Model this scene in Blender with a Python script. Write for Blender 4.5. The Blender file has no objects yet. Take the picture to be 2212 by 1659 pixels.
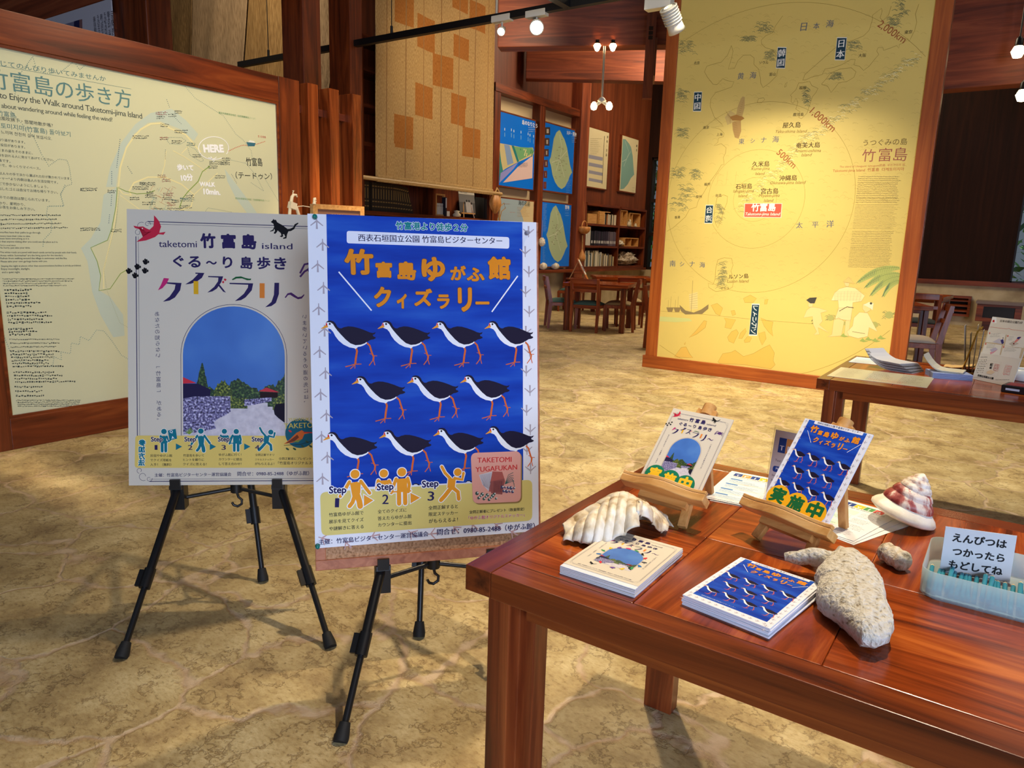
# Visitor-centre hall: easels with posters, map boards, low tables, reading corner.
# Building axes: X along the far wall, Y into the hall, Z up; metres.
import bpy, math, random
from mathutils import Vector, Matrix
random.seed(7)
SC = bpy.context.scene
COL = SC.collection

# ---------------------------------------------------------------- camera
IW, IH, FPX, CH = 2212, 1659, 1560.81, 1.13907
CR = Vector((0.82037212, 0.57105958, 0.02967398))
CU = Vector((-0.13391665, 0.14141385, 0.98085088))
CF = Vector((-0.55592798, 0.80863655, -0.19248637))
C0 = Vector((0, 0, CH))
cd = bpy.data.cameras.new('camera')
cam = bpy.data.objects.new('camera', cd)
COL.objects.link(cam)
cam.matrix_world = Matrix(((CR.x, CU.x, -CF.x, 0), (CR.y, CU.y, -CF.y, 0), (CR.z, CU.z, -CF.z, CH), (0, 0, 0, 1)))
cd.sensor_width = 36
cd.lens = FPX / IW * 36
cd.clip_start = .02
SC.camera = cam

# ---------------------------------------------------------------- view, world
SC.view_settings.view_transform = 'Standard'
SC.view_settings.look = 'None'
SC.view_settings.exposure = 0
SC.view_settings.gamma = 1
SC.view_settings.use_curve_mapping = False
wd = bpy.data.worlds.new('world')
SC.world = wd
wd.use_nodes = True
wd.node_tree.nodes['Background'].inputs[0].default_value = (.72, .82, 1, 1)
wd.node_tree.nodes['Background'].inputs[1].default_value = 0.16

WARM, WARM2, COOL, WARMY = (1, .83, .58), (1, .70, .38), (.58, .72, 1), (1, .86, .60)


def lamp(name, kind, loc, energy, color, aim=None, size=.05, angle=60, blend=.5):
    d = bpy.data.lights.new(name, kind)
    d.energy = energy
    d.color = color
    if kind == 'AREA':
        d.size = size
    else:
        d.shadow_soft_size = size
    if kind == 'SPOT':
        d.spot_size = math.radians(angle)
        d.spot_blend = blend
    o = bpy.data.objects.new(name, d)
    COL.objects.link(o)
    o.location = loc
    if aim:
        o.rotation_euler = (Vector(aim) - Vector(loc)).to_track_quat('-Z', 'Y').to_euler()
    return o


# daylight through the entrance behind the viewer
lamp('entrance_daylight', 'AREA', (4.2, -2.9, 1.9), 400, COOL, (-1.3, 1.4, .8), 2.4)
# added overhead fill, then the room's spots over the tables, on the map wall, on the yellow panel ...
lamp('ceiling_lamp', 'AREA', (-2.6, 3.2, 5.2), 55, (1, .82, .54), (-2.2, 2.2, 0), 2.0)  # broad warm area fill added overhead, in place of many small spots
lamp('ceiling_lamp', 'AREA', (-3.4, 10.9, 5.3), 330, WARM, (-3.4, 10.9, 0), 2.5)
lamp('ceiling_lamp', 'AREA', (1.8, 10.5, 5.3), 40, (1, .82, .66), (1.8, 10.5, 0), 3)
lamp('table_spot', 'SPOT', (-.10, 1.86, 3.3), 300, WARM, (.05, 1.40, .63), .03, 66, .8)
lamp('aisle_spot', 'SPOT', (-1.5, 2.8, 3.6), 360, WARM, (-1.15, 2.1, 0), .06, 62, 1)
lamp('panel_spot', 'SPOT', (-1.8, 4.4, 3.1), 330, WARMY, (-1.62, 6.36, .98), .05, 62, 1)
lamp('panel_spot', 'SPOT', (-2.6, 4.6, 2.9), 75, WARMY, (-2.3, 6.36, .95), .05, 70, 1)
lamp('floor_spot', 'SPOT', (-1.4, 4.4, 3.6), 850, (1, .90, .68), (-1.5, 4.7, 0), .08, 84, 1)
lamp('map_spot', 'SPOT', (-2.1, 2.9, 3.2), 170, WARM, (-4.18, 2.75, 1.05), .04, 80, 1)
lamp('map_spot', 'SPOT', (-2.4, 1.4, 3.1), 30, WARM, (-4.18, 1.9, 1.0), .04, 80, 1)
lamp('tapestry_spot', 'SPOT', (-4.2, 5.8, 3.6), 110, WARM, (-6.1, 7.7, 3.0), .04, 75, 1)
lamp('cloth_spot', 'SPOT', (-6.4, 4.0, 4.6), 260, WARM, (-8.0, 5.4, 2.6), .1, 120, 1)  # added only to brighten the hanging cloths; no known fixture
lamp('post_spot', 'SPOT', (-3.0, 3.4, 2.2), 90, WARM2, (-4.15, 3.72, .95), .03, 52, 1)
lamp('reading_spot', 'SPOT', (-.6, 8.2, 4.2), 90, WARM, (-1.1, 8.3, .6), .06, 50, 1)  # added to brighten the reading table right of the panel
lamp('wall_spot', 'SPOT', (-4.2, 10.2, 4.0), 60, WARM, (-6.5, 10.3, 2.4), .06, 120, 1)
st = lamp('strip_lamp', 'AREA', (-3.55, 1.43, 3.0), .5, WARM, (-3.55, 1.43, 0), .12)  # added narrow light that lays a bright band on the left floor
st.data.shape = 'RECTANGLE'
st.data.size, st.data.size_y, st.data.spread = 1.25, .10, math.radians(7)
lamp('wall_spot', 'SPOT', (-4.6, 12.4, 3.8), 30, WARM, (-6.5, 12.9, 2.2), .06, 120, 1)


# ---------------------------------------------------------------- pixel helpers (photo pixel -> point in the hall)
def ray(px, py):
    return (CF * FPX + CR * (px - IW / 2) - CU * (py - IH / 2)).normalized()


def onz(px, py, z=0.0):
    v = ray(px, py)
    return C0 + v * ((z - CH) / v.z)


def onx(px, py, X):
    v = ray(px, py)
    return C0 + v * (X / v.x)


def ony(px, py, Y):
    v = ray(px, py)
    return C0 + v * (Y / v.y)


def onpl(px, py, P, n):
    v = ray(px, py)
    return C0 + v * ((P - C0).dot(n) / v.dot(n))


# ---------------------------------------------------------------- materials
def lin(c):
    return tuple((x / 255 / 12.92) if x / 255 <= .04045 else ((x / 255 + .055) / 1.055) ** 2.4 for x in c) + (1,)


MATS = {}


def M(name, col=(128, 128, 128), rough=.5, metal=0.0, spec=.5, trans=0.0, emit=0.0, coat=0.0, alpha=1.0):
    if name in MATS:
        return MATS[name]
    m = bpy.data.materials.new(name)
    m.use_nodes = True
    b = m.node_tree.nodes['Principled BSDF']
    b.inputs['Base Color'].default_value = lin(col)
    b.inputs['Roughness'].default_value = rough
    b.inputs['Metallic'].default_value = metal
    b.inputs['Specular IOR Level'].default_value = spec
    b.inputs['Transmission Weight'].default_value = trans
    b.inputs['Coat Weight'].default_value = coat
    b.inputs['Alpha'].default_value = alpha
    if emit:
        b.inputs['Emission Color'].default_value = lin(col)
        b.inputs['Emission Strength'].default_value = emit
    MATS[name] = m
    return m


def nodes(m):
    nt = m.node_tree
    return nt, nt.nodes['Principled BSDF'], (lambda t: nt.nodes.new(t)), (lambda a, b: nt.links.new(a, b))


def ramp(N, stops):
    r = N('ShaderNodeValToRGB')
    el = r.color_ramp.elements
    while len(el) < len(stops):
        el.new(.5)
    for e, (p, c) in zip(el, stops):
        e.position = p
        e.color = lin(c)
    return r


def wood(name, cols, axis, rough=.3, fine=16, along=1.1, bump=.04, dist=1.2, spec=.5):
    """streaky grain running along the given axis of the object"""
    if name in MATS:
        return MATS[name]
    m = M(name, rough=rough, spec=spec)
    nt, b, N, L = nodes(m)
    tc = N('ShaderNodeTexCoord')
    mp = N('ShaderNodeMapping')
    s = [fine, fine, fine]
    s['XYZ'.index(axis)] = along
    mp.inputs['Scale'].default_value = s
    mp.inputs['Location'].default_value = (random.random() * 9, random.random() * 9, random.random() * 9)
    L(tc.outputs['Object'], mp.inputs['Vector'])
    n1 = N('ShaderNodeTexNoise')
    n1.inputs['Scale'].default_value = 1
    n1.inputs['Detail'].default_value = 6
    n1.inputs['Roughness'].default_value = .62
    n1.inputs['Distortion'].default_value = dist
    L(mp.outputs[0], n1.inputs['Vector'])
    r = ramp(N, [(.28, cols[0]), (.5, cols[1]), (.72, cols[2])])
    L(n1.outputs['Fac'], r.inputs[0])
    L(r.outputs[0], b.inputs['Base Color'])
    if bump:
        bp = N('ShaderNodeBump')
        bp.inputs['Strength'].default_value = bump
        bp.inputs['Distance'].default_value = .01
        L(n1.outputs['Fac'], bp.inputs['Height'])
        L(bp.outputs[0], b.inputs['Normal'])
    return m


def speck(name, cols, scale=20, rough=.6, detail=4, coord='Object', stretch=(1, 1, 1), pos=(.3, .5, .7), bump=0.0, spec=.5, dist=0.0):
    """mottled colour from a noise"""
    if name in MATS:
        return MATS[name]
    m = M(name, rough=rough, spec=spec)
    nt, b, N, L = nodes(m)
    tc = N('ShaderNodeTexCoord')
    mp = N('ShaderNodeMapping')
    mp.inputs['Scale'].default_value = stretch
    L(tc.outputs[coord], mp.inputs['Vector'])
    n1 = N('ShaderNodeTexNoise')
    n1.inputs['Scale'].default_value = scale
    n1.inputs['Detail'].default_value = detail
    n1.inputs['Distortion'].default_value = dist
    L(mp.outputs[0], n1.inputs['Vector'])
    r = ramp(N, list(zip(pos, cols)))
    L(n1.outputs['Fac'], r.inputs[0])
    L(r.outputs[0], b.inputs['Base Color'])
    if bump:
        bp = N('ShaderNodeBump')
        bp.inputs['Strength'].default_value = bump
        bp.inputs['Distance'].default_value = .01
        L(n1.outputs['Fac'], bp.inputs['Height'])
        L(bp.outputs[0], b.inputs['Normal'])
    return m


# ---------------------------------------------------------------- mesh builder
class MB:
    def __init__(s):
        s.v, s.f, s.m, s.sm, s.uv = [], [], [], [], None

    def add(s, vs, fs, m=0, sm=False):
        o = len(s.v)
        s.v += [tuple(p) for p in vs]
        s.f += [tuple(i + o for i in f) for f in fs]
        s.m += [m] * len(fs)
        s.sm += [sm] * len(fs)
        return s

    def box(s, x0, x1, y0, y1, z0, z1, m=0):
        return s.hexa([(x0, y0, z0), (x1, y0, z0), (x1, y1, z0), (x0, y1, z0), (x0, y0, z1), (x1, y0, z1), (x1, y1, z1), (x0, y1, z1)], m)

    def hexa(s, vs, m=0):
        return s.add(vs, [(3, 2, 1, 0), (4, 5, 6, 7), (0, 1, 5, 4), (1, 2, 6, 5), (2, 3, 7, 6), (3, 0, 4, 7)], m)

    def slab(s, O, a, b, c, m=0):
        """box from a corner and three edge vectors"""
        O, a, b, c = Vector(O), Vector(a), Vector(b), Vector(c)
        if a.cross(b).dot(c) < 0:
            a, b = b, a
        return s.hexa([O, O + a, O + a + b, O + b, O + c, O + a + c, O + a + b + c, O + b + c], m)

    def bar(s, p0, p1, w, h, up=(0, 0, 1), m=0, w1=None, h1=None):
        """tapered bar of width w (sideways) and height h (along up)"""
        p0, p1, up = Vector(p0), Vector(p1), Vector(up)
        d = (p1 - p0).normalized()
        sd = d.cross(up).normalized()
        u = sd.cross(d).normalized()
        w1, h1 = w if w1 is None else w1, h if h1 is None else h1
        r = []
        for p, ww, hh in ((p0, w, h), (p1, w1, h1)):
            r += [p - sd * ww / 2 - u * hh / 2, p + sd * ww / 2 - u * hh / 2, p + sd * ww / 2 + u * hh / 2, p - sd * ww / 2 + u * hh / 2]
        return s.hexa([r[0], r[1], r[2], r[3], r[4], r[5], r[6], r[7]], m)

    def tube(s, pts, r, n=10, m=0, caps=True):
        pts = [Vector(p) for p in pts]
        rr = r if isinstance(r, (list, tuple)) else [r] * len(pts)
        vs, fs = [], []
        ref = None
        for i, p in enumerate(pts):
            d = (pts[min(i + 1, len(pts) - 1)] - pts[max(i - 1, 0)]).normalized()
            if ref is None:
                ref = Vector((0, 0, 1)) if abs(d.z) < .9 else Vector((1, 0, 0))
            a = (ref - d * ref.dot(d)).normalized()
            ref = a
            b = d.cross(a)
            vs += [p + (a * math.cos(t) + b * math.sin(t)) * rr[i] for t in [2 * math.pi * k / n for k in range(n)]]
        for i in range(len(pts) - 1):
            for k in range(n):
                fs.append((i * n + k, i * n + (k + 1) % n, (i + 1) * n + (k + 1) % n, (i + 1) * n + k))
        s.add(vs, fs, m, True)
        if caps:
            o = len(pts) - 1
            s.add(vs[:n], [tuple(range(n))[::-1]], m)
            s.add(vs[o * n:], [tuple(range(n))], m)
        return s

    def lathe(s, prof, c=(0, 0, 0), n=20, m=0, axis=None):
        """profile of (radius, height) turned about z (or about axis)"""
        c = Vector(c)
        q = Vector(axis).to_track_quat('Z', 'Y') if axis else None
        vs, fs = [], []
        for r, z in prof:
            for k in range(n):
                t = 2 * math.pi * k / n
                p = Vector((max(r, 1e-5) * math.cos(t), max(r, 1e-5) * math.sin(t), z))
                vs.append(c + (q @ p if q else p))
        for i in range(len(prof) - 1):
            for k in range(n):
                fs.append((i * n + k, i * n + (k + 1) % n, (i + 1) * n + (k + 1) % n, (i + 1) * n + k))
        return s.add(vs, fs, m, True)

    def prism(s, poly, z0, z1, m=0, fr=None):
        """polygon in the xy plane raised from z0 to z1; fr maps a local point to its place"""
        ar = sum(a[0] * b[1] - b[0] * a[1] for a, b in zip(poly, poly[1:] + poly[:1]))
        if ar < 0:
            poly = poly[::-1]
        n = len(poly)
        vs = [Vector((x, y, z0)) for x, y in poly] + [Vector((x, y, z1)) for x, y in poly]
        if fr:
            vs = [fr(v) for v in vs]
        fs = [tuple(range(n))[::-1], tuple(range(n, 2 * n))] + [(i, (i + 1) % n, n + (i + 1) % n, n + i) for i in range(n)]
        return s.add(vs, fs, m)

    def grid(s, fn, nu, nv, m=0, sm=True, wrap=False):
        vs = [fn(i / nu, j / nv) for j in range(nv + 1) for i in range(nu + 1)]
        w = nu + 1
        return s.add(vs, [(j * w + i, j * w + i + 1, (j + 1) * w + i + 1, (j + 1) * w + i) for j in range(nv) for i in range(nu)], m, sm)

    def build(s, name, mats, parent=None, loc=None, bevel=0.0, rotz=None, solid=0.0, sub=0):
        me = bpy.data.meshes.new(name)
        me.from_pydata([tuple(p) for p in s.v], [], s.f)
        mats = mats if isinstance(mats, (list, tuple)) else [mats]
        for mt in mats:
            me.materials.append(mt)
        me.polygons.foreach_set('material_index', s.m)
        me.polygons.foreach_set('use_smooth', s.sm)
        if s.uv:
            ul = me.uv_layers.new(name='UVMap')
            ul.data.foreach_set('uv', [c for lp in me.loops for c in s.uv[lp.vertex_index]])
        me.update()
        o = bpy.data.objects.new(name, me)
        COL.objects.link(o)
        if parent:
            o.parent = parent
        if loc is not None:
            o.location = loc
        if rotz is not None:
            o.rotation_euler = (0, 0, rotz)
        if solid:
            md = o.modifiers.new('thickness', 'SOLIDIFY')
            md.thickness = solid
        if sub:
            md = o.modifiers.new('smooth', 'SUBSURF')
            md.levels = md.render_levels = sub
        if bevel:
            md = o.modifiers.new('edge', 'BEVEL')
            md.width = bevel
            md.segments = 2
            md.limit_method = 'ANGLE'
        return o


def tag(o, label, cat, group=None, kind=None):
    o['label'] = label
    o['category'] = cat
    if group:
        o['group'] = group
    if kind:
        o['kind'] = kind
    return o


def thing(name, label, cat, loc=(0, 0, 0), rotz=0.0, group=None):
    o = bpy.data.objects.new(name, None)
    o.empty_display_size = .05
    COL.objects.link(o)
    o.location = loc
    o.rotation_euler = (0, 0, rotz)
    return tag(o, label, cat, group)


def struct(o):
    o['kind'] = 'structure'
    return o


def dup(root, loc, rotz, label=None, group=None):
    def cp(o, par):
        c = o.copy()
        COL.objects.link(c)
        if par:
            c.parent = par
        for ch in [x for x in KIDS.get(o.name, [])]:
            cp(ch, c)
        return c
    KIDS = {}
    for x in bpy.data.objects:
        if x.parent:
            KIDS.setdefault(x.parent.name, []).append(x)
    r = cp(root, None)
    r.location = loc
    r.rotation_euler = (0, 0, rotz)
    if label:
        r['label'] = label
    if group:
        r['group'] = group
    return r


# ---------------------------------------------------------------- printed sheets: lettering and shapes laid on paper in thin layers of ink
_GL = {}
_TC = bpy.data.curves.new('lettering', 'FONT')
_TO = bpy.data.objects.new('lettering', _TC)


def glyphs(t, bold=0.0, gap=1.0, shear=0.0):
    """triangulated lettering; bold thickens the strokes by stamping them around a small ring"""
    k = (t, bold, gap, shear)
    if k not in _GL:
        if bold:
            v0, f0 = glyphs(t, 0, gap, shear)[:2]
            n = 2 if bold <= .02 else (8 if bold < .06 else 12)
            vs, fs = [], []
            for i in range(n):
                a = 2 * math.pi * i / n
                o = len(vs)
                vs += [(x + bold * math.cos(a), y + bold * math.sin(a), i / n) for x, y, _ in v0]
                fs += [tuple(j + o for j in f) for f in f0]
        else:
            _TC.body = t
            _TC.resolution_u = 2 if len(t) > 12 else 3
            _TC.space_character = gap
            _TC.shear = shear
            me = bpy.data.meshes.new_from_object(_TO)
            vs = [(v.co.x, v.co.y, 0) for v in me.vertices]
            fs = [tuple(p.vertices) for p in me.polygons]
            bpy.data.meshes.remove(me)
            if not vs:
                vs, fs = [(0, 0, 0), (1, 0, 0), (1, 1, 0)], []
        x0, x1 = min(v[0] for v in vs), max(v[0] for v in vs)
        y0, y1 = min(v[1] for v in vs), max(v[1] for v in vs)
        _GL[k] = (vs, fs, x0, x1, y0, y1)
    return _GL[k]


class Sheet:
    """artwork in millimetres, u to the right and v down from the sheet's top left corner"""

    def __init__(s, w, h, conv=None):
        s.w, s.h, s.c, s.it = w, h, conv or (lambda x, y: (x, y)), []

    def poly(s, pts, col, ly=1, raw=False):
        p = [tuple(q) for q in pts] if raw else [s.c(*q) for q in pts]
        s.it.append((p, [tuple(range(len(p)))], col, ly))

    def rect(s, x0, y0, x1, y1, col, ly=1):
        s.poly([(x0, y0), (x1, y0), (x1, y1), (x0, y1)], col, ly)

    def rrect(s, a, b, c, d, r, col, ly=1):
        """rounded quad through four corners (clockwise from top left), radius as a fraction of the short side"""
        P = [Vector(s.c(*q)) for q in (a, b, c, d)]
        rr = r * min((P[1] - P[0]).length, (P[2] - P[1]).length)
        out = []
        for i in range(4):
            p, q, n = P[i], P[i - 1], P[(i + 1) % 4]
            e0, e1 = (q - p).normalized() * rr, (n - p).normalized() * rr
            for k in range(6):
                t = k / 5
                out.append(tuple(p + e0 * (1 - t) ** 2 + e1 * t ** 2))
        s.poly(out, col, ly, True)

    def circ(s, x, y, r, col, ly=1, n=28, ry=None, rot=0.0):
        """r in mm"""
        u, v = s.c(x, y)
        ry = ry or r
        c, q = math.cos(rot), math.sin(rot)
        s.poly([(u + r * math.cos(t) * c - ry * math.sin(t) * q, v + r * math.cos(t) * q + ry * math.sin(t) * c) for t in [2 * math.pi * k / n for k in range(n)]], col, ly, True)

    def line(s, pts, w, col, ly=1, closed=False, raw=False, w1=None):
        """stroke of width w mm"""
        p = [Vector(q if raw else s.c(*q)) for q in pts]
        if closed:
            p.append(p[0])
        vs, fs = [], []
        n = len(p)
        for i in range(n):
            a = p[i] - p[i - 1] if i else p[1] - p[0]
            b = p[i + 1] - p[i] if i < n - 1 else p[-1] - p[-2]
            if closed and i in (0, n - 1):
                a, b = p[-1] - p[-2], p[1] - p[0]
            a = a.normalized() if a.length else Vector((1, 0))
            b = b.normalized() if b.length else a
            t = (a + b)
            t = t.normalized() if t.length > 1e-4 else a
            nn = Vector((-t.y, t.x))
            ww = w if w1 is None else w + (w1 - w) * i / (n - 1)
            vs += [tuple(p[i] + nn * ww / 2), tuple(p[i] - nn * ww / 2)]
        for i in range(n - 1):
            fs.append((2 * i, 2 * i + 1, 2 * i + 3, 2 * i + 2))
        s.it.append((vs, fs, col, ly))

    def dots(s, pts, step, r, col, ly=1):
        """dotted line: dots of radius r mm every step mm"""
        p = [Vector(s.c(*q)) for q in pts]
        acc = 0.0
        vs, fs = [], []
        for a, b in zip(p, p[1:]):
            L = (b - a).length
            d = acc
            while d < L:
                q = a + (b - a) * d / L
                o = len(vs)
                vs += [(q.x + r * math.cos(t), q.y + r * math.sin(t)) for t in (0, 1.05, 2.09, 3.14, 4.19, 5.24)]
                fs.append(tuple(range(o, o + 6)))
                d += step
            acc = d - L
        s.it.append((vs, fs, col, ly))

    def t(s, txt, x0, y0, x1, y1, col, ly=3, bold=0.0, h=None, halo=None, hw=.06, gap=1.0, shear=0.0, skew=0.0):
        """lettering whose ink runs from (x0,y0) bottom left to (x1,y1) bottom right; h = ink height in source units"""
        a, b = Vector(s.c(x0, y0)), Vector(s.c(x1, y1))
        e = b - a
        W = e.length
        e.normalize()
        up = Vector((e.y, -e.x))
        for bd, cl, l2 in (((bold + hw, halo, ly - 1),) if halo else ()) + ((bold, col, ly),):
            g0 = glyphs(txt, bold, gap, shear)
            vs, fs, _, _, _, _ = glyphs(txt, bd, gap, shear)
            gx0, gx1, gy0, gy1 = g0[2:]
            k = W / max(gx1 - gx0, 1e-6)
            if h:
                hv = (Vector(s.c(x0, y0)) - Vector(s.c(x0, y0 - h))).length
                ky = hv / max(gy1 - gy0, 1e-6)
            else:
                ky = k
            s.it.append(([tuple(a + e * ((x - gx0) * k + skew * (y - gy0) * ky) + up * ((y - gy0) * ky)) + (z,) for x, y, z in vs], fs, cl, l2))

    def ch(s, c, x0, y0, x1, y1, col, ly=3, bold=0.0, halo=None, hw=.05):
        s.t(c, x0, y1, x1, y1, col, ly, bold, y1 - y0, halo, hw)

    def tv(s, txt, x, y0, x1, y1, size, col, ly=3, bold=0.0, halo=None, hw=.05):
        """vertical lettering from (x,y0) top centre to (x1,y1) bottom centre; size = em in mm"""
        a, b = Vector(s.c(x, y0)), Vector(s.c(x1, y1))
        n = len(txt)
        d = (b - a) / n
        t = d.normalized()
        r = Vector((-t.y, t.x)) * -1
        for i, cc in enumerate(txt):
            if cc == ' ':
                continue
            cc = {'「': '\ufe41', '」': '\ufe42', 'ー': '丨'}.get(cc, cc)
            o = a + d * (i + .5)
            for bd, cl, l2 in (((bold + hw, halo, ly - 1),) if halo else ()) + ((bold, col, ly),):
                vs, fs = glyphs(cc, bd)[:2]
                g = glyphs(cc, bold)
                k = size
                cx = (g[2] + g[3]) / 2
                cy = (g[4] + g[5]) / 2
                if cc in '、。':
                    cx, cy = cx - .3, cy - .3
                s.it.append(([tuple(o - r * ((x - cx) * k) - t * ((y - cy) * k)) + (z,) for x, y, z in vs], fs, cl, l2))

    def rows(s, x0, y0, x1, y1, n, hmm, col, ly=3, ragged=.2, gapw=1.6, seed=1, skewx=0.0):
        """fine print too small to read: rows of short marks of height hmm"""
        rn = random.Random(seed)
        a, b, c = Vector(s.c(x0, y0)), Vector(s.c(x1, y0)), Vector(s.c(x0 + skewx, y1))
        e = (b - a)
        W = e.length
        e.normalize()
        dn = c - a
        dv = Vector((-e.y, e.x))
        vs, fs = [], []
        for i in range(n):
            p = a + dn * (i / max(n - 1, 1))
            end = W * (1 - rn.random() * ragged)
            d = 0.0
            while d < end:
                w = hmm * (.35 + .55 * rn.random())
                for _ in range(2):
                    hh = hmm * (.18 + .3 * rn.random())
                    oo = hmm * rn.random() * .6
                    o = len(vs)
                    q = p + e * d + dv * oo
                    vs += [tuple(q), tuple(q + e * w), tuple(q + e * w + dv * hh), tuple(q + dv * hh)]
                    fs.append((o, o + 1, o + 2, o + 3))
                d += w + hmm * .22 * gapw
        s.it.append((vs, fs, col, ly))

    def emit(s, name, O, ux, uy, base, k=.001, parent=None, thick=.0006, bend=None, lay=.0002):
        """sheet as one mesh; O = top left corner, ux/uy = unit vectors right and down"""
        O, ux, uy = Vector(O), Vector(ux).normalized(), Vector(uy).normalized()
        n = uy.cross(ux).normalized()
        mats, mi = [base], {}
        b = MB()
        b.uv = []

        def put(pts, fs, m, z):
            zz = [z + (p[2] * lay * .3 if len(p) > 2 else 0) for p in pts]
            if bend:
                vs = [bend(O, ux, uy, n, p[0] * k, p[1] * k, h) for p, h in zip(pts, zz)]
            else:
                vs = [O + ux * (p[0] * k) + uy * (p[1] * k) + n * h for p, h in zip(pts, zz)]
            b.add(vs, fs, m)
            b.uv += [(p[0] / 100, -p[1] / 100) for p in pts]
        W, H = s.w, s.h
        if bend:
            nb = 12
            g = [(W * i / nb, H * j / nb) for j in range(nb + 1) for i in range(nb + 1)]
            q = nb + 1
            put(g, [(j * q + i, (j + 1) * q + i, (j + 1) * q + i + 1, j * q + i + 1) for j in range(nb) for i in range(nb)], 0, 0)
        else:
            c = [(0, 0), (W, 0), (W, H), (0, H)]
            b.slab(O - n * thick, ux * W * k, uy * H * k, n * thick)
            b.uv += [(0, 0)] * 8
        for j, (pts, fs, col, ly) in enumerate(s.it):
            key = col if isinstance(col, (tuple, str)) else col.name
            if key not in mi:
                mi[key] = len(mats)
                mats.append(col if not isinstance(col, tuple) else M('ink_%02x%02x%02x' % col, col, .6, spec=.12))
            put(pts, fs, mi[key], lay * (ly + (j * 7 % 23) * .026))
        return b.build(name, mats, parent)

# ---------------------------------------------------------------- wood and stone
TEAK = ((66, 25, 9), (138, 62, 24), (182, 96, 42))
TEAKD = ((56, 22, 9), (108, 46, 18), (144, 68, 28))
BEAM = ((84, 36, 18), (134, 62, 32), (164, 88, 50))
PALE = ((178, 120, 60), (205, 150, 84), (222, 172, 108))
WX, WY, WZ = [wood('teak_' + a, TEAK, a, .22, 13, .9, .03, 1.6) for a in 'XYZ']
DX, DY, DZ = [wood('dark_teak_' + a, TEAKD, a, .38, 15, 1.0, .03) for a in 'XYZ']
BX, BY, BZ = [wood('beam_' + a, BEAM, a, .55, 11, .7, .05) for a in 'XYZ']
PX, PY, PZ = [wood('beech_' + a, PALE, a, .4, 60, 4, .02, .6) for a in 'XYZ']
BLACK = M('black_plastic', (16, 16, 17), .38)
STEEL = M('bright_metal', (205, 205, 205), .25, 1)


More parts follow.
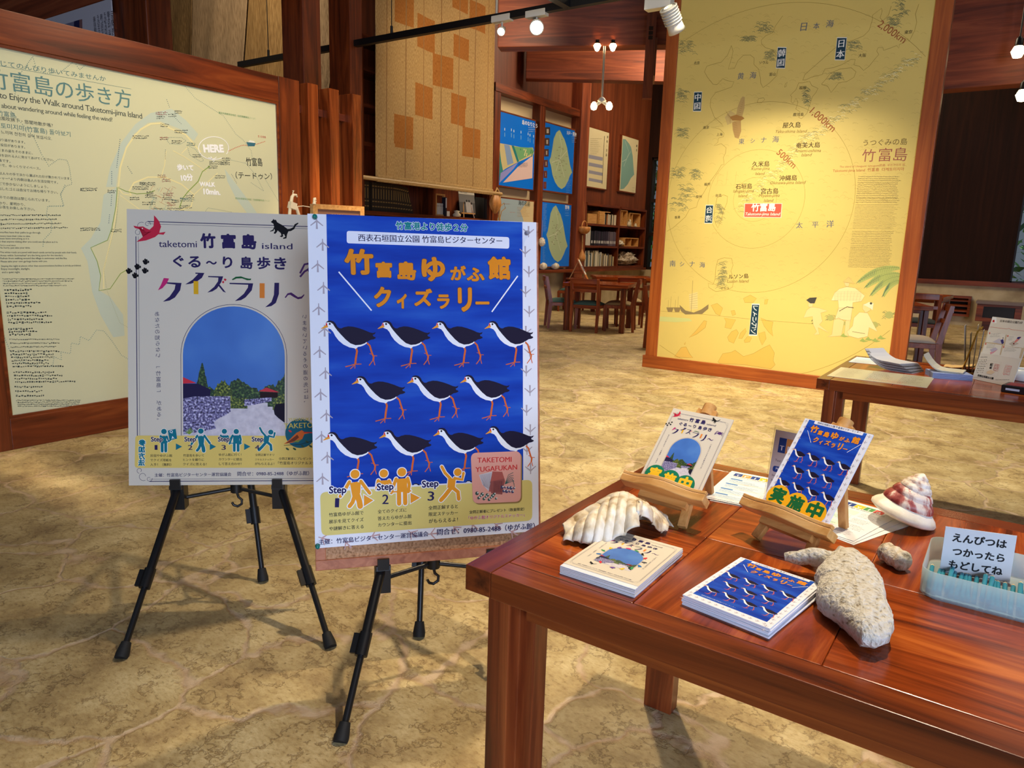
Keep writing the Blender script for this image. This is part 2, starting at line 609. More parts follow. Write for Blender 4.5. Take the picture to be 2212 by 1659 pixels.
def stone_floor():
    m = M('flagstone', rough=.5)
    nt, b, N, L = nodes(m)
    tc = N('ShaderNodeTexCoord')
    nz = N('ShaderNodeTexNoise')
    nz.inputs['Scale'].default_value = 2.2
    nz.inputs['Detail'].default_value = 5
    L(tc.outputs['Object'], nz.inputs['Vector'])
    mx = N('ShaderNodeMix')
    mx.data_type = 'RGBA'
    mx.blend_type = 'LINEAR_LIGHT'
    mx.inputs[0].default_value = .21
    L(tc.outputs['Object'], mx.inputs[6])
    L(nz.outputs['Color'], mx.inputs[7])
    ve = N('ShaderNodeTexVoronoi')
    ve.feature = 'DISTANCE_TO_EDGE'
    vc = N('ShaderNodeTexVoronoi')
    for v in (ve, vc):
        v.inputs['Scale'].default_value = 2.5
        L(mx.outputs[2], v.inputs['Vector'])
    # joint mask, ragged
    n3 = N('ShaderNodeTexNoise')
    n3.inputs['Scale'].default_value = 17
    n3.inputs['Detail'].default_value = 6
    L(tc.outputs['Object'], n3.inputs['Vector'])
    ad = N('ShaderNodeMath')
    ad.operation = 'MULTIPLY_ADD'
    ad.inputs[1].default_value = -.055
    L(n3.outputs['Fac'], ad.inputs[0])
    L(ve.outputs['Distance'], ad.inputs[2])
    jm = N('ShaderNodeMapRange')
    jm.inputs['From Min'].default_value = -.022
    jm.inputs['From Max'].default_value = .002
    L(ad.outputs[0], jm.inputs['Value'])
    # stone colour: blotches, pits, tone of each slab
    n1 = N('ShaderNodeTexNoise')
    n1.inputs['Scale'].default_value = 5
    n1.inputs['Detail'].default_value = 9
    n1.inputs['Roughness'].default_value = .68
    L(tc.outputs['Object'], n1.inputs['Vector'])
    r1 = ramp(N, [(.32, (146, 120, 80)), (.5, (190, 166, 116)), (.66, (216, 196, 148))])
    L(n1.outputs['Fac'], r1.inputs[0])
    n2 = N('ShaderNodeTexNoise')
    n2.inputs['Scale'].default_value = 95
    n2.inputs['Detail'].default_value = 7
    n2.inputs['Roughness'].default_value = .72
    mp = N('ShaderNodeMapping')
    mp.inputs['Rotation'].default_value = (0, 0, .5)
    mp.inputs['Scale'].default_value = (.55, 1.0, 1)
    L(tc.outputs['Object'], mp.inputs['Vector'])
    L(mp.outputs[0], n2.inputs['Vector'])
    r2 = ramp(N, [(.30, (112, 90, 62)), (.41, (232, 222, 204)), (.55, (255, 255, 255))])
    L(n2.outputs['Fac'], r2.inputs[0])
    m1 = N('ShaderNodeMix')
    m1.data_type = 'RGBA'
    m1.blend_type = 'MULTIPLY'
    m1.inputs[0].default_value = .75
    L(r1.outputs[0], m1.inputs[6])
    L(r2.outputs[0], m1.inputs[7])
    # thin flaky contour lines
    n4 = N('ShaderNodeTexNoise')
    n4.inputs['Scale'].default_value = 3.2
    n4.inputs['Detail'].default_value = 7
    n4.inputs['Roughness'].default_value = .66
    L(tc.outputs['Object'], n4.inputs['Vector'])
    r4 = ramp(N, [(.40, (255, 255, 255)), (.412, (150, 122, 88)), (.424, (255, 255, 255)), (.515, (255, 255, 255)), (.527, (140, 114, 82)), (.539, (255, 255, 255))])
    L(n4.outputs['Fac'], r4.inputs[0])
    m4 = N('ShaderNodeMix')
    m4.data_type = 'RGBA'
    m4.blend_type = 'MULTIPLY'
    m4.inputs[0].default_value = .6
    L(m1.outputs[2], m4.inputs[6])
    L(r4.outputs[0], m4.inputs[7])
    hs = N('ShaderNodeHueSaturation')
    sp = N('ShaderNodeSeparateColor')
    L(vc.outputs['Color'], sp.inputs[0])
    mv = N('ShaderNodeMapRange')
    mv.inputs['To Min'].default_value = .8
    mv.inputs['To Max'].default_value = 1.12
    L(sp.outputs[0], mv.inputs['Value'])
    L(mv.outputs[0], hs.inputs['Value'])
    L(m4.outputs[2], hs.inputs['Color'])
    m2 = N('ShaderNodeMix')
    m2.data_type = 'RGBA'
    L(jm.outputs[0], m2.inputs[0])
    r3 = ramp(N, [(.35, (168, 136, 102)), (.65, (202, 176, 144))])
    L(n3.outputs['Fac'], r3.inputs[0])
    L(r3.outputs[0], m2.inputs[6])
    L(hs.outputs[0], m2.inputs[7])
    L(m2.outputs[2], b.inputs['Base Color'])
    # relief
    hm = N('ShaderNodeMath')
    hm.operation = 'MULTIPLY_ADD'
    hm.inputs[1].default_value = .5
    L(n1.outputs['Fac'], hm.inputs[0])
    L(jm.outputs[0], hm.inputs[2])
    h2 = N('ShaderNodeMath')
    h2.operation = 'MULTIPLY_ADD'
    h2.inputs[1].default_value = .45
    L(r2.outputs[0], h2.inputs[0])
    L(hm.outputs[0], h2.inputs[2])
    h3 = N('ShaderNodeMath')
    h3.operation = 'MULTIPLY_ADD'
    h3.inputs[1].default_value = .5
    L(r4.outputs[0], h3.inputs[0])
    L(h2.outputs[0], h3.inputs[2])
    h2 = h3
    bp = N('ShaderNodeBump')
    bp.inputs['Strength'].default_value = .6
    bp.inputs['Distance'].default_value = .006
    L(h2.outputs[0], bp.inputs['Height'])
    L(bp.outputs[0], b.inputs['Normal'])
    return m


PLINTH = speck('limestone_wall', ((150, 130, 98), (186, 166, 130), (205, 188, 152)), 3, .6, 7, bump=.1)
PLANK = wood('wall_plank_Z', ((80, 35, 16), (112, 52, 25), (134, 68, 36)), 'Z', .5, 9, .5, .04)
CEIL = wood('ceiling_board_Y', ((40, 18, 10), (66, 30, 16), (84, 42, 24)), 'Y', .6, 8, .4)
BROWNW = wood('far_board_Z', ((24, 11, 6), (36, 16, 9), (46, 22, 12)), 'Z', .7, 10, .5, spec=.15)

XL, YF = -6.5, 14.2          # left wall, far wall
struct(MB().box(-11, 9, -5, 15.2, -.12, 0).build('floor', stone_floor()))
struct(MB().box(-11, 9, -3.0, 14.8, 5.6, 5.75).build('ceiling', CEIL))
# left wall: limestone plinth below, boards above
w = MB().box(XL - .62, XL - .12, 8.9, 11.5, 0, .66, 0).box(XL - .62, XL - .06, 11.5, 14.6, 0, .66, 0)
w.box(XL - .75, XL - .40, 6.15, 8.9, .66, 5.6, 1).box(XL - .75, XL - .14, 8.9, 11.5, .66, 5.6, 1)
w.box(XL - .75, XL - .06, 11.5, 14.6, 1.88, 5.6, 1).box(XL - .75, XL - .40, 11.5, 14.6, .66, 1.88, 1)
struct(w.build('wall_left', [PLINTH, PLANK]))
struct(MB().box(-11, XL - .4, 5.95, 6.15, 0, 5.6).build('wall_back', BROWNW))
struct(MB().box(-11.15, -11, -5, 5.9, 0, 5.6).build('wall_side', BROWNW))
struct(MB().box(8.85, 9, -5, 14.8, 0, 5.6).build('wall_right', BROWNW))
# far wall with two window openings
wa, wb = -6.475, -4.3         # window 1
wc, wdd = ony(2189, 560, YF).x, 1.9   # window 2
zt = 2.92
f = MB().box(XL - .3, 9, YF, YF + .25, 0, .66, 0)
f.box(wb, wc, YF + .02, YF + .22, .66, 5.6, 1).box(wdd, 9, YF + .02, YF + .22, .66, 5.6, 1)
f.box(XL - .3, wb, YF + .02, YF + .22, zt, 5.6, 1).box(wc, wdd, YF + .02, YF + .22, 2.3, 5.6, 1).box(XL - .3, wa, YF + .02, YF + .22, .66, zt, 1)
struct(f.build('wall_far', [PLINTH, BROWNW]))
struct(MB().box(-5, 9, YF - .04, YF + .02, .66, .74).build('trim_1', DX))
GLASS = M('window_glass', (235, 245, 245), .02, trans=1.0, spec=.4)


def window(name, x0, x1, z0, z1, bars):
    o = struct(MB().box(x0, x1, YF + .12, YF + .128, z0, z1).build(name, GLASS))
    b = MB().box(x0, x0 + .025, YF + .05, YF + .2, z0, z1).box(x1 - .05, x1, YF + .05, YF + .2, z0, z1)
    b.box(x0, x1, YF + .05, YF + .2, z0, z0 + .06).box(x0, x1, YF + .05, YF + .2, z1 - .05, z1)
    for z in bars:
        b.box(x0, x1, YF + .06, YF + .19, z - .035, z + .035)
    b.box((x0 + x1) / 2 - .03, (x0 + x1) / 2 + .03, YF + .06, YF + .19, z0, z1)
    b.build('window_frame', M('dark_frame', (28, 16, 12), .45), o)
    return o


window('window_1', wa, wb, .66, zt, [ony(1408, 433, YF).z, ony(1406, 506, YF).z])
window('window_2', wc, wdd, .70, 2.3, [])

# shrubs outside the windows
LEAF = speck('leaf_green', ((24, 70, 30), (60, 140, 60), (140, 205, 110)), 2.5, .4, 2)


def shrub(label, x0, x1, y, z1, n, seed, sz):
    rn = random.Random(seed)
    b = MB()
    for _ in range(n):
        p = Vector((rn.uniform(x0, x1), y + rn.uniform(0, 1.4), rn.uniform(.1, z1)))
        d = Vector((rn.uniform(-1, 1), rn.uniform(-1, .2), rn.uniform(-.8, 1))).normalized()
        q = d.cross(Vector((rn.random(), rn.random(), 1))).normalized()
        l, ww = sz * rn.uniform(.6, 1.5), sz * rn.uniform(.15, .3)
        b.add([p, p + d * l * .5 + q * ww, p + d * l, p + d * l * .5 - q * ww], [(0, 1, 2, 3)], 0)
    o = b.build('shrub', LEAF, None)
    tag(o, label, 'shrub', kind='thing')
    st = MB()
    for k in range(7):
        x = x0 + (x1 - x0) * (k + .5) / 7
        st.tube([(x, y + .7, 0), (x + .1, y + .75, z1 * .7)], [.03, .01], 6)
    st.build('stem', DZ, o)
    return o


shrub('leafy green shrub outside the tall window beside the shelves', -7.4, -3.6, 15.1, 3.6, 1500, 3, .3)
shrub('dark leafy bush outside the small far window', -.6, 2.6, 15.4, 3.2, 900, 5, .22)
struct(MB().box(-12, 12, 15.2, 24, -.1, -.02).build('ground', speck('garden_soil', ((60, 90, 60), (90, 120, 80), (120, 150, 110)), 3)))
sun = lamp('sun', 'SUN', (0, 20, 12), 3.2, (1, .95, .85), None, .02)
sun.rotation_euler = (Vector((-.2, -.35, -1))).to_track_quat('-Z', 'Y').to_euler()

# columns and roof timbers
struct(MB().box(-4.84, -4.6, 3.815, 3.985, 0, 5.6).build('column_1', DZ, bevel=.006))
struct(MB().box(-5.58, -5.3, 4.93, 5.085, 0, 5.6).build('column_2', DZ, bevel=.006))
struct(MB().box(XL - .4, XL + .06, 11.2, 11.5, 0, 5.6).build('column_3', BZ, bevel=.006))


def beam(name, px, dist, dirn, w, h, a, b_, mats):
    """roof timber whose bottom edge passes the given photo point at the given distance"""
    v = ray(*px)
    P = C0 + v * (dist / math.hypot(v.x, v.y))
    d = Vector((dirn[0], dirn[1], 0)).normalized()
    nrm = Vector((-d.y, d.x, 0))
    bm = MB().box(a, b_, 0, w, 0, h)
    o = bm.build(name, mats, None, P, bevel=.008, rotz=math.atan2(d.y, d.x))
    return struct(o), P, d, nrm


B1, P1, d1, n1 = beam('beam_1', (1270, 99), 8.6, (.905, .426), .22, 1.15, -1.02, 3.2, BX)
B2, P2, d2, n2 = beam('beam_2', (1330, 174), 11.6, (.84, .54), .22, .75, -1.35, 4.2, BX)
struct(MB().box(-2.0, 8, 10, 10.25, 3.0, 4.1).build('beam_3', BX, bevel=.008))
q = ony(170, 23, 3.2)
struct(MB().box(-11, -4.2, 3.16, 3.42, 2.9, 3.35).build('beam_4', BX, bevel=.008))
struct(MB().box(-6.22, -5.62, 3.2, 3.4, 0, 2.9).build('column_4', DZ, bevel=.006))
# hanging king post beside the second beam
kp = onpl(1400, 140, P1 - n1 * .12, n1)
zk0, zk1 = onpl(1408, 216, P1 - n1 * .12, n1).z, onpl(1400, 20, P1 - n1 * .12, n1).z
kd = Vector((kp.x, kp.y, 0))
k = MB().slab(kd - d1 * .04 + Vector((0, 0, zk0)), d1 * .1, -n1 * .1, (0, 0, zk1 - zk0))
for i in range(3):
    z = onpl(1400, 66 + 10 * i, P1 - n1 * .12, n1).z
    k.slab(kd - d1 * .015 + Vector((0, 0, z - .022)), d1 * .045, -n1 * .104, (0, 0, .036), 1)  # raised dark block stands in for the shade inside a square hole
k.slab(kd + d1 * .062 + Vector((0, 0, zk0 + .25)), d1 * .02, n1 * .45, (0, 0, (zk1 - zk0) * .42), 2)
struct(k.build('beam_post', [BZ, M('mortise', (40, 16, 8), .7), M('pale_board', (160, 110, 84), .6)]))

# ---------------------------------------------------------------- poster artwork
NAVY, TEAL, ORANGE, WHITE, BLACKI = (38, 30, 84), (20, 112, 130), (236, 148, 30), (244, 244, 248), (18, 16, 20)
CREAMP = M('poster_cream', (216, 204, 184), .6, spec=.15)
LAV = M('poster_white', (232, 232, 240), .6, spec=.15)
SEA = speck('print_sea', ((6, 44, 150), (16, 66, 178), (46, 104, 200)), .55, .6, 6, 'UV', (.5, 3.2, 1), (.3, .52, .8), spec=.12)
SKY = speck('print_sky', ((46, 92, 170), (60, 112, 190), (84, 136, 204)), .3, .5, 3, 'UV', spec=.4)
TREE = speck('print_tree', ((8, 22, 14), (30, 62, 30), (110, 138, 62)), 14, .5, 5, 'UV', pos=(.35, .52, .72), spec=.4)
TREE2 = speck('print_bush', ((14, 26, 10), (66, 88, 26), (176, 176, 70)), 16, .5, 5, 'UV', pos=(.35, .52, .7), spec=.4)
ROCK = speck('print_rock', ((34, 28, 52), (116, 108, 156), (220, 214, 236)), 16, .5, 6, 'UV', pos=(.36, .52, .66), spec=.4)
PATHC = speck('print_path', ((188, 180, 190), (204, 196, 202), (216, 208, 214)), 5, .5, 4, 'UV', spec=.4)


def scat(D, x, y, k, p):
    return [(x + a * k, y + b * k) for a, b in p]


def person(D, x, y, k, kind, col, halo):
    """little figure standing on (x,y) mm, k = mm per unit (figure is 100 units tall)"""
    S = []          # (points, width)
    head = (0, -88)
    if kind == 'walk':
        S = [([(-4, -66), (0, -40), (2, -28)], 20), ([(5, -66), (3, -36)], 20), ([(-15, -68), (-28, -46), (-40, -30)], 9), ([(15, -68), (28, -48), (38, -34)], 9),
             ([(4, -34), (10, -14), (12, 0)], 15), ([(-1, -32), (-8, -12), (-16, -2)], 11)]
    elif kind == 'hold':
        S = [([(-2, -68), (-2, -34)], 25), ([(-14, -68), (-16, -44), (12, -42)], 9), ([(12, -66), (20, -44), (28, -52)], 9), ([(-8, -36), (-8, 0)], 12), ([(7, -36), (7, 0)], 12)]
    elif kind == 'stand':
        S = [([(0, -70), (0, -34)], 28), ([(-16, -70), (-24, -50), (-30, -32)], 9), ([(16, -70), (20, -52), (17, -32)], 9), ([(-9, -36), (-9, 0)], 12), ([(8, -36), (8, 0)], 12), ([(-30, -34), (24, -34)], 4)]
    elif kind == 'half':
        S = [([(0, -68), (0, -40)], 28), ([(-16, -68), (-20, -44)], 10), ([(15, -66), (24, -50), (36, -66)], 9)]
    elif kind == 'jump':
        head = (20, -84)
        S = [([(2, -66), (0, -52), (-2, -36)], 24), ([(-4, -66), (-20, -84), (-30, -104)], 9), ([(10, -66), (34, -60), (38, -80)], 9), ([(-2, -36), (-22, -12), (-34, 0)], 13), ([(2, -38), (20, -22), (22, 0)], 12)]
    for w, c, l in ((3, halo, 3), (0, col, 4)):
        if c is None:
            continue
        for p, ww in S:
            D.line(scat(D, x, y, k, p), (ww + w * 1.6) * k, c, l, raw=True)
            for e in (p[0], p[-1]):
                if ww < 20:
                    D.poly([(x + e[0] * k + (ww + w * 1.6) / 2 * k * math.cos(t), y + e[1] * k + (ww + w * 1.6) / 2 * k * math.sin(t)) for t in [k2 * .785 for k2 in range(8)]], c, l, True)
        r = (12 + w * .8) * k
        D.poly([(x + head[0] * k + r * math.cos(t), y + head[1] * k + r * math.sin(t)) for t in [k2 * .35 for k2 in range(18)]], c, l, True)


def bird(D, bx, by, k=1.0, ly=2):
    """wading bird printed with its beak tip at (bx,by) mm; shapes in the poster's own scale"""
    q = .2875 * k

    def g(p):
        return [(bx + (a - 660) * q, by + (b - 1110) * q) for a, b in p]
    P = lambda p, c, l=0: D.poly(g(p), c, ly + l, True)
    LG = (214, 100, 40)
    for p, w in (([(1052, 1236), (1078, 1262), (1088, 1300), (1100, 1340), (1110, 1362), (1105, 1392)], 15), ([(1112, 1352), (1140, 1353)], 6), ([(1108, 1390), (1120, 1436)], 7), ([(1104, 1392), (1068, 1438)], 8), ([(1096, 1338), (1074, 1332)], 5)):
        D.line(g(p), w * q, LG, ly, raw=True)
    for p, w in (([(955, 1276), (966, 1310), (955, 1370), (948, 1424)], 17), ([(950, 1422), (905, 1436), (862, 1446)], 8), ([(950, 1424), (905, 1466)], 7), ([(946, 1426), (944, 1462)], 7), ([(950, 1424), (1002, 1424)], 7)):
        D.line(g(p), w * q, LG, ly, raw=True)
    P([(703, 1056), (722, 1042), (745, 1039), (768, 1046), (786, 1064), (798, 1090), (815, 1106), (835, 1108), (855, 1098), (895, 1090), (935, 1093), (985, 1106), (1035, 1124), (1080, 1144), (1108, 1150), (1133, 1142), (1122, 1160), (1106, 1166), (1110, 1180), (1128, 1186), (1132, 1196), (1112, 1206), (1086, 1210), (1060, 1226), (1030, 1244), (1000, 1256), (960, 1260), (900, 1240), (840, 1190), (795, 1130), (770, 1084), (745, 1058)], (28, 20, 46))
    P([(704, 1060), (722, 1054), (745, 1056), (764, 1070), (779, 1096), (800, 1126), (830, 1162), (870, 1206), (910, 1240), (955, 1257), (1000, 1253), (1036, 1240), (1050, 1228), (1053, 1240), (1030, 1256), (1000, 1268), (975, 1272), (955, 1290), (942, 1283), (900, 1275), (850, 1250), (810, 1215), (782, 1176), (765, 1140), (745, 1116), (720, 1106), (704, 1100), (699, 1080)], (240, 240, 246), 1)
    P([(704, 1078), (660, 1110), (666, 1112), (722, 1098), (718, 1080)], (238, 158, 50), 2)
    P([(703, 1062), (712, 1060), (718, 1082), (702, 1084)], (214, 52, 60), 2)
    P([(737 + 9 * math.cos(t), 1069 + 9 * math.sin(t)) for t in [k2 * .52 for k2 in range(12)]], (16, 12, 30), 2)


def foot(D, x, y, k, rot=0.0, col=(176, 164, 172), ly=1):
    """three-toed footprint, mm"""
    c, s = math.cos(rot), math.sin(rot)
    for p, w0, w1 in (([(0, 52), (0, -50)], 7, 3), ([(0, -18), (52, 24)], 6, 3), ([(0, -18), (-52, 24)], 6, 3)):
        D.line([(x + (a * c - b * s) * k, y + (a * s + b * c) * k) for a, b in p], w0 * 2.3 * k, col, ly, raw=True, w1=w1 * 2.6 * k)


# planes of the two big posters
P1w, P1u = Vector((.756, .6546, 0)), Vector((-.1013, .117, .988))
P1O = Vector((-2.1545, 1.077, .3722)) + P1u * .841
B2w, B2u = Vector((.6433, .7656, 0)), Vector((-.1151, .0967, .9886))
B2O = Vector((-1.3673, 1.1334, .3036)) + B2u * .9


def planeconv(O, ux, uy):
    n = uy.cross(ux)

    def cv(x, y):
        p = onpl(x, y, O, n) - O
        return p.dot(ux) * 1000, p.dot(uy) * 1000
    return cv


cvA = planeconv(P1O, P1w, -P1u)
cvB = planeconv(B2O, B2w, -B2u)


def off(cv, x0, y0, k):
    return lambda x, y: cv(x0 + x / k, y0 + y / k)


A3, A4 = off(cvA, 270, 440, 5.183), off(cvA, 270, 740, 5.183)
B5, B6 = off(cvB, 660, 450, 4.254), off(cvB, 660, 800, 3.771)


def blue_design(kind):
    D = Sheet(594, 841)
    ident = D.c
    # sea field
    D.c = ident
    if kind == 'poster':
        D.poly([B5(191, 54), B5(1991, 128), B6(1772, 893), B6(208, 962)], SEA, 1, True)
    elif kind == 'card':
        D.rect(40, 4, 546, 742, SEA)
    else:
        D.rect(40, 8, 546, 778, SEA)
    fk = .29
    for i in range(17 if kind != 'poster' else 13):
        dv = 53.5
        foot(D, 26 - (i % 2) * 0 + (9 if i % 2 else -4), 22 + i * dv, fk)
        foot(D, 570 - (8 if i % 2 else -2), 26 + i * dv, fk, math.pi)
    if kind == 'poster':
        for x, y, r in ((150, 1370, -1.2), (560, 1345, -1.7), (1035, 1330, -1.6), (1370, 1265, -.8), (1560, 1265, -.8), (1220, 1290, -.6), (870, 1330, -.9), (340, 1410, -.7), (1690, 1320, -1)):
            foot(D, *B6(x, y), fk, r, (196, 160, 160))
    # headings
    D.c = B5
    if kind != 'poster':
        dy = -150 if kind == 'card' else -120
        D.c = lambda x, y: B5(x, y + dy)
    if kind == 'poster':
        D.t('竹富港より徒歩２分', 828, 196, 1490, 218, (24, 130, 130), 4, .035, halo=(232, 238, 246), hw=.05)
    D.rrect((378, 208), (1870, 266), (1870, 372), (378, 322), .22, (236, 236, 246), 2)
    D.t('西表石垣国立公園 竹富島ビジターセンター', 484, 303, 1806, 333, (26, 24, 70), 3, .014)
    OR = (230, 140, 26)
    for c, x0, y0, x1, y1 in (('竹', 360, 372, 628, 612), ('富', 646, 490, 798, 640), ('島', 845, 488, 1018, 662), ('ゆ', 1068, 447, 1285, 672), ('が', 1330, 527, 1475, 662), ('ふ', 1480, 545, 1645, 672), ('館', 1675, 443, 1885, 657),
                              ('ク', 630, 720, 790, 910), ('ィ', 838, 785, 932, 922), ('ズ', 998, 738, 1165, 900), ('ラ', 1210, 792, 1325, 925), ('リ', 1400, 727, 1530, 952), ('ー', 1560, 857, 1688, 884)):
        D.ch(c, x0, y0, x1, y1, OR, 4, .045, (70, 60, 90) if kind == 'poster' else None, .022)
    D.line([(304, 584), (606, 940)], 3.4, WHITE, 3)
    D.line([(1948, 622), (1710, 952)], 3.4, WHITE, 3)
    # birds
    B = [B5(x, 1106) for x in (140, 660, 1160, 1642)] + [B6(375, 113), B6(825, 106), B6(1257, 101)] + [B6(140, 569), B6(598, 551), B6(1038, 533), B6(1463, 518)]
    if kind == 'poster':
        for u, v in B:
            bird(D, u, v)
        for x, y in ((480, 958), (900, 932), (1330, 908)):
            D.poly([B6(x - 30, y + 3), B6(x - 18, y - 10), B6(x, y - 14), B6(x + 22, y - 6), B6(x + 34, y + 3)], (28, 20, 46), 2, True)
            D.poly([B6(x - 26, y + 4), B6(x - 12, y - 5), B6(x + 6, y - 5), B6(x + 16, y + 4)], (240, 240, 246), 3, True)
    else:
        r0 = 300 if kind == 'card' else 320
        dr = 138 if kind == 'card' else 150
        for r in range(3):
            for c in range(4 if r != 1 else 3):
                bird(D, 34 + c * 131 + (62 if r == 1 else 0), r0 + r * dr, .95)
    if kind == 'poster':
        D.c = B6
        D.rrect((118, 992), (1845, 890), (1845, 1222), (130, 1347), .14, (222, 204, 122), 2)
        ic = (238, 156, 40)
        for p, hgt, kd in (((408, 1108), 300, 'walk'), ((640, 1010), 280, 'half'), ((788, 1083), 290, 'stand'), ((1190, 1050), 260, 'jump')):
            u, v = B6(*p)
            kk = (B6(p[0], p[1])[1] - B6(p[0], p[1] - hgt)[1]) / 100
            if kd == 'half':
                v = B6(640, 1085)[1]
            person(D, u, v, kk, kd, ic, WHITE)
        D.rect(540, 962, 740, 1008, (222, 204, 122), 5) if False else None
        for s, x0, y0, x1, y1 in (('Step', 190, 1020, 332, 1016), ('Step', 580, 995, 717, 988), ('Step', 948, 973, 1083, 963)):
            D.t(s, x0, y0, x1, y1, NAVY, 6, .03, halo=WHITE, hw=.08)
        for s, x0, y0, x1, y1 in (('1', 238, 1040, 272, 1114), ('2', 622, 1010, 675, 1087), ('3', 992, 985, 1045, 1060)):
            D.ch(s, x0, y0, x1, y1, NAVY, 6, .01)
        for p in (((475, 1012), (475, 1106), (552, 1058)), ((853, 996), (855, 1082), (932, 1036))):
            P = [Vector(B6(*q)) for q in p]
            c = (P[0] + P[1] + P[2]) / 3
            D.poly([tuple(c + (q - c) * 1.22) for q in P], WHITE, 3, True)
            D.poly([tuple(q) for q in P], ic, 4, True)
        K = (30, 26, 40)
        for s, x0, y0, x1, y1 in (('竹富島ゆがふ館で', 190, 1192, 472, 1174), ('展示を見てクイズ', 190, 1248, 473, 1229), ('や謎解きに答える', 193, 1305, 473, 1286),
                                  ('全てのクイズに', 587, 1165, 823, 1150), ('答えたらゆがふ館', 587, 1222, 862, 1202), ('カウンターに提出', 590, 1275, 862, 1256),
                                  ('全問正解すると', 1000, 1136, 1240, 1122), ('限定ステッカー', 1003, 1188, 1240, 1173), ('がもらえるよ！', 1003, 1244, 1240, 1228), ('全問正解者にプレゼント（数量限定）', 1332, 1167, 1780, 1141)):
            D.t(s, x0, y0, x1, y1, K, 3, .012)
        D.t('「ゆがふ館オリジナルステッカー」', 1326, 1217, 1782, 1190, (196, 30, 70), 3, .014, halo=WHITE, hw=.03)
        D.t('主催：竹富島ビジターセンター運営協議会', 106, 1420, 1000, 1350, NAVY, 4, .02)
        D.t('問合せ：0980-85-2488（ゆがふ館）', 1070, 1343, 1866, 1290, NAVY, 4, .02)
        # pink sticker with the thatched house
        D.rrect((1356, 682), (1762, 668), (1762, 1078), (1374, 1094), .12, (150, 120, 70), 4)
        D.rrect((1344, 672), (1752, 657), (1752, 1068), (1362, 1084), .12, (228, 164, 150), 5)
        D.t('TAKETOMI', 1398, 752, 1676, 744, (206, 52, 52), 6, .02)
        D.t('YUGAFUKAN', 1383, 828, 1722, 806, (206, 52, 52), 6, .02)
        D.poly([(1410, 850), (1520, 822), (1490, 985), (1440, 930)], (214, 206, 214), 6)
        D.poly([(1520, 822), (1600, 825), (1625, 905), (1590, 1000), (1490, 985)], (176, 92, 84), 6)
        D.poly([(1500, 905), (1620, 880), (1600, 1010), (1510, 1000)], (150, 84, 80), 7)
        for i in range(9):
            D.line([(1420 + i * 11, 850 - i * 2), (1452 + i * 6, 940 + i * 4)], .8, (110, 100, 112), 8)
            D.line([(1535 + i * 8, 900), (1530 + i * 8, 990)], .9, (92, 44, 50), 8)
        for i, (x, y) in enumerate([(1395 + i * 14, 1000 + (i * 37) % 52) for i in range(12)] + [(1600 + i * 12, 950 + (i * 31) % 60) for i in range(9)]):
            D.circ(x, y, 5.0 - i % 3, (62, 86, 78) if i < 12 else (74, 72, 110), 8, 9)
            D.circ(x + 6, y - 5, 2.2, (214, 216, 214), 9, 7)
        for a in range(6):
            D.line([(1622, 925), (1650 + a * 8, 850 + a * 10), (1690 + a * 2, 830 + a * 24)], 1.3, (60, 100, 96), 9)
    elif kind == 'card':
        D.c = ident
        for i, c in enumerate('実施中'):
            D.circ(112 + i * 170, 716 + i * 14, 98, (240, 176, 28), 7)
            D.t(c, 46 + i * 170, 775 + i * 14, 178 + i * 170, 775 + i * 14, (24, 100, 52), 8, .05)
    else:
        D.c = ident
        D.t('西表石垣国立公園 竹富島ビジターセンター', 90, 760, 330, 760, (200, 210, 236), 3, .01)
        for i in range(12):
            foot(D, 40 + i * 46, 808, fk, math.pi / 2)
    D.c = ident
    return D


def arch_pts(cx, r, ytop, ybot, n=28):
    return [(cx - r, ybot)] + [(cx - r * math.cos(math.pi * i / n), ytop + r - r * math.sin(math.pi * i / n)) for i in range(n + 1)] + [(cx + r, ybot)]


def jag(rn, x0, x1, yb, hs, amp, n):
    """bumpy tree line above yb: hs = height at x fraction"""
    out = [(x0, yb)]
    for i in range(n + 1):
        t = i / n
        out.append((x0 + (x1 - x0) * t, yb - hs(t) - amp * rn.random()))
    return out + [(x1, yb)]


CATP = [(1632, 205), (1650, 190), (1663, 170), (1672, 182), (1690, 180), (1704, 208), (1770, 245), (1820, 284), (1850, 282), (1885, 262), (1900, 230), (1938, 212), (1942, 224), (1915, 245), (1895, 285), (1860, 306), (1830, 310), (1815, 345), (1808, 388), (1775, 395), (1768, 384), (1795, 372), (1782, 342), (1765, 345), (1775, 362), (1755, 376), (1730, 364), (1752, 356), (1745, 330), (1710, 300), (1698, 322), (1682, 338), (1664, 332), (1680, 305), (1672, 280), (1662, 305), (1625, 314), (1624, 306), (1655, 292), (1670, 262), (1662, 225)]
DRAG = [(325, 130), (352, 158), (384, 200), (405, 258), (390, 300), (385, 326), (455, 316), (432, 348), (375, 342), (335, 375), (235, 412), (128, 428), (200, 372), (262, 330), (300, 310), (268, 328), (215, 328), (195, 312), (240, 318), (180, 292), (110, 272), (95, 246), (150, 258), (202, 255), (238, 275), (275, 292), (318, 252), (325, 200)]


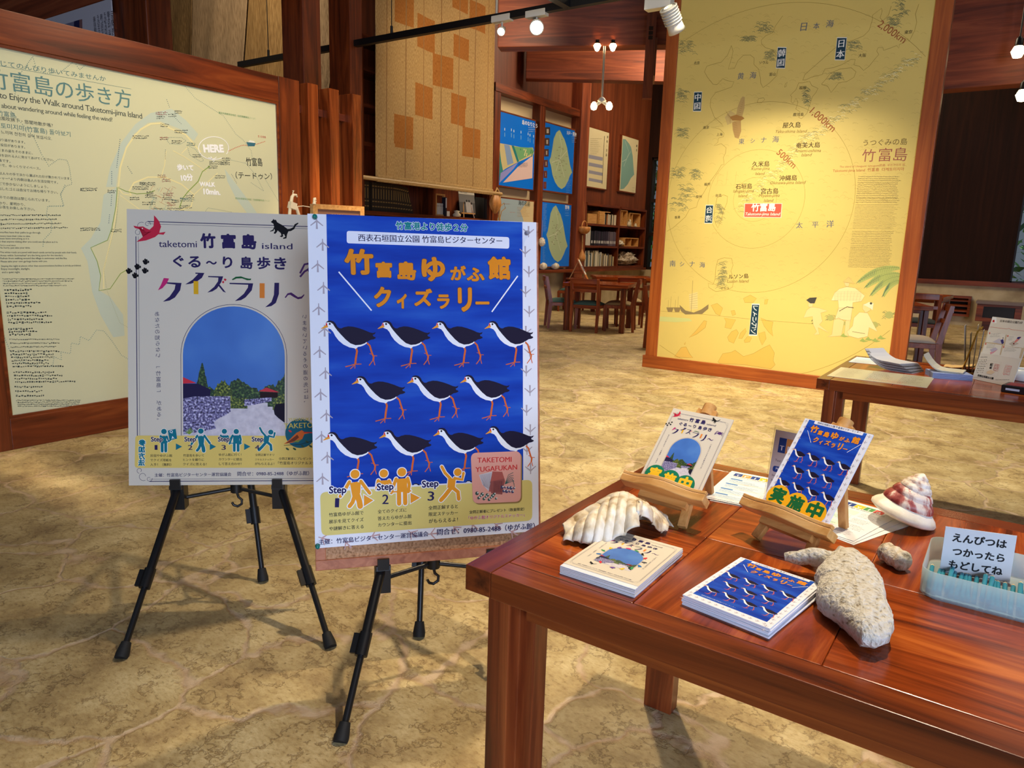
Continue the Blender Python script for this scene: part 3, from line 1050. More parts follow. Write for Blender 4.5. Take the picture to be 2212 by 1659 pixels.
def cream_design(kind):
    D = Sheet(624, 841)
    ident = D.c
    NV = (44, 34, 84)
    # double border with curls
    D.c = ident
    L, R, T, Bm = 26, 598, 44, 806
    if kind == 'poster':
        T, Bm = A3(205, 190)[1] + 2, A4(235, 1555)[1]
    for o, w in ((0, 2.2), (7, .9)):
        D.line([(L + 34, T + o), (R - 34, T + o)], w, NV)
        D.line([(L + 34, Bm - o), (R - 34, Bm - o)], w, NV)
        D.line([(L + o, T + 46), (L + o, Bm - 46)], w, NV)
        D.line([(R - o, T + 46), (R - o, Bm - 46)], w, NV)
    for sx, x in ((1, L), (-1, R)):
        for sy, y in ((1, T), (-1, Bm)):
            for cx, cy, r, a0, a1 in ((16, 16, 14, 0, 5.2), (34, 8, 9, 1, 6.5), (6, 34, 9, -1, 4.6)):
                D.line([(x + sx * (cx + r * (.5 + .5 * t / 12) * math.cos(a0 + (a1 - a0) * t / 12)), y + sy * (cy + r * (.5 + .5 * t / 12) * math.sin(a0 + (a1 - a0) * t / 12))) for t in range(13)], 1.1, NV)
    D.c = A3
    if kind != 'book':
        D.poly(DRAG, (198, 40, 66), 2)
        D.circ(196, 278, 2, (230, 214, 200), 3, 8)
        D.poly(CATP, BLACKI, 2)
        for x, y in ((230, 652), (138, 708), (222, 752), (112, 806), (42, 756)):
            D.circ(x, y + 8, 6.2, BLACKI, 2, 12)
            for a in range(4):
                D.circ(x - 22 + a * 18, y - 22 + abs(a - 1.2) * 12 - (4 if a in (1, 2) else 0), 2.7, BLACKI, 2, 9, ry=4)
        # purple crab at the right edge
        pu = (84, 50, 110)
        D.circ(2125, 740, 22, pu, 2, 14, ry=15)
        for a in (-1, 1):
            D.line([(2060 + 0 * a, 700 + a * 30), (2010, 720 + a * 40), (1960, 800 + a * 20)], 6, pu, 2)
            D.line([(2190, 720 + a * 30), (2230, 760 + a * 50), (2236, 800 + a * 30)], 5, pu, 2)
    ty = 0
    D.t('taketomi', 380, 486, 806, 490, NV, 3, .006, h=74)
    D.t('island', 1534, 506, 1876, 512, NV, 3, .006, h=66)
    for c, x0, y0, x1, y1 in (('竹', 845, 330, 1018, 500), ('富', 1078, 336, 1245, 503), ('島', 1307, 340, 1475, 512)):
        D.ch(c, x0, y0, x1, y1, NV, 3, .045)
    for c, x0, y0, x1, y1 in (('ぐ', 540, 580, 662, 708), ('る', 710, 588, 850, 716), ('〜', 908, 640, 1030, 682), ('り', 1096, 592, 1205, 722), ('島', 1295, 592, 1432, 732), ('歩', 1480, 594, 1630, 734), ('き', 1672, 600, 1810, 738)):
        D.ch(c, x0, y0, x1, y1, NV, 3, .03)
    # big coloured heading of cut strokes
    V = NV
    for p, c in (([(435, 832), (494, 838), (470, 890), (420, 946), (370, 970), (405, 905)], (196, 40, 110)), ([(470, 880), (634, 888), (618, 970), (560, 1050), (500, 1085), (424, 1098), (500, 1040), (556, 960), (566, 906), (462, 894)], V),
                 ([(788, 772), (890, 776), (862, 830), (800, 876), (740, 896), (674, 904), (760, 850), (820, 786), (790, 786)], V), ([(768, 866), (822, 868), (822, 1014), (770, 1012)], (224, 170, 30)),
                 ([(932, 810), (1100, 814), (1078, 880), (1030, 950), (980, 982), (922, 996), (1000, 930), (1042, 870), (1046, 828), (932, 822)], V), ([(1040, 912), (1062, 908), (1132, 996), (1100, 985)], V),
                 ([(1118, 836), (1140, 850), (1122, 868), (1106, 850)], (196, 40, 60)), ([(1100, 862), (1114, 878), (1098, 894), (1086, 876)], (196, 40, 60)),
                 ([(1170, 886), (1436, 892), (1420, 970), (1350, 1050), (1300, 1080), (1232, 1090), (1330, 1010), (1376, 940), (1380, 908), (1172, 900)], V),
                 ([(1196, 848), (1240, 818), (1300, 814), (1350, 832), (1390, 840), (1414, 838), (1408, 856), (1370, 858), (1310, 836), (1250, 838), (1208, 856)], (30, 92, 50)),
                 ([(1508, 890), (1564, 892), (1564, 1058), (1508, 1056)], (220, 128, 50)), ([(1674, 886), (1726, 886), (1724, 1010), (1690, 1110), (1640, 1146), (1570, 1160), (1640, 1100), (1668, 1020)], V),
                 ([(1788, 1050), (1820, 1004), (1862, 994), (1900, 1020), (1936, 1046), (1975, 1040), (2006, 1012), (2008, 1026), (1980, 1062), (1938, 1070), (1890, 1046), (1850, 1020), (1826, 1024), (1800, 1056)], (80, 40, 100))):
        D.poly(p, c, 3)
    # arch with the island lane
    cx, r, yt = A3(1222, 1150)[0], 152, A3(1222, 1150)[1]
    yb = A4(1200, 1040)[1] + (6 if kind == 'poster' else 10)
    if kind == 'book':
        yt += 6
        yb = yt + 2 * r + 60
    D.c = ident
    D.line(arch_pts(cx, r + 6, yt - 6, yb), 1.4, NV, 1)
    D.poly(arch_pts(cx, r, yt, yb), SKY, 2, True)
    rn = random.Random(4)
    h0 = yb - 236 if kind != 'book' else yb - 170
    sc = 1.0 if kind != 'book' else .8

    def Y(v):
        return h0 + v * sc
    X = lambda t: cx - r + 2 * r * t
    yy = min(Y(236), yb)
    D.poly([(X(0), Y(80)), (X(0), yb), (X(1), yb), (X(1), Y(100)), (X(.9), Y(132))], PATHC, 3, True)
    D.poly(jag(rn, X(.02), X(.98), Y(128), lambda t: sc * (26 + 26 * math.sin(t * 9) ** 2 + (16 if .45 < t < .75 else 0)), 9 * sc, 60), TREE, 3, True)
    D.poly(jag(rn, X(.12), X(.25), Y(110), lambda t: sc * 104 * (1 - abs(t * 2 - 1)) ** .7, 9 * sc, 26), TREE, 3, True)
    D.poly(jag(rn, X(.3), X(.48), Y(128), lambda t: sc * (34 + 30 * math.sin(t * 3.14)), 9 * sc, 24), TREE2, 4, True)
    D.poly(jag(rn, X(.83), X(1), Y(140), lambda t: sc * (30 + 66 * t), 12 * sc, 20), TREE, 4, True)
    D.poly(jag(rn, X(.88), X(1), Y(150), lambda t: sc * (26 + 26 * t), 6 * sc, 14), TREE2, 5, True)
    D.poly([(X(0), Y(50)), (X(.13), Y(68)), (X(0), Y(70))], (206, 52, 66), 5, True)
    D.poly([(X(0), Y(70)), (X(.15), Y(70)), (X(.27), Y(88)), (X(.26), Y(120)), (X(0), Y(130))], (36, 30, 66), 4, True)
    D.poly([(X(.74), Y(92)), (X(.82), Y(80)), (X(.95), Y(95))], (196, 60, 70), 6, True)
    D.poly([(X(.755), Y(94)), (X(.93), Y(95)), (X(.93), Y(112)), (X(.755), Y(112))], (40, 26, 30), 5, True)
    D.poly(jag(rn, X(.45), X(.63), Y(146), lambda t: 30 * sc, 4, 14), TREE2, 5, True)
    D.poly([(X(.6), Y(118)), (X(.87), Y(110)), (X(.87), Y(122)), (X(.7), Y(134)), (X(.6), Y(138))], ROCK, 6, True)
    rk = [(X(0), Y(116)), (X(.1), Y(110)), (X(.28), Y(108)), (X(.46), Y(108)), (X(.465), Y(156)), (X(.42), Y(166)), (X(.34), Y(178)), (X(.3), Y(190)), (X(.32), Y(208)), (X(.24), Y(214)), (X(.1), Y(222)), (X(0), Y(226))]
    D.poly([(a, min(b, yb)) for a, b in rk], ROCK, 6, True)
    D.poly([(X(1), Y(128)), (X(.91), Y(132)), (X(.89), Y(150)), (X(.9), Y(164)), (X(.94), Y(176)), (X(1), Y(190))], (28, 22, 40), 6, True)
    for i in range(8):
        D.line([(X(.06), min(Y(226), yb)), (X(.02 + i * .012), min(Y(206 + abs(i - 4) * 3), yb))], 2, (120, 150, 60), 7, raw=True)
    # sentences down both sides
    D.c = A3
    a0, a1 = A3(358, 1200), A4(386, 905)
    b0, b1 = A3(2008, 1230), A4(2028, 712)
    D.c = ident
    sh = 0 if kind == 'poster' else -14
    D.tv('あなたの知らない 「竹富島」 がある。', a0[0], a0[1] + sh, a1[0], a1[1] + sh, 15.5, NV, 3)
    D.tv('いま歩いているその道の先には、', b0[0], b0[1] + sh, b1[0], b1[1] + sh, 15.5, NV, 3)
    if kind == 'poster':
        D.c = A4
        D.rrect((118, 1040), (2310, 1044), (2310, 1400), (110, 1402), .1, (226, 196, 104), 7)
        D.tv('参加方法', 196, 1082, 188, 1380, 20, TEAL, 9, .05, (240, 240, 230), .06)
        for p, hgt, kd in (((440, 1215), 250, 'hold'), ((852, 1212), 252, 'walk'), ((1115, 1200), 235, 'half'), ((1248, 1208), 242, 'stand'), ((1585, 1200), 236, 'jump')):
            u, v = A4(*p)
            kk = (v - A4(p[0], p[1] - hgt)[1]) / 100
            T0 = len(D.it)
            person(D, u, v, kk, kd, TEAL, (236, 232, 214))
            D.it[T0:] = [(a, b, c, d + 5) for a, b, c, d in D.it[T0:]]
        D.poly([(482, 985), (570, 965), (586, 1075), (500, 1094)], TEAL, 9)
        D.t('Q', 508, 1018, 540, 1012, WHITE, 10, .02)
        D.t('A', 525, 1080, 556, 1074, WHITE, 10, .02)
        for s, x in (('1', 335), ('2', 708), ('3', 1082), ('4', 1456)):
            D.ch(s, x, 1146, x + (50 if s != '1' else 32), 1200, NV, 11, .01)
        for x in (294, 668, 1043, 1421):
            D.t('Step', x, 1124, x + 132, 1122, NV, 11, .03, halo=(238, 226, 190), hw=.06)
        for x in (572, 952, 1336):
            D.poly([(x, 1128), (x + 70, 1164), (x, 1202)], TEAL, 9)
        for s, x0, y, x1 in (('民宿やゆがふ館', 288, 1280, 530), ('でクイズ用紙を', 286, 1330, 524), ('入手！（無料）', 284, 1382, 520), ('竹富島を歩いて', 654, 1278, 888), ('ヒントを頼りに', 654, 1326, 888), ('クイズに答える！', 652, 1376, 915),
                             ('ゆがふ館に行く！', 1052, 1270, 1305), ('カウンターに提出', 1052, 1320, 1310), ('して答え合わせ！', 1055, 1372, 1305), ('全問正解でオリ', 1458, 1270, 1670), ('ジナルステッカー', 1458, 1320, 1668), ('がもらえるよ！', 1456, 1370, 1672), ('全問正解者にプレゼント（数量限定）', 1722, 1314, 2270), ('「竹富島オリジナルステッカー」', 1715, 1366, 2270)):
            D.t(s, x0, y, x1, y, (34, 28, 40), 8, .014)
        D.t('主催：竹富島ビジターセンター運営協議会', 332, 1504, 1192, 1494, NV, 3, .014)
        D.t('問合せ：0980-85-2488（ゆがふ館）', 1258, 1494, 2062, 1486, NV, 3, .014)
        D.circ(1964, 1016, 46, (28, 96, 116), 9, 40)
        D.t('YUGAFUKAN', 1830, 880, 2140, 872, (206, 190, 90), 10, .012)
        D.t('TAKETOMI', 1782, 962, 2190, 948, (206, 190, 90), 10, .012)
        D.poly([(1780, 1136), (1850, 1080), (1920, 1010), (1980, 980), (2010, 1000), (2095, 1006), (2010, 1024), (1985, 1080), (1930, 1110), (1870, 1120)], (216, 110, 50), 11)
        D.poly([(1850, 1092), (1930, 1030), (1950, 1060), (1900, 1104), (1800, 1130)], (120, 60, 40), 12)
        D.line([(2000, 1004), (2110, 1008)], 3, (206, 50, 40), 12)
        D.poly([(1870, 1110), (1940, 1090), (1985, 1078), (1940, 1116)], (120, 140, 70), 12)
        D.line([(1780, 1150), (1960, 1140), (2140, 1090)], 1.4, (40, 40, 40), 12)
        for x, y in ((1820, 1190), (1900, 1190), (2040, 1110), (2080, 1160), (1850, 990), (1990, 1160)):
            D.circ(x, y, 6, (56, 84, 60) if y > 1000 else (200, 60, 70), 12, 10, ry=3, rot=.6)
    elif kind == 'card':
        D.c = ident
        for i, c in enumerate('実施中'):
            D.circ(130 + i * 160, 730 + i * 14, 98, (22, 118, 84), 8)
            D.t(c, 66 + i * 160, 790 + i * 14, 194 + i * 160, 790 + i * 14, (238, 190, 40), 9, .05)
    else:
        D.c = ident
        cols = ((214, 50, 60), (60, 60, 70), (40, 110, 180), (60, 150, 90), (230, 190, 40), (110, 70, 150), (220, 70, 120), (70, 150, 100), (30, 30, 34))
        for i in range(15):
            a = -2.6 + i * 5.6 / 14
            x, y = cx + 172 * math.sin(a) * 1.05, yt + 190 - 200 * math.cos(a)
            D.circ(x, y, 22, cols[i % 9], 9, 9, ry=10, rot=a * 2)
            D.poly([(x, y), (x + 30 * math.cos(a), y + 26 * math.sin(a)), (x + 10, y + 20)], cols[i % 9], 9, True)
        D.poly([((a - 1632) * .2 + 150, (b - 170) * .2 + 690) for a, b in CATP], BLACKI, 9, True)
        D.t('主催：竹富島ビジターセンター運営協議会　問合せ：0980-85-2488（ゆがふ館）', 90, 786, 540, 786, NV, 3, .01)
    D.c = ident
    return D


PINK = M('push_pin_green', (10, 120, 110), .25, coat=.4)
# ---------------------------------------------------------------- easel stands
def easel(name, label, fl, fr, re, clipL, clipR, hub, plane, top):
    """black tripod easel: feet on the floor, clips that carry the board, hub with braces"""
    fl, fr, re, clipL, clipR, hub = [Vector(p) for p in (fl, fr, re, clipL, clipR, hub)]
    base = (fl + fr + re) / 3
    base.z = 0
    t = thing(name, label, 'easel', base)
    loc = lambda p: Vector(p) - base
    n = plane
    # apex where the two front legs meet
    dl, dr = (clipL - fl).normalized(), (clipR - fr).normalized()
    w = (fr - fl).normalized()
    ml = ((clipR - clipL).dot(w))
    mf = ((fr - fl).dot(w))
    s = mf / max(mf - ml, .01)
    apex = (fl + (clipL - fl) * s + fr + (clipR - fr) * s) / 2
    for f, a in ((fl, apex), (fr, apex), (re, apex)):
        d = (a - f).normalized()
        L = (a - f).length
        k = f + d * min(.24, L * .3)
        lg = MB().tube([loc(f + d * .03), loc(k)], .0085, 10).tube([loc(k), loc(a)], .0125, 10).build('leg', BLACK, t)
        MB().tube([loc(f) + Vector((0, 0, .002)), loc(f + d * .014), loc(f + d * .045)], [.017, .018, .013], 12).build('rubber_foot', M('rubber', (12, 12, 12), .7), lg)
        c = MB().tube([loc(k - d * .045), loc(k + d * .012)], .0165, 8)
        sd = d.cross(Vector((0, 0, 1))).normalized()
        c.bar(loc(k - d * .04 - sd * .02), loc(k + d * .008 - sd * .02), .01, .018, sd)
        c.build('leg_clamp', BLACK, lg)
    up = (apex - (fl + fr) / 2).normalized()
    MB().tube([loc(apex - up * .02), loc(top)], .0125, 10).build('mast', BLACK, t)
    for c in (clipL, clipR):
        d = Vector((0, 0, 1))
        cl = MB().bar(loc(c - d * .075), loc(c + d * .012), .04, .04, n).bar(loc(c - d * .004), loc(c + n * .035 - d * .004), .036, .012, d)
        cl.bar(loc(c + n * .033 - d * .008), loc(c + n * .033 + d * .022), .03, .006, n)
        cl.build('support_clip', BLACK, t)
    MB().tube([loc(hub + Vector((0, 0, .03))), loc(hub - Vector((0, 0, .012)))], .019, 10).build('hub', BLACK, t)
    pts = [hub + Vector((0, 0, -.012))] + [hub + Vector((0, 0, -.03)) + w * (.016 * math.sin(a)) + Vector((0, 0, -.016 * (1 - math.cos(a)))) for a in (.3, 1.2, 2.1, 3.1, 3.9, 4.6)]
    MB().tube([loc(p) for p in pts], .0042, 8).build('hook', BLACK, t)
    for c in (clipL, clipR):
        br = MB().tube([loc(hub), loc(c - Vector((0, 0, .045)) - n * .005)], .0065, 8)
        br.build('brace', BLACK, t)
    MB().tube([loc(hub), loc(re + (apex - re) * .62)], .0065, 8).build('brace', BLACK, t)
    return t


n1p = (-P1u).cross(P1w).normalized()
n2p = (-B2u).cross(B2w).normalized()
# first easel with the cream poster
fl1, fr1, re1 = onz(261, 1424), onz(715, 1400), onz(569, 1257)
pp1 = P1O - n1p * .024
cl1, cr1 = onpl(387, 1054, pp1, n1p), onpl(604, 1054, pp1, n1p)
cl1.z = cr1.z = P1O.z - .841 * P1u.z - .006
hub1 = onpl(511, 1054, P1O - n1p * .06, n1p)
easel('display_easel', 'black tripod easel holding the cream poster', fl1, fr1, re1, cl1, cr1, hub1, n1p, P1O + P1w * .31 - n1p * .03 - P1u * .2)
tag(cream_design('poster').emit('poster', P1O, P1w, -P1u, CREAMP, thick=.005, lay=.0002), 'cream quiz rally poster with blue sky archway photo on black easel', 'poster')
# second easel with cork board and blue poster
fl2, fr2, re2 = onz(735, 1606), onz(1163, 1532), onz(905, 1377)
cl2, cr2 = onpl(826, 1243, B2O - n2p * .03, n2p), B2O + B2w * .46 - B2u * .9 - n2p * .03
cl2.z = cr2.z = B2O.z - .9 * B2u.z - .006
hub2 = onpl(936, 1216, B2O - n2p * .07, n2p)
easel('display_easel', 'black tripod easel holding the cork board and blue poster', fl2, fr2, re2, cl2, cr2, hub2, n2p, B2O + B2w * .3 - n2p * .035 - B2u * .2)
bt = thing('cork_board', 'wood framed cork board behind the blue bird poster', 'cork board', B2O - B2u * .9)
lo = lambda p: p - (B2O - B2u * .9)
FR = wood('pine_frame_X', ((146, 78, 44), (176, 104, 66), (196, 128, 88)), 'X', .5, 30, 3)
CORK = speck('cork', ((140, 96, 62), (186, 138, 98), (206, 160, 120)), 160, .85, 3)
fb = MB()
O = B2O - B2u * .9
for a, w_, u_ in ((O, .6, .026), (O + B2u * .874, .6, .026)):
    fb.slab(lo(a) - n2p * .02, B2w * w_, B2u * u_, n2p * .02)
for a in (O + B2u * .026, O + B2w * .574 + B2u * .026):
    fb.slab(lo(a) - n2p * .02, B2w * .026, B2u * .848, n2p * .02)
fb.build('board_frame', FR, bt, bevel=.0015)
MB().slab(lo(O + B2w * .02 + B2u * .02) - n2p * .012, B2w * .56, B2u * .86, n2p * .006).build('cork_panel', CORK, bt)
tag(blue_design('poster').emit('poster', B2O + n2p * .0016, B2w, -B2u, LAV, thick=.0008, lay=.0002), 'blue poster of walking white-breasted birds pinned to cork board', 'poster')
for i, (px, py, s) in enumerate(((680, 469, 'top left'), (686, 1179, 'bottom left'))):
    p = onpl(px, py, B2O + n2p * .003, n2p)
    c = (p.x, p.y, p.z)
    pin = MB().lathe([(0, 0), (.0062, 0), (.0066, .003), (.0042, .006), (.0042, .010), (.0058, .012), (.005, .0145), (0, .015)], (0, 0, 0), 14, 0, n2p).build('push_pin', PINK, None, p)
    tag(pin, 'green push pin at the %s corner of the blue poster' % s, 'push pin', 'push pins in the blue poster')
p = B2O + B2w * .566 - B2u * .03 + n2p * .003
pin = MB().lathe([(0, 0), (.0062, 0), (.0066, .003), (.0042, .006), (.0042, .010), (.0058, .012), (.005, .0145), (0, .015)], (0, 0, 0), 14, 0, n2p).build('push_pin', M('push_pin_clear', (205, 205, 222), .1, trans=.6), None, p)
tag(pin, 'clear push pin at the top right corner of the blue poster', 'push pin', 'push pins in the blue poster')

# ---------------------------------------------------------------- big yellow map panel
YP = 6.39
YELLOW = speck('panel_paper', ((190, 164, 82), (224, 200, 112), (240, 220, 144)), .35, .45, 5, 'UV', (.6, 1.6, 1), (.3, .5, .72), spec=.4)
YO = Vector((-2.735, YP, 3.5))
cvY = planeconv(YO, Vector((1, 0, 0)), Vector((0, 0, -1)))
YA, YB = off(cvY, 1400, 0, 3.3515), off(cvY, 1400, 400, 3.3515)


def yellow_art():
    D = Sheet(1980, 3395)
    LN, OL, DK, RB, BLU = (160, 128, 52), (126, 118, 62), (70, 56, 34), (160, 84, 50), (110, 114, 124)
    D.c = YA
    c = cvY(1630, 431)
    for y, w in ((383, 1.6), (323, 1.8), (221, 2), (14, 2.2)):
        r = c[1] - cvY(1640, y)[1]
        pts = []
        for i in range(97):
            a = 2 * math.pi * i / 96
            q = (c[0] + r * math.cos(a), c[1] + r * math.sin(a))
            if 4 < q[0] < 1976:
                pts.append(q)
            elif len(pts) > 1:
                D.line(pts, w, LN, 1, raw=True)
                pts = []
            else:
                pts = []
        if len(pts) > 1:
            D.line(pts, w, LN, 1, raw=True)
    # coasts
    coast = [
        [(603, 330), (615, 370), (605, 420), (580, 500), (625, 495), (650, 440), (690, 400), (740, 398), (768, 420), (765, 465), (800, 500), (812, 560), (815, 600), (832, 635), (880, 600), (930, 550), (945, 480), (940, 440), (925, 390), (900, 360), (850, 345), (822, 320), (820, 290), (850, 260), (905, 235), (920, 190), (975, 115)],
        [(603, 330), (575, 400), (530, 450), (470, 465), (425, 480), (408, 520), (430, 560), (470, 610), (500, 612), (540, 570), (575, 585), (622, 592), (605, 630), (550, 650), (490, 670), (455, 715), (450, 770), (480, 850), (525, 890), (545, 915), (455, 920), (520, 935), (550, 965), (545, 990), (510, 1000), (505, 1030), (475, 1055), (500, 1050), (530, 1040), (565, 1070), (560, 1110), (545, 1140), (550, 1190), (530, 1195), (510, 1230), (490, 1260), (460, 1300), (440, 1330), (400, 1400), (365, 1450), (350, 1500), (300, 1515), (270, 1570), (220, 1615), (180, 1650), (135, 1675)],
        [(1120, 580), (1135, 540), (1180, 500), (1260, 430), (1350, 350), (1430, 310), (1500, 285), (1560, 260), (1600, 220), (1625, 140), (1625, 110), (1690, 60), (1695, 80), (1680, 130), (1700, 150), (1740, 110), (1760, 45)],
        [(1960, 30), (1935, 100), (1945, 160), (1930, 220), (1905, 270), (1890, 300), (1880, 280), (1850, 310), (1820, 322), (1815, 350), (1800, 330), (1750, 350), (1705, 365), (1700, 345), (1665, 345), (1655, 370), (1670, 395), (1640, 430), (1600, 480), (1560, 510), (1530, 480), (1490, 470), (1500, 430), (1470, 430), (1400, 470), (1340, 490), (1280, 500), (1260, 540), (1220, 550), (1180, 560), (1150, 575), (1120, 580)],
        [(1255, 610), (1290, 570), (1320, 530), (1390, 500), (1470, 490), (1505, 520), (1490, 560), (1440, 590), (1380, 600), (1350, 640), (1325, 670), (1300, 625), (1255, 610)],
        [(1090, 600), (1120, 600), (1170, 590), (1185, 620), (1230, 640), (1215, 670), (1190, 700), (1170, 760), (1150, 820), (1110, 860), (1090, 850), (1100, 810), (1070, 790), (1085, 740), (1070, 710), (1050, 750), (1035, 735), (1040, 700), (1030, 690), (1070, 650), (1090, 600)],
        [(500, 1431), (545, 1411), (575, 1421), (570, 1471), (545, 1531), (530, 1591), (505, 1651), (490, 1621), (475, 1571), (485, 1501), (500, 1431)],
        [(505, 1881), (550, 1866), (605, 1871), (615, 1921), (600, 1961), (620, 2031), (610, 2081), (560, 2101), (490, 2111), (440, 2081), (435, 2051), (470, 2061), (485, 2021), (490, 1941), (505, 1881)],
        [(790, 740), (800, 715), (835, 708), (845, 720), (820, 745), (790, 740)], [(988, 630), (995, 605), (1008, 595), (1000, 625), (988, 632)],
    ]
    for p in coast:
        D.line(p, 2.6, LN, 2)
    D.c = YB
    ISL = (226, 186, 92)
    for p in ([(455, 870), (500, 855), (540, 890), (520, 945), (490, 930), (470, 895)], [(600, 910), (625, 905), (635, 935), (610, 945)], [(550, 960), (635, 975), (600, 1040), (555, 1030), (565, 990)], [(575, 1100), (605, 1060), (640, 1045), (655, 1070), (635, 1110), (620, 1145), (585, 1130)],
              [(655, 1110), (670, 1070), (705, 1035), (710, 1060), (680, 1110)], [(695, 1125), (720, 1095), (750, 1105), (735, 1135), (700, 1140)], [(815, 960), (860, 980), (905, 990), (895, 1040), (905, 1095), (870, 1060), (840, 1020)], [(800, 1075), (845, 1060), (855, 1110), (825, 1160), (805, 1110)],
              [(295, 1105), (350, 1050), (405, 980), (425, 985), (415, 1030), (350, 1080)], [(505, 1280), (540, 1220), (600, 1210), (630, 1195), (690, 1240), (760, 1220), (830, 1180), (880, 1155), (915, 1215), (905, 1270), (920, 1300), (890, 1330), (700, 1300), (520, 1290)],
              [(190, 1240), (240, 1175), (275, 1170), (300, 1220), (325, 1250), (210, 1245)], [(690, 820), (740, 795), (785, 820), (760, 850), (700, 850)], [(845, 830), (870, 825), (860, 860), (842, 862)], [(260, 1150), (272, 1135), (268, 1155)]):
        D.poly(p, ISL, 1)
        D.line(p, 2, LN, 2, closed=True)
    # hills and swell: many small pen arcs
    rn = random.Random(11)
    D.c = YA

    def arcs(x, y, w, h, n, col, sz, wd):
        for _ in range(n):
            px, py = x + rn.uniform(-w, w), y + rn.uniform(-h, h)
            s_ = sz * rn.uniform(.6, 1.4)
            D.line([(px - s_, py + s_ * .25), (px - s_ * .4, py - s_ * .2), (px + s_ * .3, py - s_ * .22), (px + s_, py + s_ * .3)], wd, col, 1)
    for x, y, w, h in ((280, 340, 60, 50), (830, 200, 70, 40), (880, 400, 40, 40), (1830, 60, 50, 60), (1780, 160, 40, 40), (1480, 330, 60, 40), (1360, 550, 50, 25), (1145, 700, 25, 70), (250, 690, 40, 50), (250, 960, 40, 40), (210, 1250, 50, 40), (345, 1260, 40, 40), (280, 1380, 60, 50), (230, 1470, 70, 60), (520, 1540, 25, 80), (540, 1960, 25, 70), (530, 2030, 30, 60), (730, 280, 50, 20)):
        arcs(x, y, w, h, 34, (150, 144, 92), 16, 3.0)
        arcs(x, y, w * .7, h * .7, 18, (128, 128, 92), 12, 3.4)
    arcs(1100, 900, 900, 800, 620, (196, 170, 92), 17, 1.6)
    arcs(900, 1900, 760, 280, 300, (206, 180, 104), 16, 1.5)
    for x, y in [(1950 - i * 22, 400 + i * 17 + 14 * math.sin(i)) for i in range(36)] + [(1180 - i * 24, 960 + i * 26) for i in range(22)]:
        arcs(x, y, 40, 34, 6, (150, 142, 92), 15, 2)
        arcs(x, y, 36, 26, 3, (240, 232, 180), 12, 2.6)
    # bird of prey
    BR = (150, 110, 60)
    D.poly([(636, 835), (650, 770), (672, 712), (686, 698), (700, 704), (698, 780), (680, 850), (655, 862)], (196, 166, 104), 3)
    D.poly([(608, 878), (672, 874), (674, 950), (655, 1004), (628, 996), (613, 940)], (186, 150, 92), 3)
    D.poly([(556, 850), (594, 800), (645, 832), (620, 882), (574, 906)], (206, 180, 116), 3)
    D.poly([(590, 846), (640, 830), (685, 845), (698, 858), (670, 874), (610, 872)], (170, 124, 66), 4)
    for i in range(9):
        D.line([(640 + i * 6, 840 - i * 14), (668 + i * 3, 845 - i * 14)], 1.6, BR, 4)
        D.line([(610 + i * 2, 890 + i * 12), (640 + i * 3, 885 + i * 12)], 1.6, BR, 4)
        D.line([(600, 852), (562 + i * 4, 850 + (i - 4) * 12)], 1.3, BR, 4)
    # lettering: names of seas, towns, islands
    for s, pts in (('日本海', [(1100, 225, 1145, 222), (1192, 212, 1238, 209), (1285, 200, 1340, 196)]), ('黄海', [(645, 576, 690, 575), (733, 570, 780, 568)]), ('東シナ海', [(655, 1045, 695, 1043), (740, 1036, 772, 1034), (815, 1034, 855, 1032), (898, 1032, 945, 1030)]),
                   ('太平洋', [(1070, 1653, 1118, 1651), (1185, 1650, 1233, 1648), (1290, 1648, 1345, 1645)]), ('南シナ海', [(157, 1930, 198, 1929), (230, 1928, 262, 1927), (300, 1930, 338, 1929), (372, 1938, 412, 1937)])):
        for ch_, q in zip(s, pts):
            D.t(ch_, *q, BLU, 3, .012)
    for s, x0, y0, x1, y1 in (('北京', 330, 468, 372, 466), ('ソウル', 803, 465, 870, 463), ('釜山', 875, 550, 922, 548), ('福岡', 1092, 648, 1142, 646), ('大阪', 1520, 416, 1577, 413), ('東京', 1853, 248, 1912, 243), ('鹿児島', 1048, 842, 1125, 840), ('南京', 398, 935, 440, 933), ('上海', 495, 985, 538, 983), ('福州', 405, 1346, 448, 1343),
                              ('泉州', 345, 1436, 388, 1434), ('台北', 488, 1426, 532, 1424), ('香港', 192, 1584, 232, 1582), ('マニラ', 525, 2098, 585, 2096)):
        D.t(s, x0, y0, x1, y1, DK, 3, .012)
    for s, x0, y0, x1, y1 in (('屋久島', 972, 928, 1103, 924), ('奄美大島', 1068, 1073, 1243, 1068), ('久米島', 752, 1209, 877, 1205), ('沖縄島', 948, 1311, 1077, 1306), ('石垣島', 632, 1370, 752, 1366), ('宮古島', 815, 1405, 942, 1402), ('ルソン島', 582, 2021, 727, 2014)):
        D.t(s, x0, y0, x1, y1, (84, 66, 40), 3, .02)
    for s, x0, y0, x1, y1 in (('Yaku-shima Island', 922, 963, 1150, 960), ('Amami-oshima', 1058, 1103, 1250, 1100), ('Island', 1108, 1133, 1185, 1131), ('Kume-jima', 745, 1240, 878, 1237), ('Island', 775, 1268, 845, 1266), ('Okinawa-jima Island', 882, 1342, 1140, 1338), ('Ishigaki-jima', 615, 1402, 763, 1399), ('Island', 652, 1429, 720, 1427), ('Miyako-jima', 800, 1434, 950, 1432), ('Island', 837, 1463, 908, 1461), ('Luzon Island', 573, 2047, 730, 2045)):
        D.t(s, x0, y0, x1, y1, (130, 100, 50), 3, 0, shear=.25)
    D.t('2,000km', 1650, 196, 1838, 322, RB, 3)
    D.t('1,000km', 1160, 822, 1325, 964, RB, 3)
    D.t('500km', 926, 1112, 1048, 1222, RB, 3)
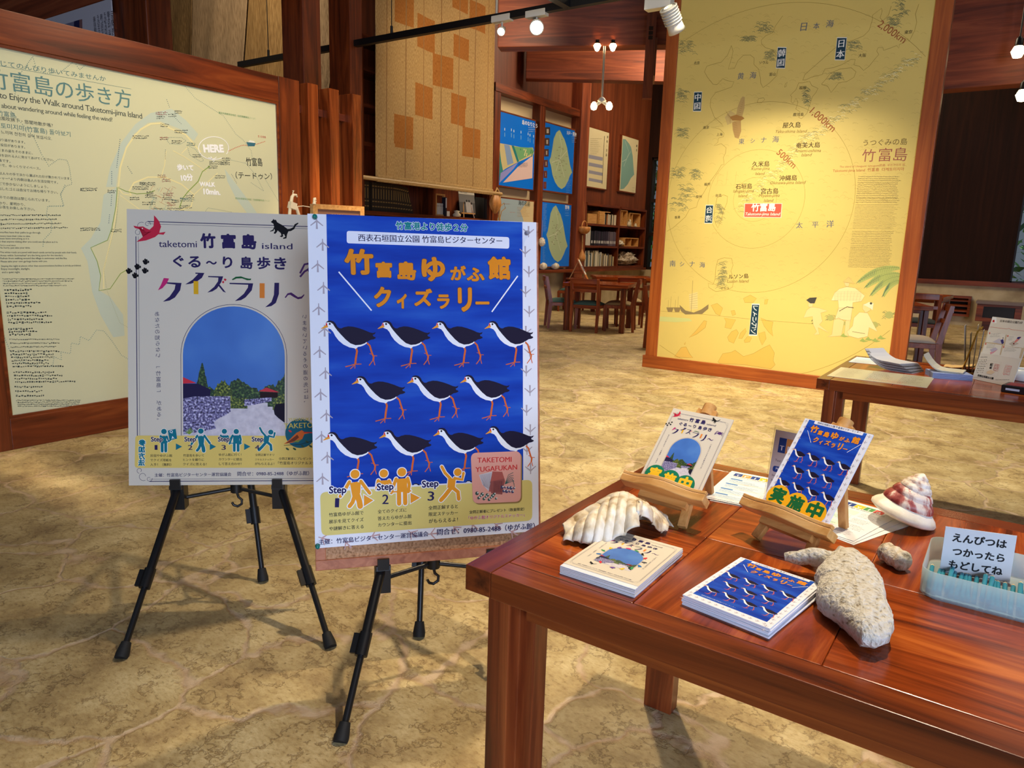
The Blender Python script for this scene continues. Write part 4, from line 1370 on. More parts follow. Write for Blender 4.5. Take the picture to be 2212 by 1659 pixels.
    for s, q in (('韓国', [(938, 340), (1003, 342), (991, 497), (925, 495)]), ('日本', [(1368, 270), (1440, 270), (1424, 437), (1351, 436)]), ('中国', [(333, 665), (392, 663), (384, 807), (324, 807)]), ('台湾', [(418, 1483), (473, 1483), (465, 1618), (407, 1618)]), ('フィリピン', [(752, 2198), (807, 2199), (789, 2431), (729, 2429)])):
        D.poly(q, (236, 236, 226), 3)
        m = [Vector(p) for p in q]
        ce = sum(m, Vector((0, 0))) / 4
        D.poly([tuple(ce + (p - ce) * .93) for p in m], (38, 66, 82), 4)
        t0, t1 = (m[0] + m[1]) / 2, (m[3] + m[2]) / 2
        wmm = (Vector(YA(*q[1])) - Vector(YA(*q[0]))).length
        D.tv(s, t0.x * .95 + t1.x * .05, t0.y * .95 + t1.y * .05, t1.x * .95 + t0.x * .05, t1.y * .95 + t0.y * .05, wmm * .86, (238, 240, 236), 5, .02)
    D.poly([(697, 1471), (972, 1471), (964, 1577), (692, 1574)], (240, 214, 190), 3)
    D.poly([(702, 1476), (967, 1476), (959, 1572), (697, 1569)], (214, 92, 74), 4)
    D.t('竹富島', 745, 1532, 922, 1530, (252, 246, 232), 5, .03)
    D.t('Taketomi-jima Island', 703, 1566, 955, 1567, (252, 246, 232), 5, .012, shear=.25)
    D.t('うつぐみの島', 1555, 1058, 1873, 1048, (120, 96, 56), 3)
    for ch_, x0, x1 in (('竹', 1543, 1640), ('富', 1662, 1756), ('島', 1772, 1870)):
        D.t(ch_, x0, 1172 - (x0 - 1543) * .02, x1, 1172 - (x1 - 1543) * .02, (164, 98, 84), 3)
    D.t('The island of Utsugumi  Utsugumi的島  우쓰구미의 섬', 1385, 1219, 1855, 1204, (196, 120, 80), 3)
    D.t('Taketomi-jima Island  竹富島  다케토미지마', 1335, 1252, 1852, 1240, (190, 104, 66), 3)
    FP = (164, 138, 92)
    for x0, y0, x1, y1, n, hm in ((1522, 1275, 1845, 1318, 4, 8), (1518, 1330, 1836, 1425, 8, 8), (1508, 1434, 1825, 1460, 3, 8), (1500, 1480, 1815, 1650, 17, 5), (1478, 1672, 1792, 1760, 8, 7), (1468, 1776, 1782, 1800, 3, 7), (1460, 1812, 1772, 1930, 12, 6)):
        D.rows(x0, y0, x1, y1, n, hm, FP, 3, .12, seed=n + y0, skewx=-(y1 - y0) * .11)
    # ships
    D.c = YB
    SH = (150, 128, 84)
    D.poly([(228, 866), (272, 908), (330, 922), (385, 900), (438, 862), (436, 895), (392, 932), (270, 936), (238, 912)], (140, 122, 86), 3)
    D.poly([(296, 790), (358, 772), (360, 898), (302, 902)], (226, 206, 138), 3)
    for i in range(7):
        D.line([(297 + i * .8, 800 + i * 15), (358, 784 + i * 17)], 1.6, SH, 4)
    D.line([(324, 690), (312, 920)], 3, SH, 4)
    for x in (160, 212):
        D.poly([(x - 28, 885), (x + 26, 885), (x + 14, 918), (x - 16, 918)], SH, 3)
        D.line([(x + 8, 806), (x + 2, 890)], 2, SH, 4)
        D.line([(x - 12, 830), (x - 16, 890)], 2, SH, 4)
    D.c = YA
    for x in (510, 575, 640):
        D.line([(x, 1240), (x - 10, 1330), (x - 24, 1342), (x + 34, 1345), (x + 20, 1325)], 1.6, (206, 166, 96), 2)
    D.c = YB
    D.line([(90, 912), (400, 935), (800, 975), (1200, 1005)], 1.5, LN, 2)
    # meadow, palm fronds, three people at work
    GRN, GR2 = (206, 204, 120), (150, 170, 96)
    D.poly([(80, 950), (300, 965), (320, 985), (200, 992), (82, 985)], (206, 208, 132), 1)
    for i, (a, b) in enumerate((((1520, 702), (1820, 596)), ((1575, 738), (1822, 640)), ((1615, 795), (1822, 660)), ((1704, 802), (1824, 690)))):
        m = ((a[0] + b[0]) / 2 - 20, (a[1] + b[1]) / 2 - 62)
        C = [Vector(a) * (1 - q) ** 2 + Vector(m) * 2 * q * (1 - q) + Vector(b) * q * q for q in [i_ / 10 for i_ in range(11)]]
        wv = [max(.02, math.sin(math.pi * (.04 + .9 * i_ / 10)) ** .6) * 34 for i_ in range(11)]
        D.poly([(c_.x - 6, c_.y - q * .55) for c_, q in zip(C, wv)] + [(c_.x + 6, c_.y + q) for c_, q in zip(C[::-1], wv[::-1])], (178, 186, 108), 3)
        D.line([tuple(c_) for c_ in C], 2, (110, 130, 80), 4)
        for k in range(22):
            t = k / 22
            c_ = C[min(10, int(t * 11))].lerp(C[min(10, int(t * 11) + 1)], t * 11 % 1)
            q = wv[min(10, int(t * 11))]
            D.line([(c_.x, c_.y - q * .45), (c_.x - 12, c_.y + q * .9)], 3.4 if t < .5 else 1.8, (98, 122, 96) if t < .45 else (138, 154, 92), 4)
    for x, y, r in ((1320, 960, 46), (1215, 985, 34), (1745, 940, 52), (1640, 1010, 44), (1420, 1000, 26)):
        D.circ(x, y, r * .55, (178, 176, 104), 2, 18)
        arcs(x, y, r * .8, r * .5, 26, (120, 130, 84), 11, 2.4)
    SK, CL, INK = (238, 208, 142), (240, 220, 160), (176, 142, 86)

    def fig(p, c):
        D.poly(p, c, 3)
        D.line(p, 1.6, INK, 4, closed=True)
    fig([(1345, 975), (1380, 960), (1420, 985), (1400, 1090), (1300, 1098), (1330, 1080)], SK)
    fig([(1430, 980), (1465, 975), (1450, 1100), (1420, 1090)], SK)
    fig([(1385, 750), (1440, 735), (1500, 745), (1570, 800), (1545, 840), (1482, 850), (1480, 885), (1380, 890), (1375, 835), (1325, 835), (1350, 780)], CL)
    fig([(1380, 890), (1480, 882), (1466, 982), (1354, 965)], CL)
    for i in range(9):
        D.line([(1350 + i * 24, 760 + abs(i - 4) * 8), (1352 + i * 22, 840)], 1, (180, 150, 110), 4)
        D.line([(1366, 896 + i * 9), (1474, 890 + i * 10)], 1, (180, 150, 110), 4)
        D.line([(1350, 770 + i * 8), (1545, 770 + i * 8)], 1, (180, 150, 110), 4)
    D.line([(1384, 912), (1440, 880), (1488, 888)], 5, (90, 84, 64), 5)
    fig([(1410, 700), (1452, 665), (1494, 712), (1450, 706)], (226, 196, 120))
    fig([(1420, 704), (1458, 708), (1452, 734), (1428, 730)], SK)
    fig([(1148, 905), (1180, 880), (1240, 890), (1300, 910), (1250, 925), (1262, 985), (1240, 1010), (1310, 1070), (1290, 1060), (1230, 1030), (1240, 1080), (1200, 1085), (1220, 1060), (1195, 1010), (1190, 950), (1125, 960)], SK)
    fig([(1160, 850), (1195, 850), (1190, 885), (1160, 880)], SK)
    D.poly([(1145, 832), (1170, 815), (1222, 812), (1205, 855), (1175, 856)], (74, 72, 66), 5)
    fig([(1490, 960), (1530, 920), (1590, 925), (1660, 1060), (1600, 1030), (1590, 1095), (1520, 1110), (1450, 1090), (1440, 1060), (1480, 1020)], CL)
    fig([(1555, 860), (1600, 855), (1610, 905), (1575, 925), (1552, 895)], SK)
    D.poly([(1560, 866), (1600, 846), (1632, 855), (1625, 905), (1606, 890)], (236, 226, 186), 5)
    D.circ(1614, 856, 9, (80, 80, 70), 6, 12)
    D.line([(1478, 1060), (1570, 1075)], 3, (120, 104, 70), 5)
    for x, y in ((1420, 1085), (1560, 1120), (1600, 1110), (1650, 1120), (1690, 1100)):
        D.poly([(x - 30, y + 8), (x - 5, y - 14), (x + 6, y + 2), (x + 34, y + 10), (x, y + 16)], (164, 178, 96), 5)
    return D


t = thing('sea_map_board', 'tall yellow sea map panel in a red wood frame', 'display panel', (-1.75, 6.41, 0))
o3 = Vector((-1.75, 6.41, 0))


def lbox(b, x0, x1, y0, y1, z0, z1, o=o3):
    return b.box(x0 - o.x, x1 - o.x, y0 - o.y, y1 - o.y, z0 - o.z, z1 - o.z)


FZ, FX = wood('panel_frame_Z', ((122, 54, 18), (162, 80, 28), (186, 102, 42)), 'Z', .4, 16, .8, .02), wood('panel_frame_X', ((122, 54, 18), (162, 80, 28), (186, 102, 42)), 'X', .4, 16, .8, .02)
for x0, x1 in ((-2.842, -2.728), (-.762, -.644)):
    lbox(MB(), x0, x1, 6.375, 6.46, .115, 3.56).build('frame_stile', FZ, t, bevel=.003)
lbox(MB(), -2.866, -.63, 6.368, 6.466, 0, .115).build('frame_rail', FX, t, bevel=.003)
lbox(MB(), -2.728, -.762, 6.375, 6.46, 3.5, 3.56).build('frame_rail', FX, t, bevel=.003)
lbox(MB(), -2.74, -.75, 6.40, 6.452, .1, 3.52).build('back_board', BROWNW, t)
yellow_art().emit('map_sheet', YO - o3, (1, 0, 0), (0, 0, -1), YELLOW, parent=t, thick=.004, lay=.0002)

# ---------------------------------------------------------------- walking map board on the left
XM = -4.198
MAPP = speck('map_paper', ((206, 206, 166), (216, 215, 176), (222, 220, 184)), .5, .14, 3, 'UV', spec=.5)
MO = Vector((XM, 1.5, 2.03))
cvM = planeconv(MO, Vector((0, 1, 0)), Vector((0, 0, -1)))
M1, M2 = off(cvM, 0, 0, 3.318), off(cvM, 0, 400, 2.86)


def map_art():
    D = Sheet(1770, 1880)
    TE, DK, BL, GR = (84, 124, 124), (66, 74, 70), (196, 208, 190), (128, 158, 66)
    RD = (236, 226, 168)
    D.c = M1
    clip = lambda pts: pts
    # pale water near the shore, island roads
    D.poly([(1080, 810), (1230, 780), (1330, 860), (1420, 960), (1390, 1010), (1300, 930), (1150, 870), (1060, 880), (960, 960), (900, 1060), (850, 1200), (832, 1340), (760, 1340), (790, 1200), (870, 1020), (970, 890)], BL, 1)
    D.poly([(1610, 1210), (1700, 1330), (1790, 1450), (1850, 1540), (1990, 1720), (1930, 1760), (1780, 1540), (1690, 1420), (1630, 1300)], BL, 1)
    D.c = M2
    D.poly([(640, 60), (725, 10), (712, 130), (688, 270), (660, 345), (558, 390), (600, 470), (622, 560), (612, 650), (680, 690), (760, 800), (770, 930), (700, 940), (620, 800), (570, 660), (540, 470), (500, 390), (560, 330), (620, 230)], BL, 1)
    D.c = M1
    for p, w in (([(848, 1345), (862, 1200), (905, 1060), (955, 985), (1010, 925), (1080, 888), (1150, 884), (1230, 925), (1330, 965), (1390, 1035), (1440, 1090)], 9), ([(940, 1400), (925, 1370), (960, 1310), (1060, 1270), (1180, 1270), (1300, 1320), (1390, 1395), (1370, 1480), (1280, 1510)], 8), ([(1190, 1080), (1180, 1180), (1150, 1290)], 5), ([(1240, 1080), (1330, 1130), (1480, 1230)], 5), ([(1300, 1100), (1350, 1050)], 4), ([(1390, 1395), (1560, 1240)], 5), ([(940, 1400), (880, 1390), (845, 1345)], 6), ([(1000, 1500), (860, 1400)], 4)):
        D.line(p, w, RD, 2)
    D.line([(848, 1345), (900, 1370), (980, 1390), (1060, 1385), (1110, 1365)], 3.4, GR, 3)
    D.line([(1505, 1190), (1450, 1230), (1420, 1300), (1350, 1370), (1310, 1420), (1285, 1490)], 4.5, GR, 3)
    D.dots([(850, 1340), (840, 1500), (825, 1640)], 9, 2, (150, 160, 130), 3)
    D.c = M2
    D.line([(724, 12), (716, 130), (690, 268), (664, 340), (560, 386), (600, 470), (622, 560), (610, 652), (680, 640), (745, 545), (780, 525)], 3.4, GR, 3)
    D.line([(735, 10), (722, 140), (700, 280), (640, 520), (640, 640)], 7, RD, 2)
    D.dots([(740, 10), (720, 220), (640, 520), (660, 650), (740, 850), (800, 885)], 9, 2, (170, 176, 140), 3)
    D.dots([(20, 920), (60, 1020), (130, 1090), (230, 1115), (325, 1120), (335, 1060), (380, 1080), (375, 1030), (435, 1040), (440, 975), (490, 985), (495, 935), (550, 960), (595, 895), (640, 900), (690, 960), (750, 1050), (800, 1080)], 11, 2.6, (132, 158, 146), 2)
    D.dots([(400, 0), (375, 60), (395, 130), (295, 130), (285, 190), (320, 220), (315, 290), (268, 340), (265, 390)], 11, 2.6, (132, 158, 146), 2)
    D.c = M1
    for p in ([(1300, 590), (1400, 705), (1520, 780), (1600, 830), (1690, 962), (1740, 1000), (1800, 1080), (1812, 1160)], [(1620, 1140), (1760, 1170), (1830, 1250), (1890, 1370), (1800, 1310)], [(1880, 1250), (2000, 1450)], [(100, 700), (150, 520), (235, 405), (262, 500), (320, 525), (430, 520), (530, 440), (570, 500), (625, 455)], [(80, 800), (240, 980), (300, 1110), (350, 1190), (420, 1140), (480, 1148), (497, 1200), (515, 1320), (470, 1335), (432, 1390), (455, 1475), (345, 1478)], [(1200, 1010), (1210, 985), (1300, 985), (1335, 1010), (1290, 1035), (1215, 1030), (1200, 1010)], [(1340, 1040), (1400, 1070), (1460, 1150), (1440, 1160), (1360, 1110), (1340, 1040)], [(1460, 1530), (1490, 1490), (1660, 1520)]):
        D.dots(p, 10, 2.4, (116, 142, 132), 2)
    D.dots([(1640, 1082), (1690, 1058), (1740, 1040), (1800, 1045), (1850, 1030), (1905, 1012)], 12, 3.4, (206, 110, 80), 3)
    D.poly([(1764, 1018), (1832, 1026), (1824, 1048), (1778, 1048)], (62, 112, 130), 4)
    D.poly([(1776, 1018), (1790, 1004), (1822, 1012), (1826, 1024)], (236, 236, 226), 5)
    # headings
    D.t('風を感じてのんびり歩いてみませんか', -190, 446, 760, 586, TE, 3, 0, h=44)
    D.line([(-200, 436), (940, 638)], 1.6, TE, 2)
    D.t('竹富島の歩き方', -92, 628, 946, 780, (96, 134, 132), 3, .004)
    D.t('How to Enjoy the Walk around Taketomi-jima Island', -146, 696, 1020, 864, DK, 3, 0, gap=.9)
    D.t('How about wandering around while feeling the wind?', -96, 770, 808, 882, DK, 3, 0, gap=.9)
    D.t('走進竹富島', -110, 812, 112, 846, TE, 3)
    D.t('在微風吹拂下・悠閒地散步嗎？', -60, 852, 380, 914, DK, 3)
    D.t('다케토미지마(竹富島) 돌아보기', -80, 915, 506, 988, TE, 3)
    D.t('바람을 느끼며 천천히 걸어 보십시오.', -90, 946, 372, 1006, DK, 3)
    for s, x0, y0, x1, y1 in (('蝶には通り道があります。', -90, 1001, 180, 1030), ('花には役目があります。', -70, 1040, 180, 1066), ('ありのままの姿をそのままに、', -90, 1078, 235, 1108), ('あなたの後を訪れる人に見せてあげてください。', -110, 1112, 385, 1156), ('小さな島です。', -90, 1150, 75, 1168), ('急がないで、ゆっくりマイペース。', -90, 1186, 290, 1218),
                              ('白い道は人々の手で浜から運ばれた砂が敷かれています。', -80, 1246, 508, 1290), ('スンマシャー*より内側は島人の生活空間です。', -90, 1280, 415, 1318), ('水着などで歩かないようにしましょう。', -90, 1320, 345, 1350), ('自分の出したゴミは自分でお持ち帰り下さい。', -90, 1356, 415, 1390), ('宿以外での宿泊は禁じられています。', -60, 1420, 355, 1448), ('月明かり、星明かり、', -60, 1462, 180, 1477), ('静かな夜をお楽しみ下さい。', -60, 1490, 250, 1511)):
        D.t(s, x0, y0, x1, y1, DK, 3)
    D.c = M2
    D.rows(-20, 180, 420, 262, 4, 9, DK, 3, .2, seed=5)
    for s, x0, y0, x1, y1 in (('Butterflies have their paths to go through,', -12, 300, 253, 302), ('Flowers have their roles to take.', -12, 319, 188, 320), ('Please leave everything as it is', -10, 338, 180, 339), ('so that anyone visiting after you could see the place as it is.', -8, 357, 358, 359), ('This is a small island.', -4, 375, 98, 376), ('No hurry, just take your time.', -2, 395, 187, 395), ('The white roads are paved with beach sands carried by people with their hands.', 0, 423, 475, 424), ('Areas within Sunmashaa* are the living space for the islanders.', 2, 443, 390, 442), ('Refrain from walking around the village in swimwear and the like.', 3, 461, 415, 460), ('Please take your own garbage home with you.', 5, 480, 293, 478), ('Staying the night at places other than accommodation facilities is strictly prohibited.', 8, 508, 502, 504), ('Enjoy moonlight, starlight,', 8, 527, 185, 526), ('and a quiet night.', 12, 547, 125, 546)):
        D.t(s, x0, y0, x1, y1, DK, 3, 0, gap=.92)
    for x0, y0, x1, y1, n, hm, sk in ((15, 575, 510, 618, 4, 7, 4), (25, 640, 230, 742, 6, 12, 15), (40, 780, 325, 842, 4, 12, 12), (50, 880, 235, 915, 3, 12, 8), (58, 948, 470, 995, 3, 8, 8), (62, 1020, 370, 1115, 6, 11, 16), (82, 1150, 455, 1210, 4, 11, 12), (90, 1240, 320, 1295, 3, 11, 8), (100, 1325, 560, 1362, 4, 7, 10)):
        D.rows(x0, y0, x1, y1, n, hm, DK, 3, .35, seed=n + y0, skewx=sk)
    # place names (small print) and village lanes
    D.c = M1
    rn = random.Random(9)
    for x, y, w, c in ((1115, 800, 80, (150, 70, 70)), (1120, 830, 60, DK), (1150, 885, 55, DK), (1250, 930, 90, DK), (1205, 815, 60, DK), (1250, 790, 50, DK), (950, 970, 110, DK), (1145, 980, 60, (150, 70, 70)), (1230, 1005, 70, DK), (1380, 1105, 60, DK), (1340, 1020, 60, TE), (1500, 1155, 130, DK), (1490, 1185, 70, DK), (1540, 1255, 70, DK), (575, 1345, 120, DK), (770, 1360, 58, DK), (575, 1630, 140, DK), (795, 1640, 80, DK), (1130, 1250, 60, (150, 70, 70)), (1160, 1280, 60, (150, 70, 70)), (950, 1335, 120, DK), (1000, 1305, 110, DK), (930, 1410, 70, DK), (1050, 1370, 50, DK), (1040, 1395, 80, DK), (1020, 1445, 90, DK), (1170, 1380, 70, (150, 70, 70)), (1160, 1410, 70, DK), (1290, 1470, 80, DK), (1290, 1420, 100, TE), (1330, 1395, 60, DK), (1100, 1490, 70, DK), (1200, 1490, 120, DK), (1230, 1430, 50, DK), (1200, 1450, 60, (150, 70, 70)), (1590, 1130, 60, DK), (1580, 1160, 70, DK)):
        D.rows(x, y, x + w, y + 14, 2, 9, c, 3, .1, seed=x)
    for _ in range(60):
        x, y = rn.uniform(1080, 1240), rn.uniform(1330, 1500)
        a = rn.choice((.5, .5 + 1.57))
        l = rn.uniform(18, 50)
        D.line([(x, y), (x + l * math.cos(a), y + l * math.sin(a))], 1.6, rn.choice([(176, 170, 150), (200, 150, 110), (140, 180, 170)]), 3)
    D.t('歴史的景観保全地区（自然景観保全ゾーン）', 1567, 815, 1828, 858, (84, 140, 84), 3)
    D.t('歴史的景観保全地区（生産景観形成ゾーン）', 1686, 1428, 1932, 1448, (130, 164, 100), 3)
    D.t('至 石垣島', 1848, 984, 1906, 992, (196, 84, 60), 3)
    D.t('西集落（インノタ）', 1000, 1318, 1115, 1330, DK, 4, .015)
    D.t('東集落（アイノタ）', 1290, 1428, 1395, 1438, TE, 4, .015)
    for x0, y0, x1, y1 in ((860, 1000, 835, 1210), (800, 1230, 800, 1320), (800, 1400, 795, 1480), (785, 1540, 778, 1610)):
        D.dots([(x0, y0), (x1, y1)], 11, 2.6, (80, 110, 130), 3)
    for a, b in (((1195, 715), (1215, 770)), ((1185, 1075), (1185, 1150)), ((915, 1195), (950, 1250)), ((1250, 840), (1300, 890)), ((1660, 1250), (1700, 1320))):
        D.dots([a, b], 10, 2.4, (90, 116, 124), 3)
    # notes written on the cover sheet in paint marker
    MW, MK = (250, 250, 248), (52, 50, 42)
    D.line([(1530 + 108 * math.cos(a), 1062 + 82 * math.sin(a)) for a in [i * .224 + 1.0 for i in range(27)]], 4, MW, 7)
    D.t('HERE', 1460, 1094, 1606, 1094, MW, 8, .06)
    D.line([(1510, 1122), (1530, 1160), (1552, 1124), (1530, 1140), (1492, 1130)], 5, MW, 7)
    D.t('歩いて', 1270, 1222, 1388, 1226, MW, 8, .05)
    D.t('10分', 1300, 1302, 1386, 1296, MW, 8, .05)
    D.t('WALK', 1430, 1336, 1542, 1340, MW, 8, .05)
    D.t('10min.', 1458, 1394, 1580, 1400, MW, 8, .05)
    D.t('竹富島', 1765, 1188, 1882, 1192, MK, 8, .008, h=60)
    D.t('（テードゥン）', 1690, 1280, 1950, 1288, MK, 8, 0, h=50)
    return D


om = Vector((-4.225, 2.4, 0))
t = thing('map_board', 'wide framed island walking map with white handwritten notes', 'map board', om)
MZ, MY = wood('map_frame_Z', TEAKD, 'Z', .32, 15, .9, .03), wood('map_frame_Y', ((62, 24, 9), (112, 46, 18), (144, 70, 30)), 'Y', .3, 13, .9, .03)
lbox(MB(), -4.27, -4.18, 3.256, 3.425, 0, 2.168, om).build('frame_stile', MZ, t, bevel=.003)
lbox(MB(), -4.27, -4.18, 1.34, 1.512, 0, 2.168, om).build('frame_stile', MZ, t, bevel=.003)
lbox(MB(), -4.27, -4.182, 1.512, 3.256, 0, .165, om).build('frame_rail', MY, t, bevel=.003)
lbox(MB(), -4.27, -4.182, 1.512, 3.256, 2.005, 2.166, om).build('frame_rail', MY, t, bevel=.003)
lbox(MB(), -4.265, -4.203, 1.4, 3.4, .1, 2.1, om).build('back_board', DY, t)
lb = MB()
for a in ((-4.2, -4.186, 3.24, 3.256, .165, 2.005), (-4.2, -4.186, 1.512, 1.528, .165, 2.005), (-4.2, -4.186, 1.528, 3.24, 1.99, 2.005), (-4.2, -4.186, 1.528, 3.24, .165, .18)):
    lbox(lb, *a, om)
lb.build('frame_lip', MY, t)
map_art().emit('map_sheet', MO - om, (0, 1, 0), (0, 0, -1), MAPP, parent=t, thick=.004, lay=.0002)

# slatted screen beside the map board: three posts on a rail
os_ = Vector((-4.25, 3.7, 0))
t = thing('slat_screen', 'slatted screen of three square posts beside the map board', 'screen', os_)
for y0, y1, x0 in ((3.497, 3.588, -4.32), (3.69, 3.778, -4.30), (3.905, 3.995, -4.36)):
    lbox(MB(), x0, -4.18, y0, y1, 0, 2.172, os_).build('post', WZ, t, bevel=.004)
lbox(MB(), -4.30, -4.262, 3.43, 3.99, 1.98, 2.03, os_).build('rail', DY, t)

# ---------------------------------------------------------------- low tables
HT = .633
GX, GY = wood('table_X', ((50, 16, 5), (142, 59, 18), (196, 104, 40)), 'X', .2, 12, .9, .02, 2.6, .4), wood('table_Y', ((52, 17, 5), (138, 57, 18), (190, 100, 38)), 'Y', .2, 12, .9, .02, 2.6, .4)
GL, GA = wood('table_leg_Z', ((52, 19, 8), (112, 46, 18), (158, 80, 36)), 'Z', .3, 13, .9, .03, 1.8), wood('table_edge_X', ((54, 20, 8), (116, 50, 18), (156, 80, 30)), 'X', .22, 14, .8, .02, 1.6)
GB = wood('table_edge_Y', ((54, 20, 8), (116, 50, 18), (156, 80, 30)), 'Y', .22, 14, .8, .02, 1.6)


def low_table(label, loc, W, D, rotz=0.0, cols=(.268, .526), rows=(.35,), group=None, detail=True):
    """solid low table; loc = front left corner on the floor"""
    t = thing('low_table', label, 'table', loc, rotz, group)
    th, ins, a, nt = .043, .027, .072, .03
    if detail:
        e, z0, z1 = .05, HT - th, HT
        b = MB().box(e, W - e, e, D - e, z0, HT - .0035, 0)
        xs = [e] + list(cols)
        while xs[-1] + .26 < W - e:
            xs.append(xs[-1] + .26)
        xs.append(W - e)
        ys = [e] + list(rows) + [D - e]
        for i in range(len(xs) - 1):
            for j in range(len(ys) - 1):
                b.box(xs[i] + .0004, xs[i + 1] - .0004, ys[j] + .0004, ys[j + 1] - .0004, HT - .006, HT, (i + j) % 2)
        b.box(e, W - e, 0, e - .0004, z0, z1, 2).box(e, W - e, D - e + .0004, D, z0, z1, 2)
        b.box(0, e - .0004, 0, D, z0, z1, 3).box(W - e + .0004, W, 0, D, z0, z1, 3)
        b.build('table_top', [GX, GY, GA, GB], t, bevel=.0016)
    else:
        MB().box(0, W, 0, D, HT - th, HT).build('table_top', GX, t, bevel=.003)
    for (x0, x1, y0, y1) in ((ins, W - ins, ins, ins + .022), (ins, W - ins, D - ins - .022, D - ins)):
        MB().box(x0 + a, x1 - a, y0 + .004, y1, HT - th - .034, HT - th).build('apron', GA, t)
    for (x0, x1) in ((ins, ins + .022), (W - ins - .022, W - ins)):
        MB().box(x0, x1, ins + a, D - ins - a, HT - th - .034, HT - th).build('apron', GB, t)
    L = [(0, 0), (a - nt, 0), (a - nt, nt), (a, nt), (a, a), (0, a)]
    for sx in (0, 1):
        for sy in (0, 1):
            p = [((W - ins - x) if sx else ins + x, (D - ins - y) if sy else ins + y) for x, y in L]
            MB().prism(p, 0, HT - th).build('leg', GL, t, bevel=.002)
    return t


low_table('long low teak table with quiz booklets and shells in front', (-.663, .849, 0), 1.84, .806)
low_table('low teak table of leaflets standing before the yellow panel', (-.62, 3.09, 0), 1.5, .845)

# ---------------------------------------------------------------- things on the near table
cardA, cardB = cream_design('card'), blue_design('card')
bookA, bookB = cream_design('book'), blue_design('book')


def mini_easel(label, O, yaw, tilt):
    """little beech easel; O = lower middle of the card it carries, in the card's own plane"""
    w = Vector((math.cos(yaw), math.sin(yaw), 0))
    bk = Vector((-math.sin(yaw), math.cos(yaw), 0))
    u = Vector((0, 0, math.cos(tilt))) + bk * math.sin(tilt)
    n = (-u).cross(w).normalized()
    g = Vector((O.x, O.y, HT))
    t = thing('mini_easel', label, 'mini easel', g)
    P = lambda x, y, z: O - g + w * x + u * y + n * z
    zf = -(O.z - HT) / u.z
    top = .193
    for s in (-1, 1):
        f = P(s * .052, zf, -.016)
        hgt = f.z
        MB().bar(f - u * ((hgt - .004) / u.z), P(s * .012, top, -.016), .016, .011, n).build('leg', PZ, t, bevel=.001)
    MB().tube([P(0, top - .012, -.016), P(0, top + .012, -.016)], .013, 12).build('top_block', PZ, t)
    a, b = P(0, top - .02, -.024), P(0, top * .3, 0)
    b = Vector((a.x, a.y, 0)) + bk * .045
    b.z = .005
    MB().bar(a, b, .016, .010, bk).build('back_leg', PZ, t, bevel=.001)
    fr = lambda v: P(v.x, v.z, v.y)
    fw = lambda x: .030 + .007 * math.cos(x * 46 + .2)
    xs = [-.088 + .176 * i / 24 for i in range(25)]
    pl = [(x, fw(x)) for x in xs] + [(.088, -.004), (-.088, -.004)]
    MB().prism(pl, -.016, -.001, 0, fr).prism([(x, fw(x)) for x in xs] + [(x, fw(x) - .010) for x in xs[::-1]], -.001, .006, 0, fr).build('ledge', PX, t, bevel=.0015)
    MB().bar(P(-.05, -.022, -.008), P(.05, -.022, -.008), .02, .012, u).build('crossbar', PX, t)
    return t, w, u, n


for lab, des, base, (x, y, z), yaw, tilt, cl in (('beech mini easel holding the cream archway card', cardA, CREAMP, (-.5571, 1.252, .69), math.radians(-7.2), math.radians(43.5), 'cream archway quiz card with green circles on mini easel'),
                                               ('beech mini easel holding the blue bird card', cardB, LAV, (-.3271, 1.2691, .69), math.radians(-21.5), math.radians(36.3), 'blue bird quiz card with yellow circles on mini easel')):
    BL = Vector((x, y, z))
    w0 = Vector((math.cos(yaw), math.sin(yaw), 0))
    _, w, u, n = mini_easel(lab, BL + w0 * .065, yaw, tilt)
    k = .130 / des.w
    tag(des.emit('quiz_card', BL + u * .841 * k * 1000, w, -u, base, k, thick=.0025, lay=.00009), cl, 'card', None)

# stacks of booklets
PAGE = speck('page_edge', ((196, 200, 214), (222, 224, 232), (240, 240, 244)), 6, .6, 2, 'Object', (1, 1, 260))


def booklets(des, base, corner, yaw, w, h, n, th, z0, top_label, rest_label, group, jit, tag_name='booklet'):
    rn = random.Random(len(group))
    for i in range(n):
        a = yaw + (rn.uniform(-1, 1) * jit if i < n - 1 else 0)
        c, s = math.cos(a), math.sin(a)
        dx, dy = (rn.uniform(-1, 1) * jit * .05, rn.uniform(-1, 1) * jit * .05) if i < n - 1 else (0, 0)
        O = Vector((corner[0] + dx, corner[1] + dy, z0 + i * th))
        e, d = Vector((c, s, 0)), Vector((-s, c, 0))
        if i == n - 1:
            o = thing('booklet', top_label, 'booklet', O, a, group)
            MB().box(0, w, 0, h, .0002, th - .0006).build('pages', PAGE, o, bevel=.0004)
            kk = w / des.w
            des.emit('cover', (0, h, th), (1, 0, 0), (0, -1, 0), base, kk, parent=o, thick=.0004, lay=.00006)
        else:
            o = thing('booklet', rest_label, 'booklet', O, a, group)
            MB().box(0, w, 0, h, .0002, th - .0007).build('pages', PAGE, o, bevel=.0004)
            MB().box(0, w, 0, h, th - .0007, th - .0001).build('cover', base, o)


booklets(bookA, CREAMP, (-.527, .914), 0, .128, .183, 6, .0024, HT, 'top cream archway booklet in the stack by the ribbed shell', 'cream booklet lower down in the stack by the ribbed shell', 'cream booklets stacked by the ribbed shell', .006)
booklets(bookB, LAV, (-.336, .938), math.radians(-8.3), .130, .184, 6, .0027, HT, 'top blue bird booklet in the stack beside the coral', 'blue booklet lower down in the stack beside the coral', 'blue booklets stacked beside the coral', .03)

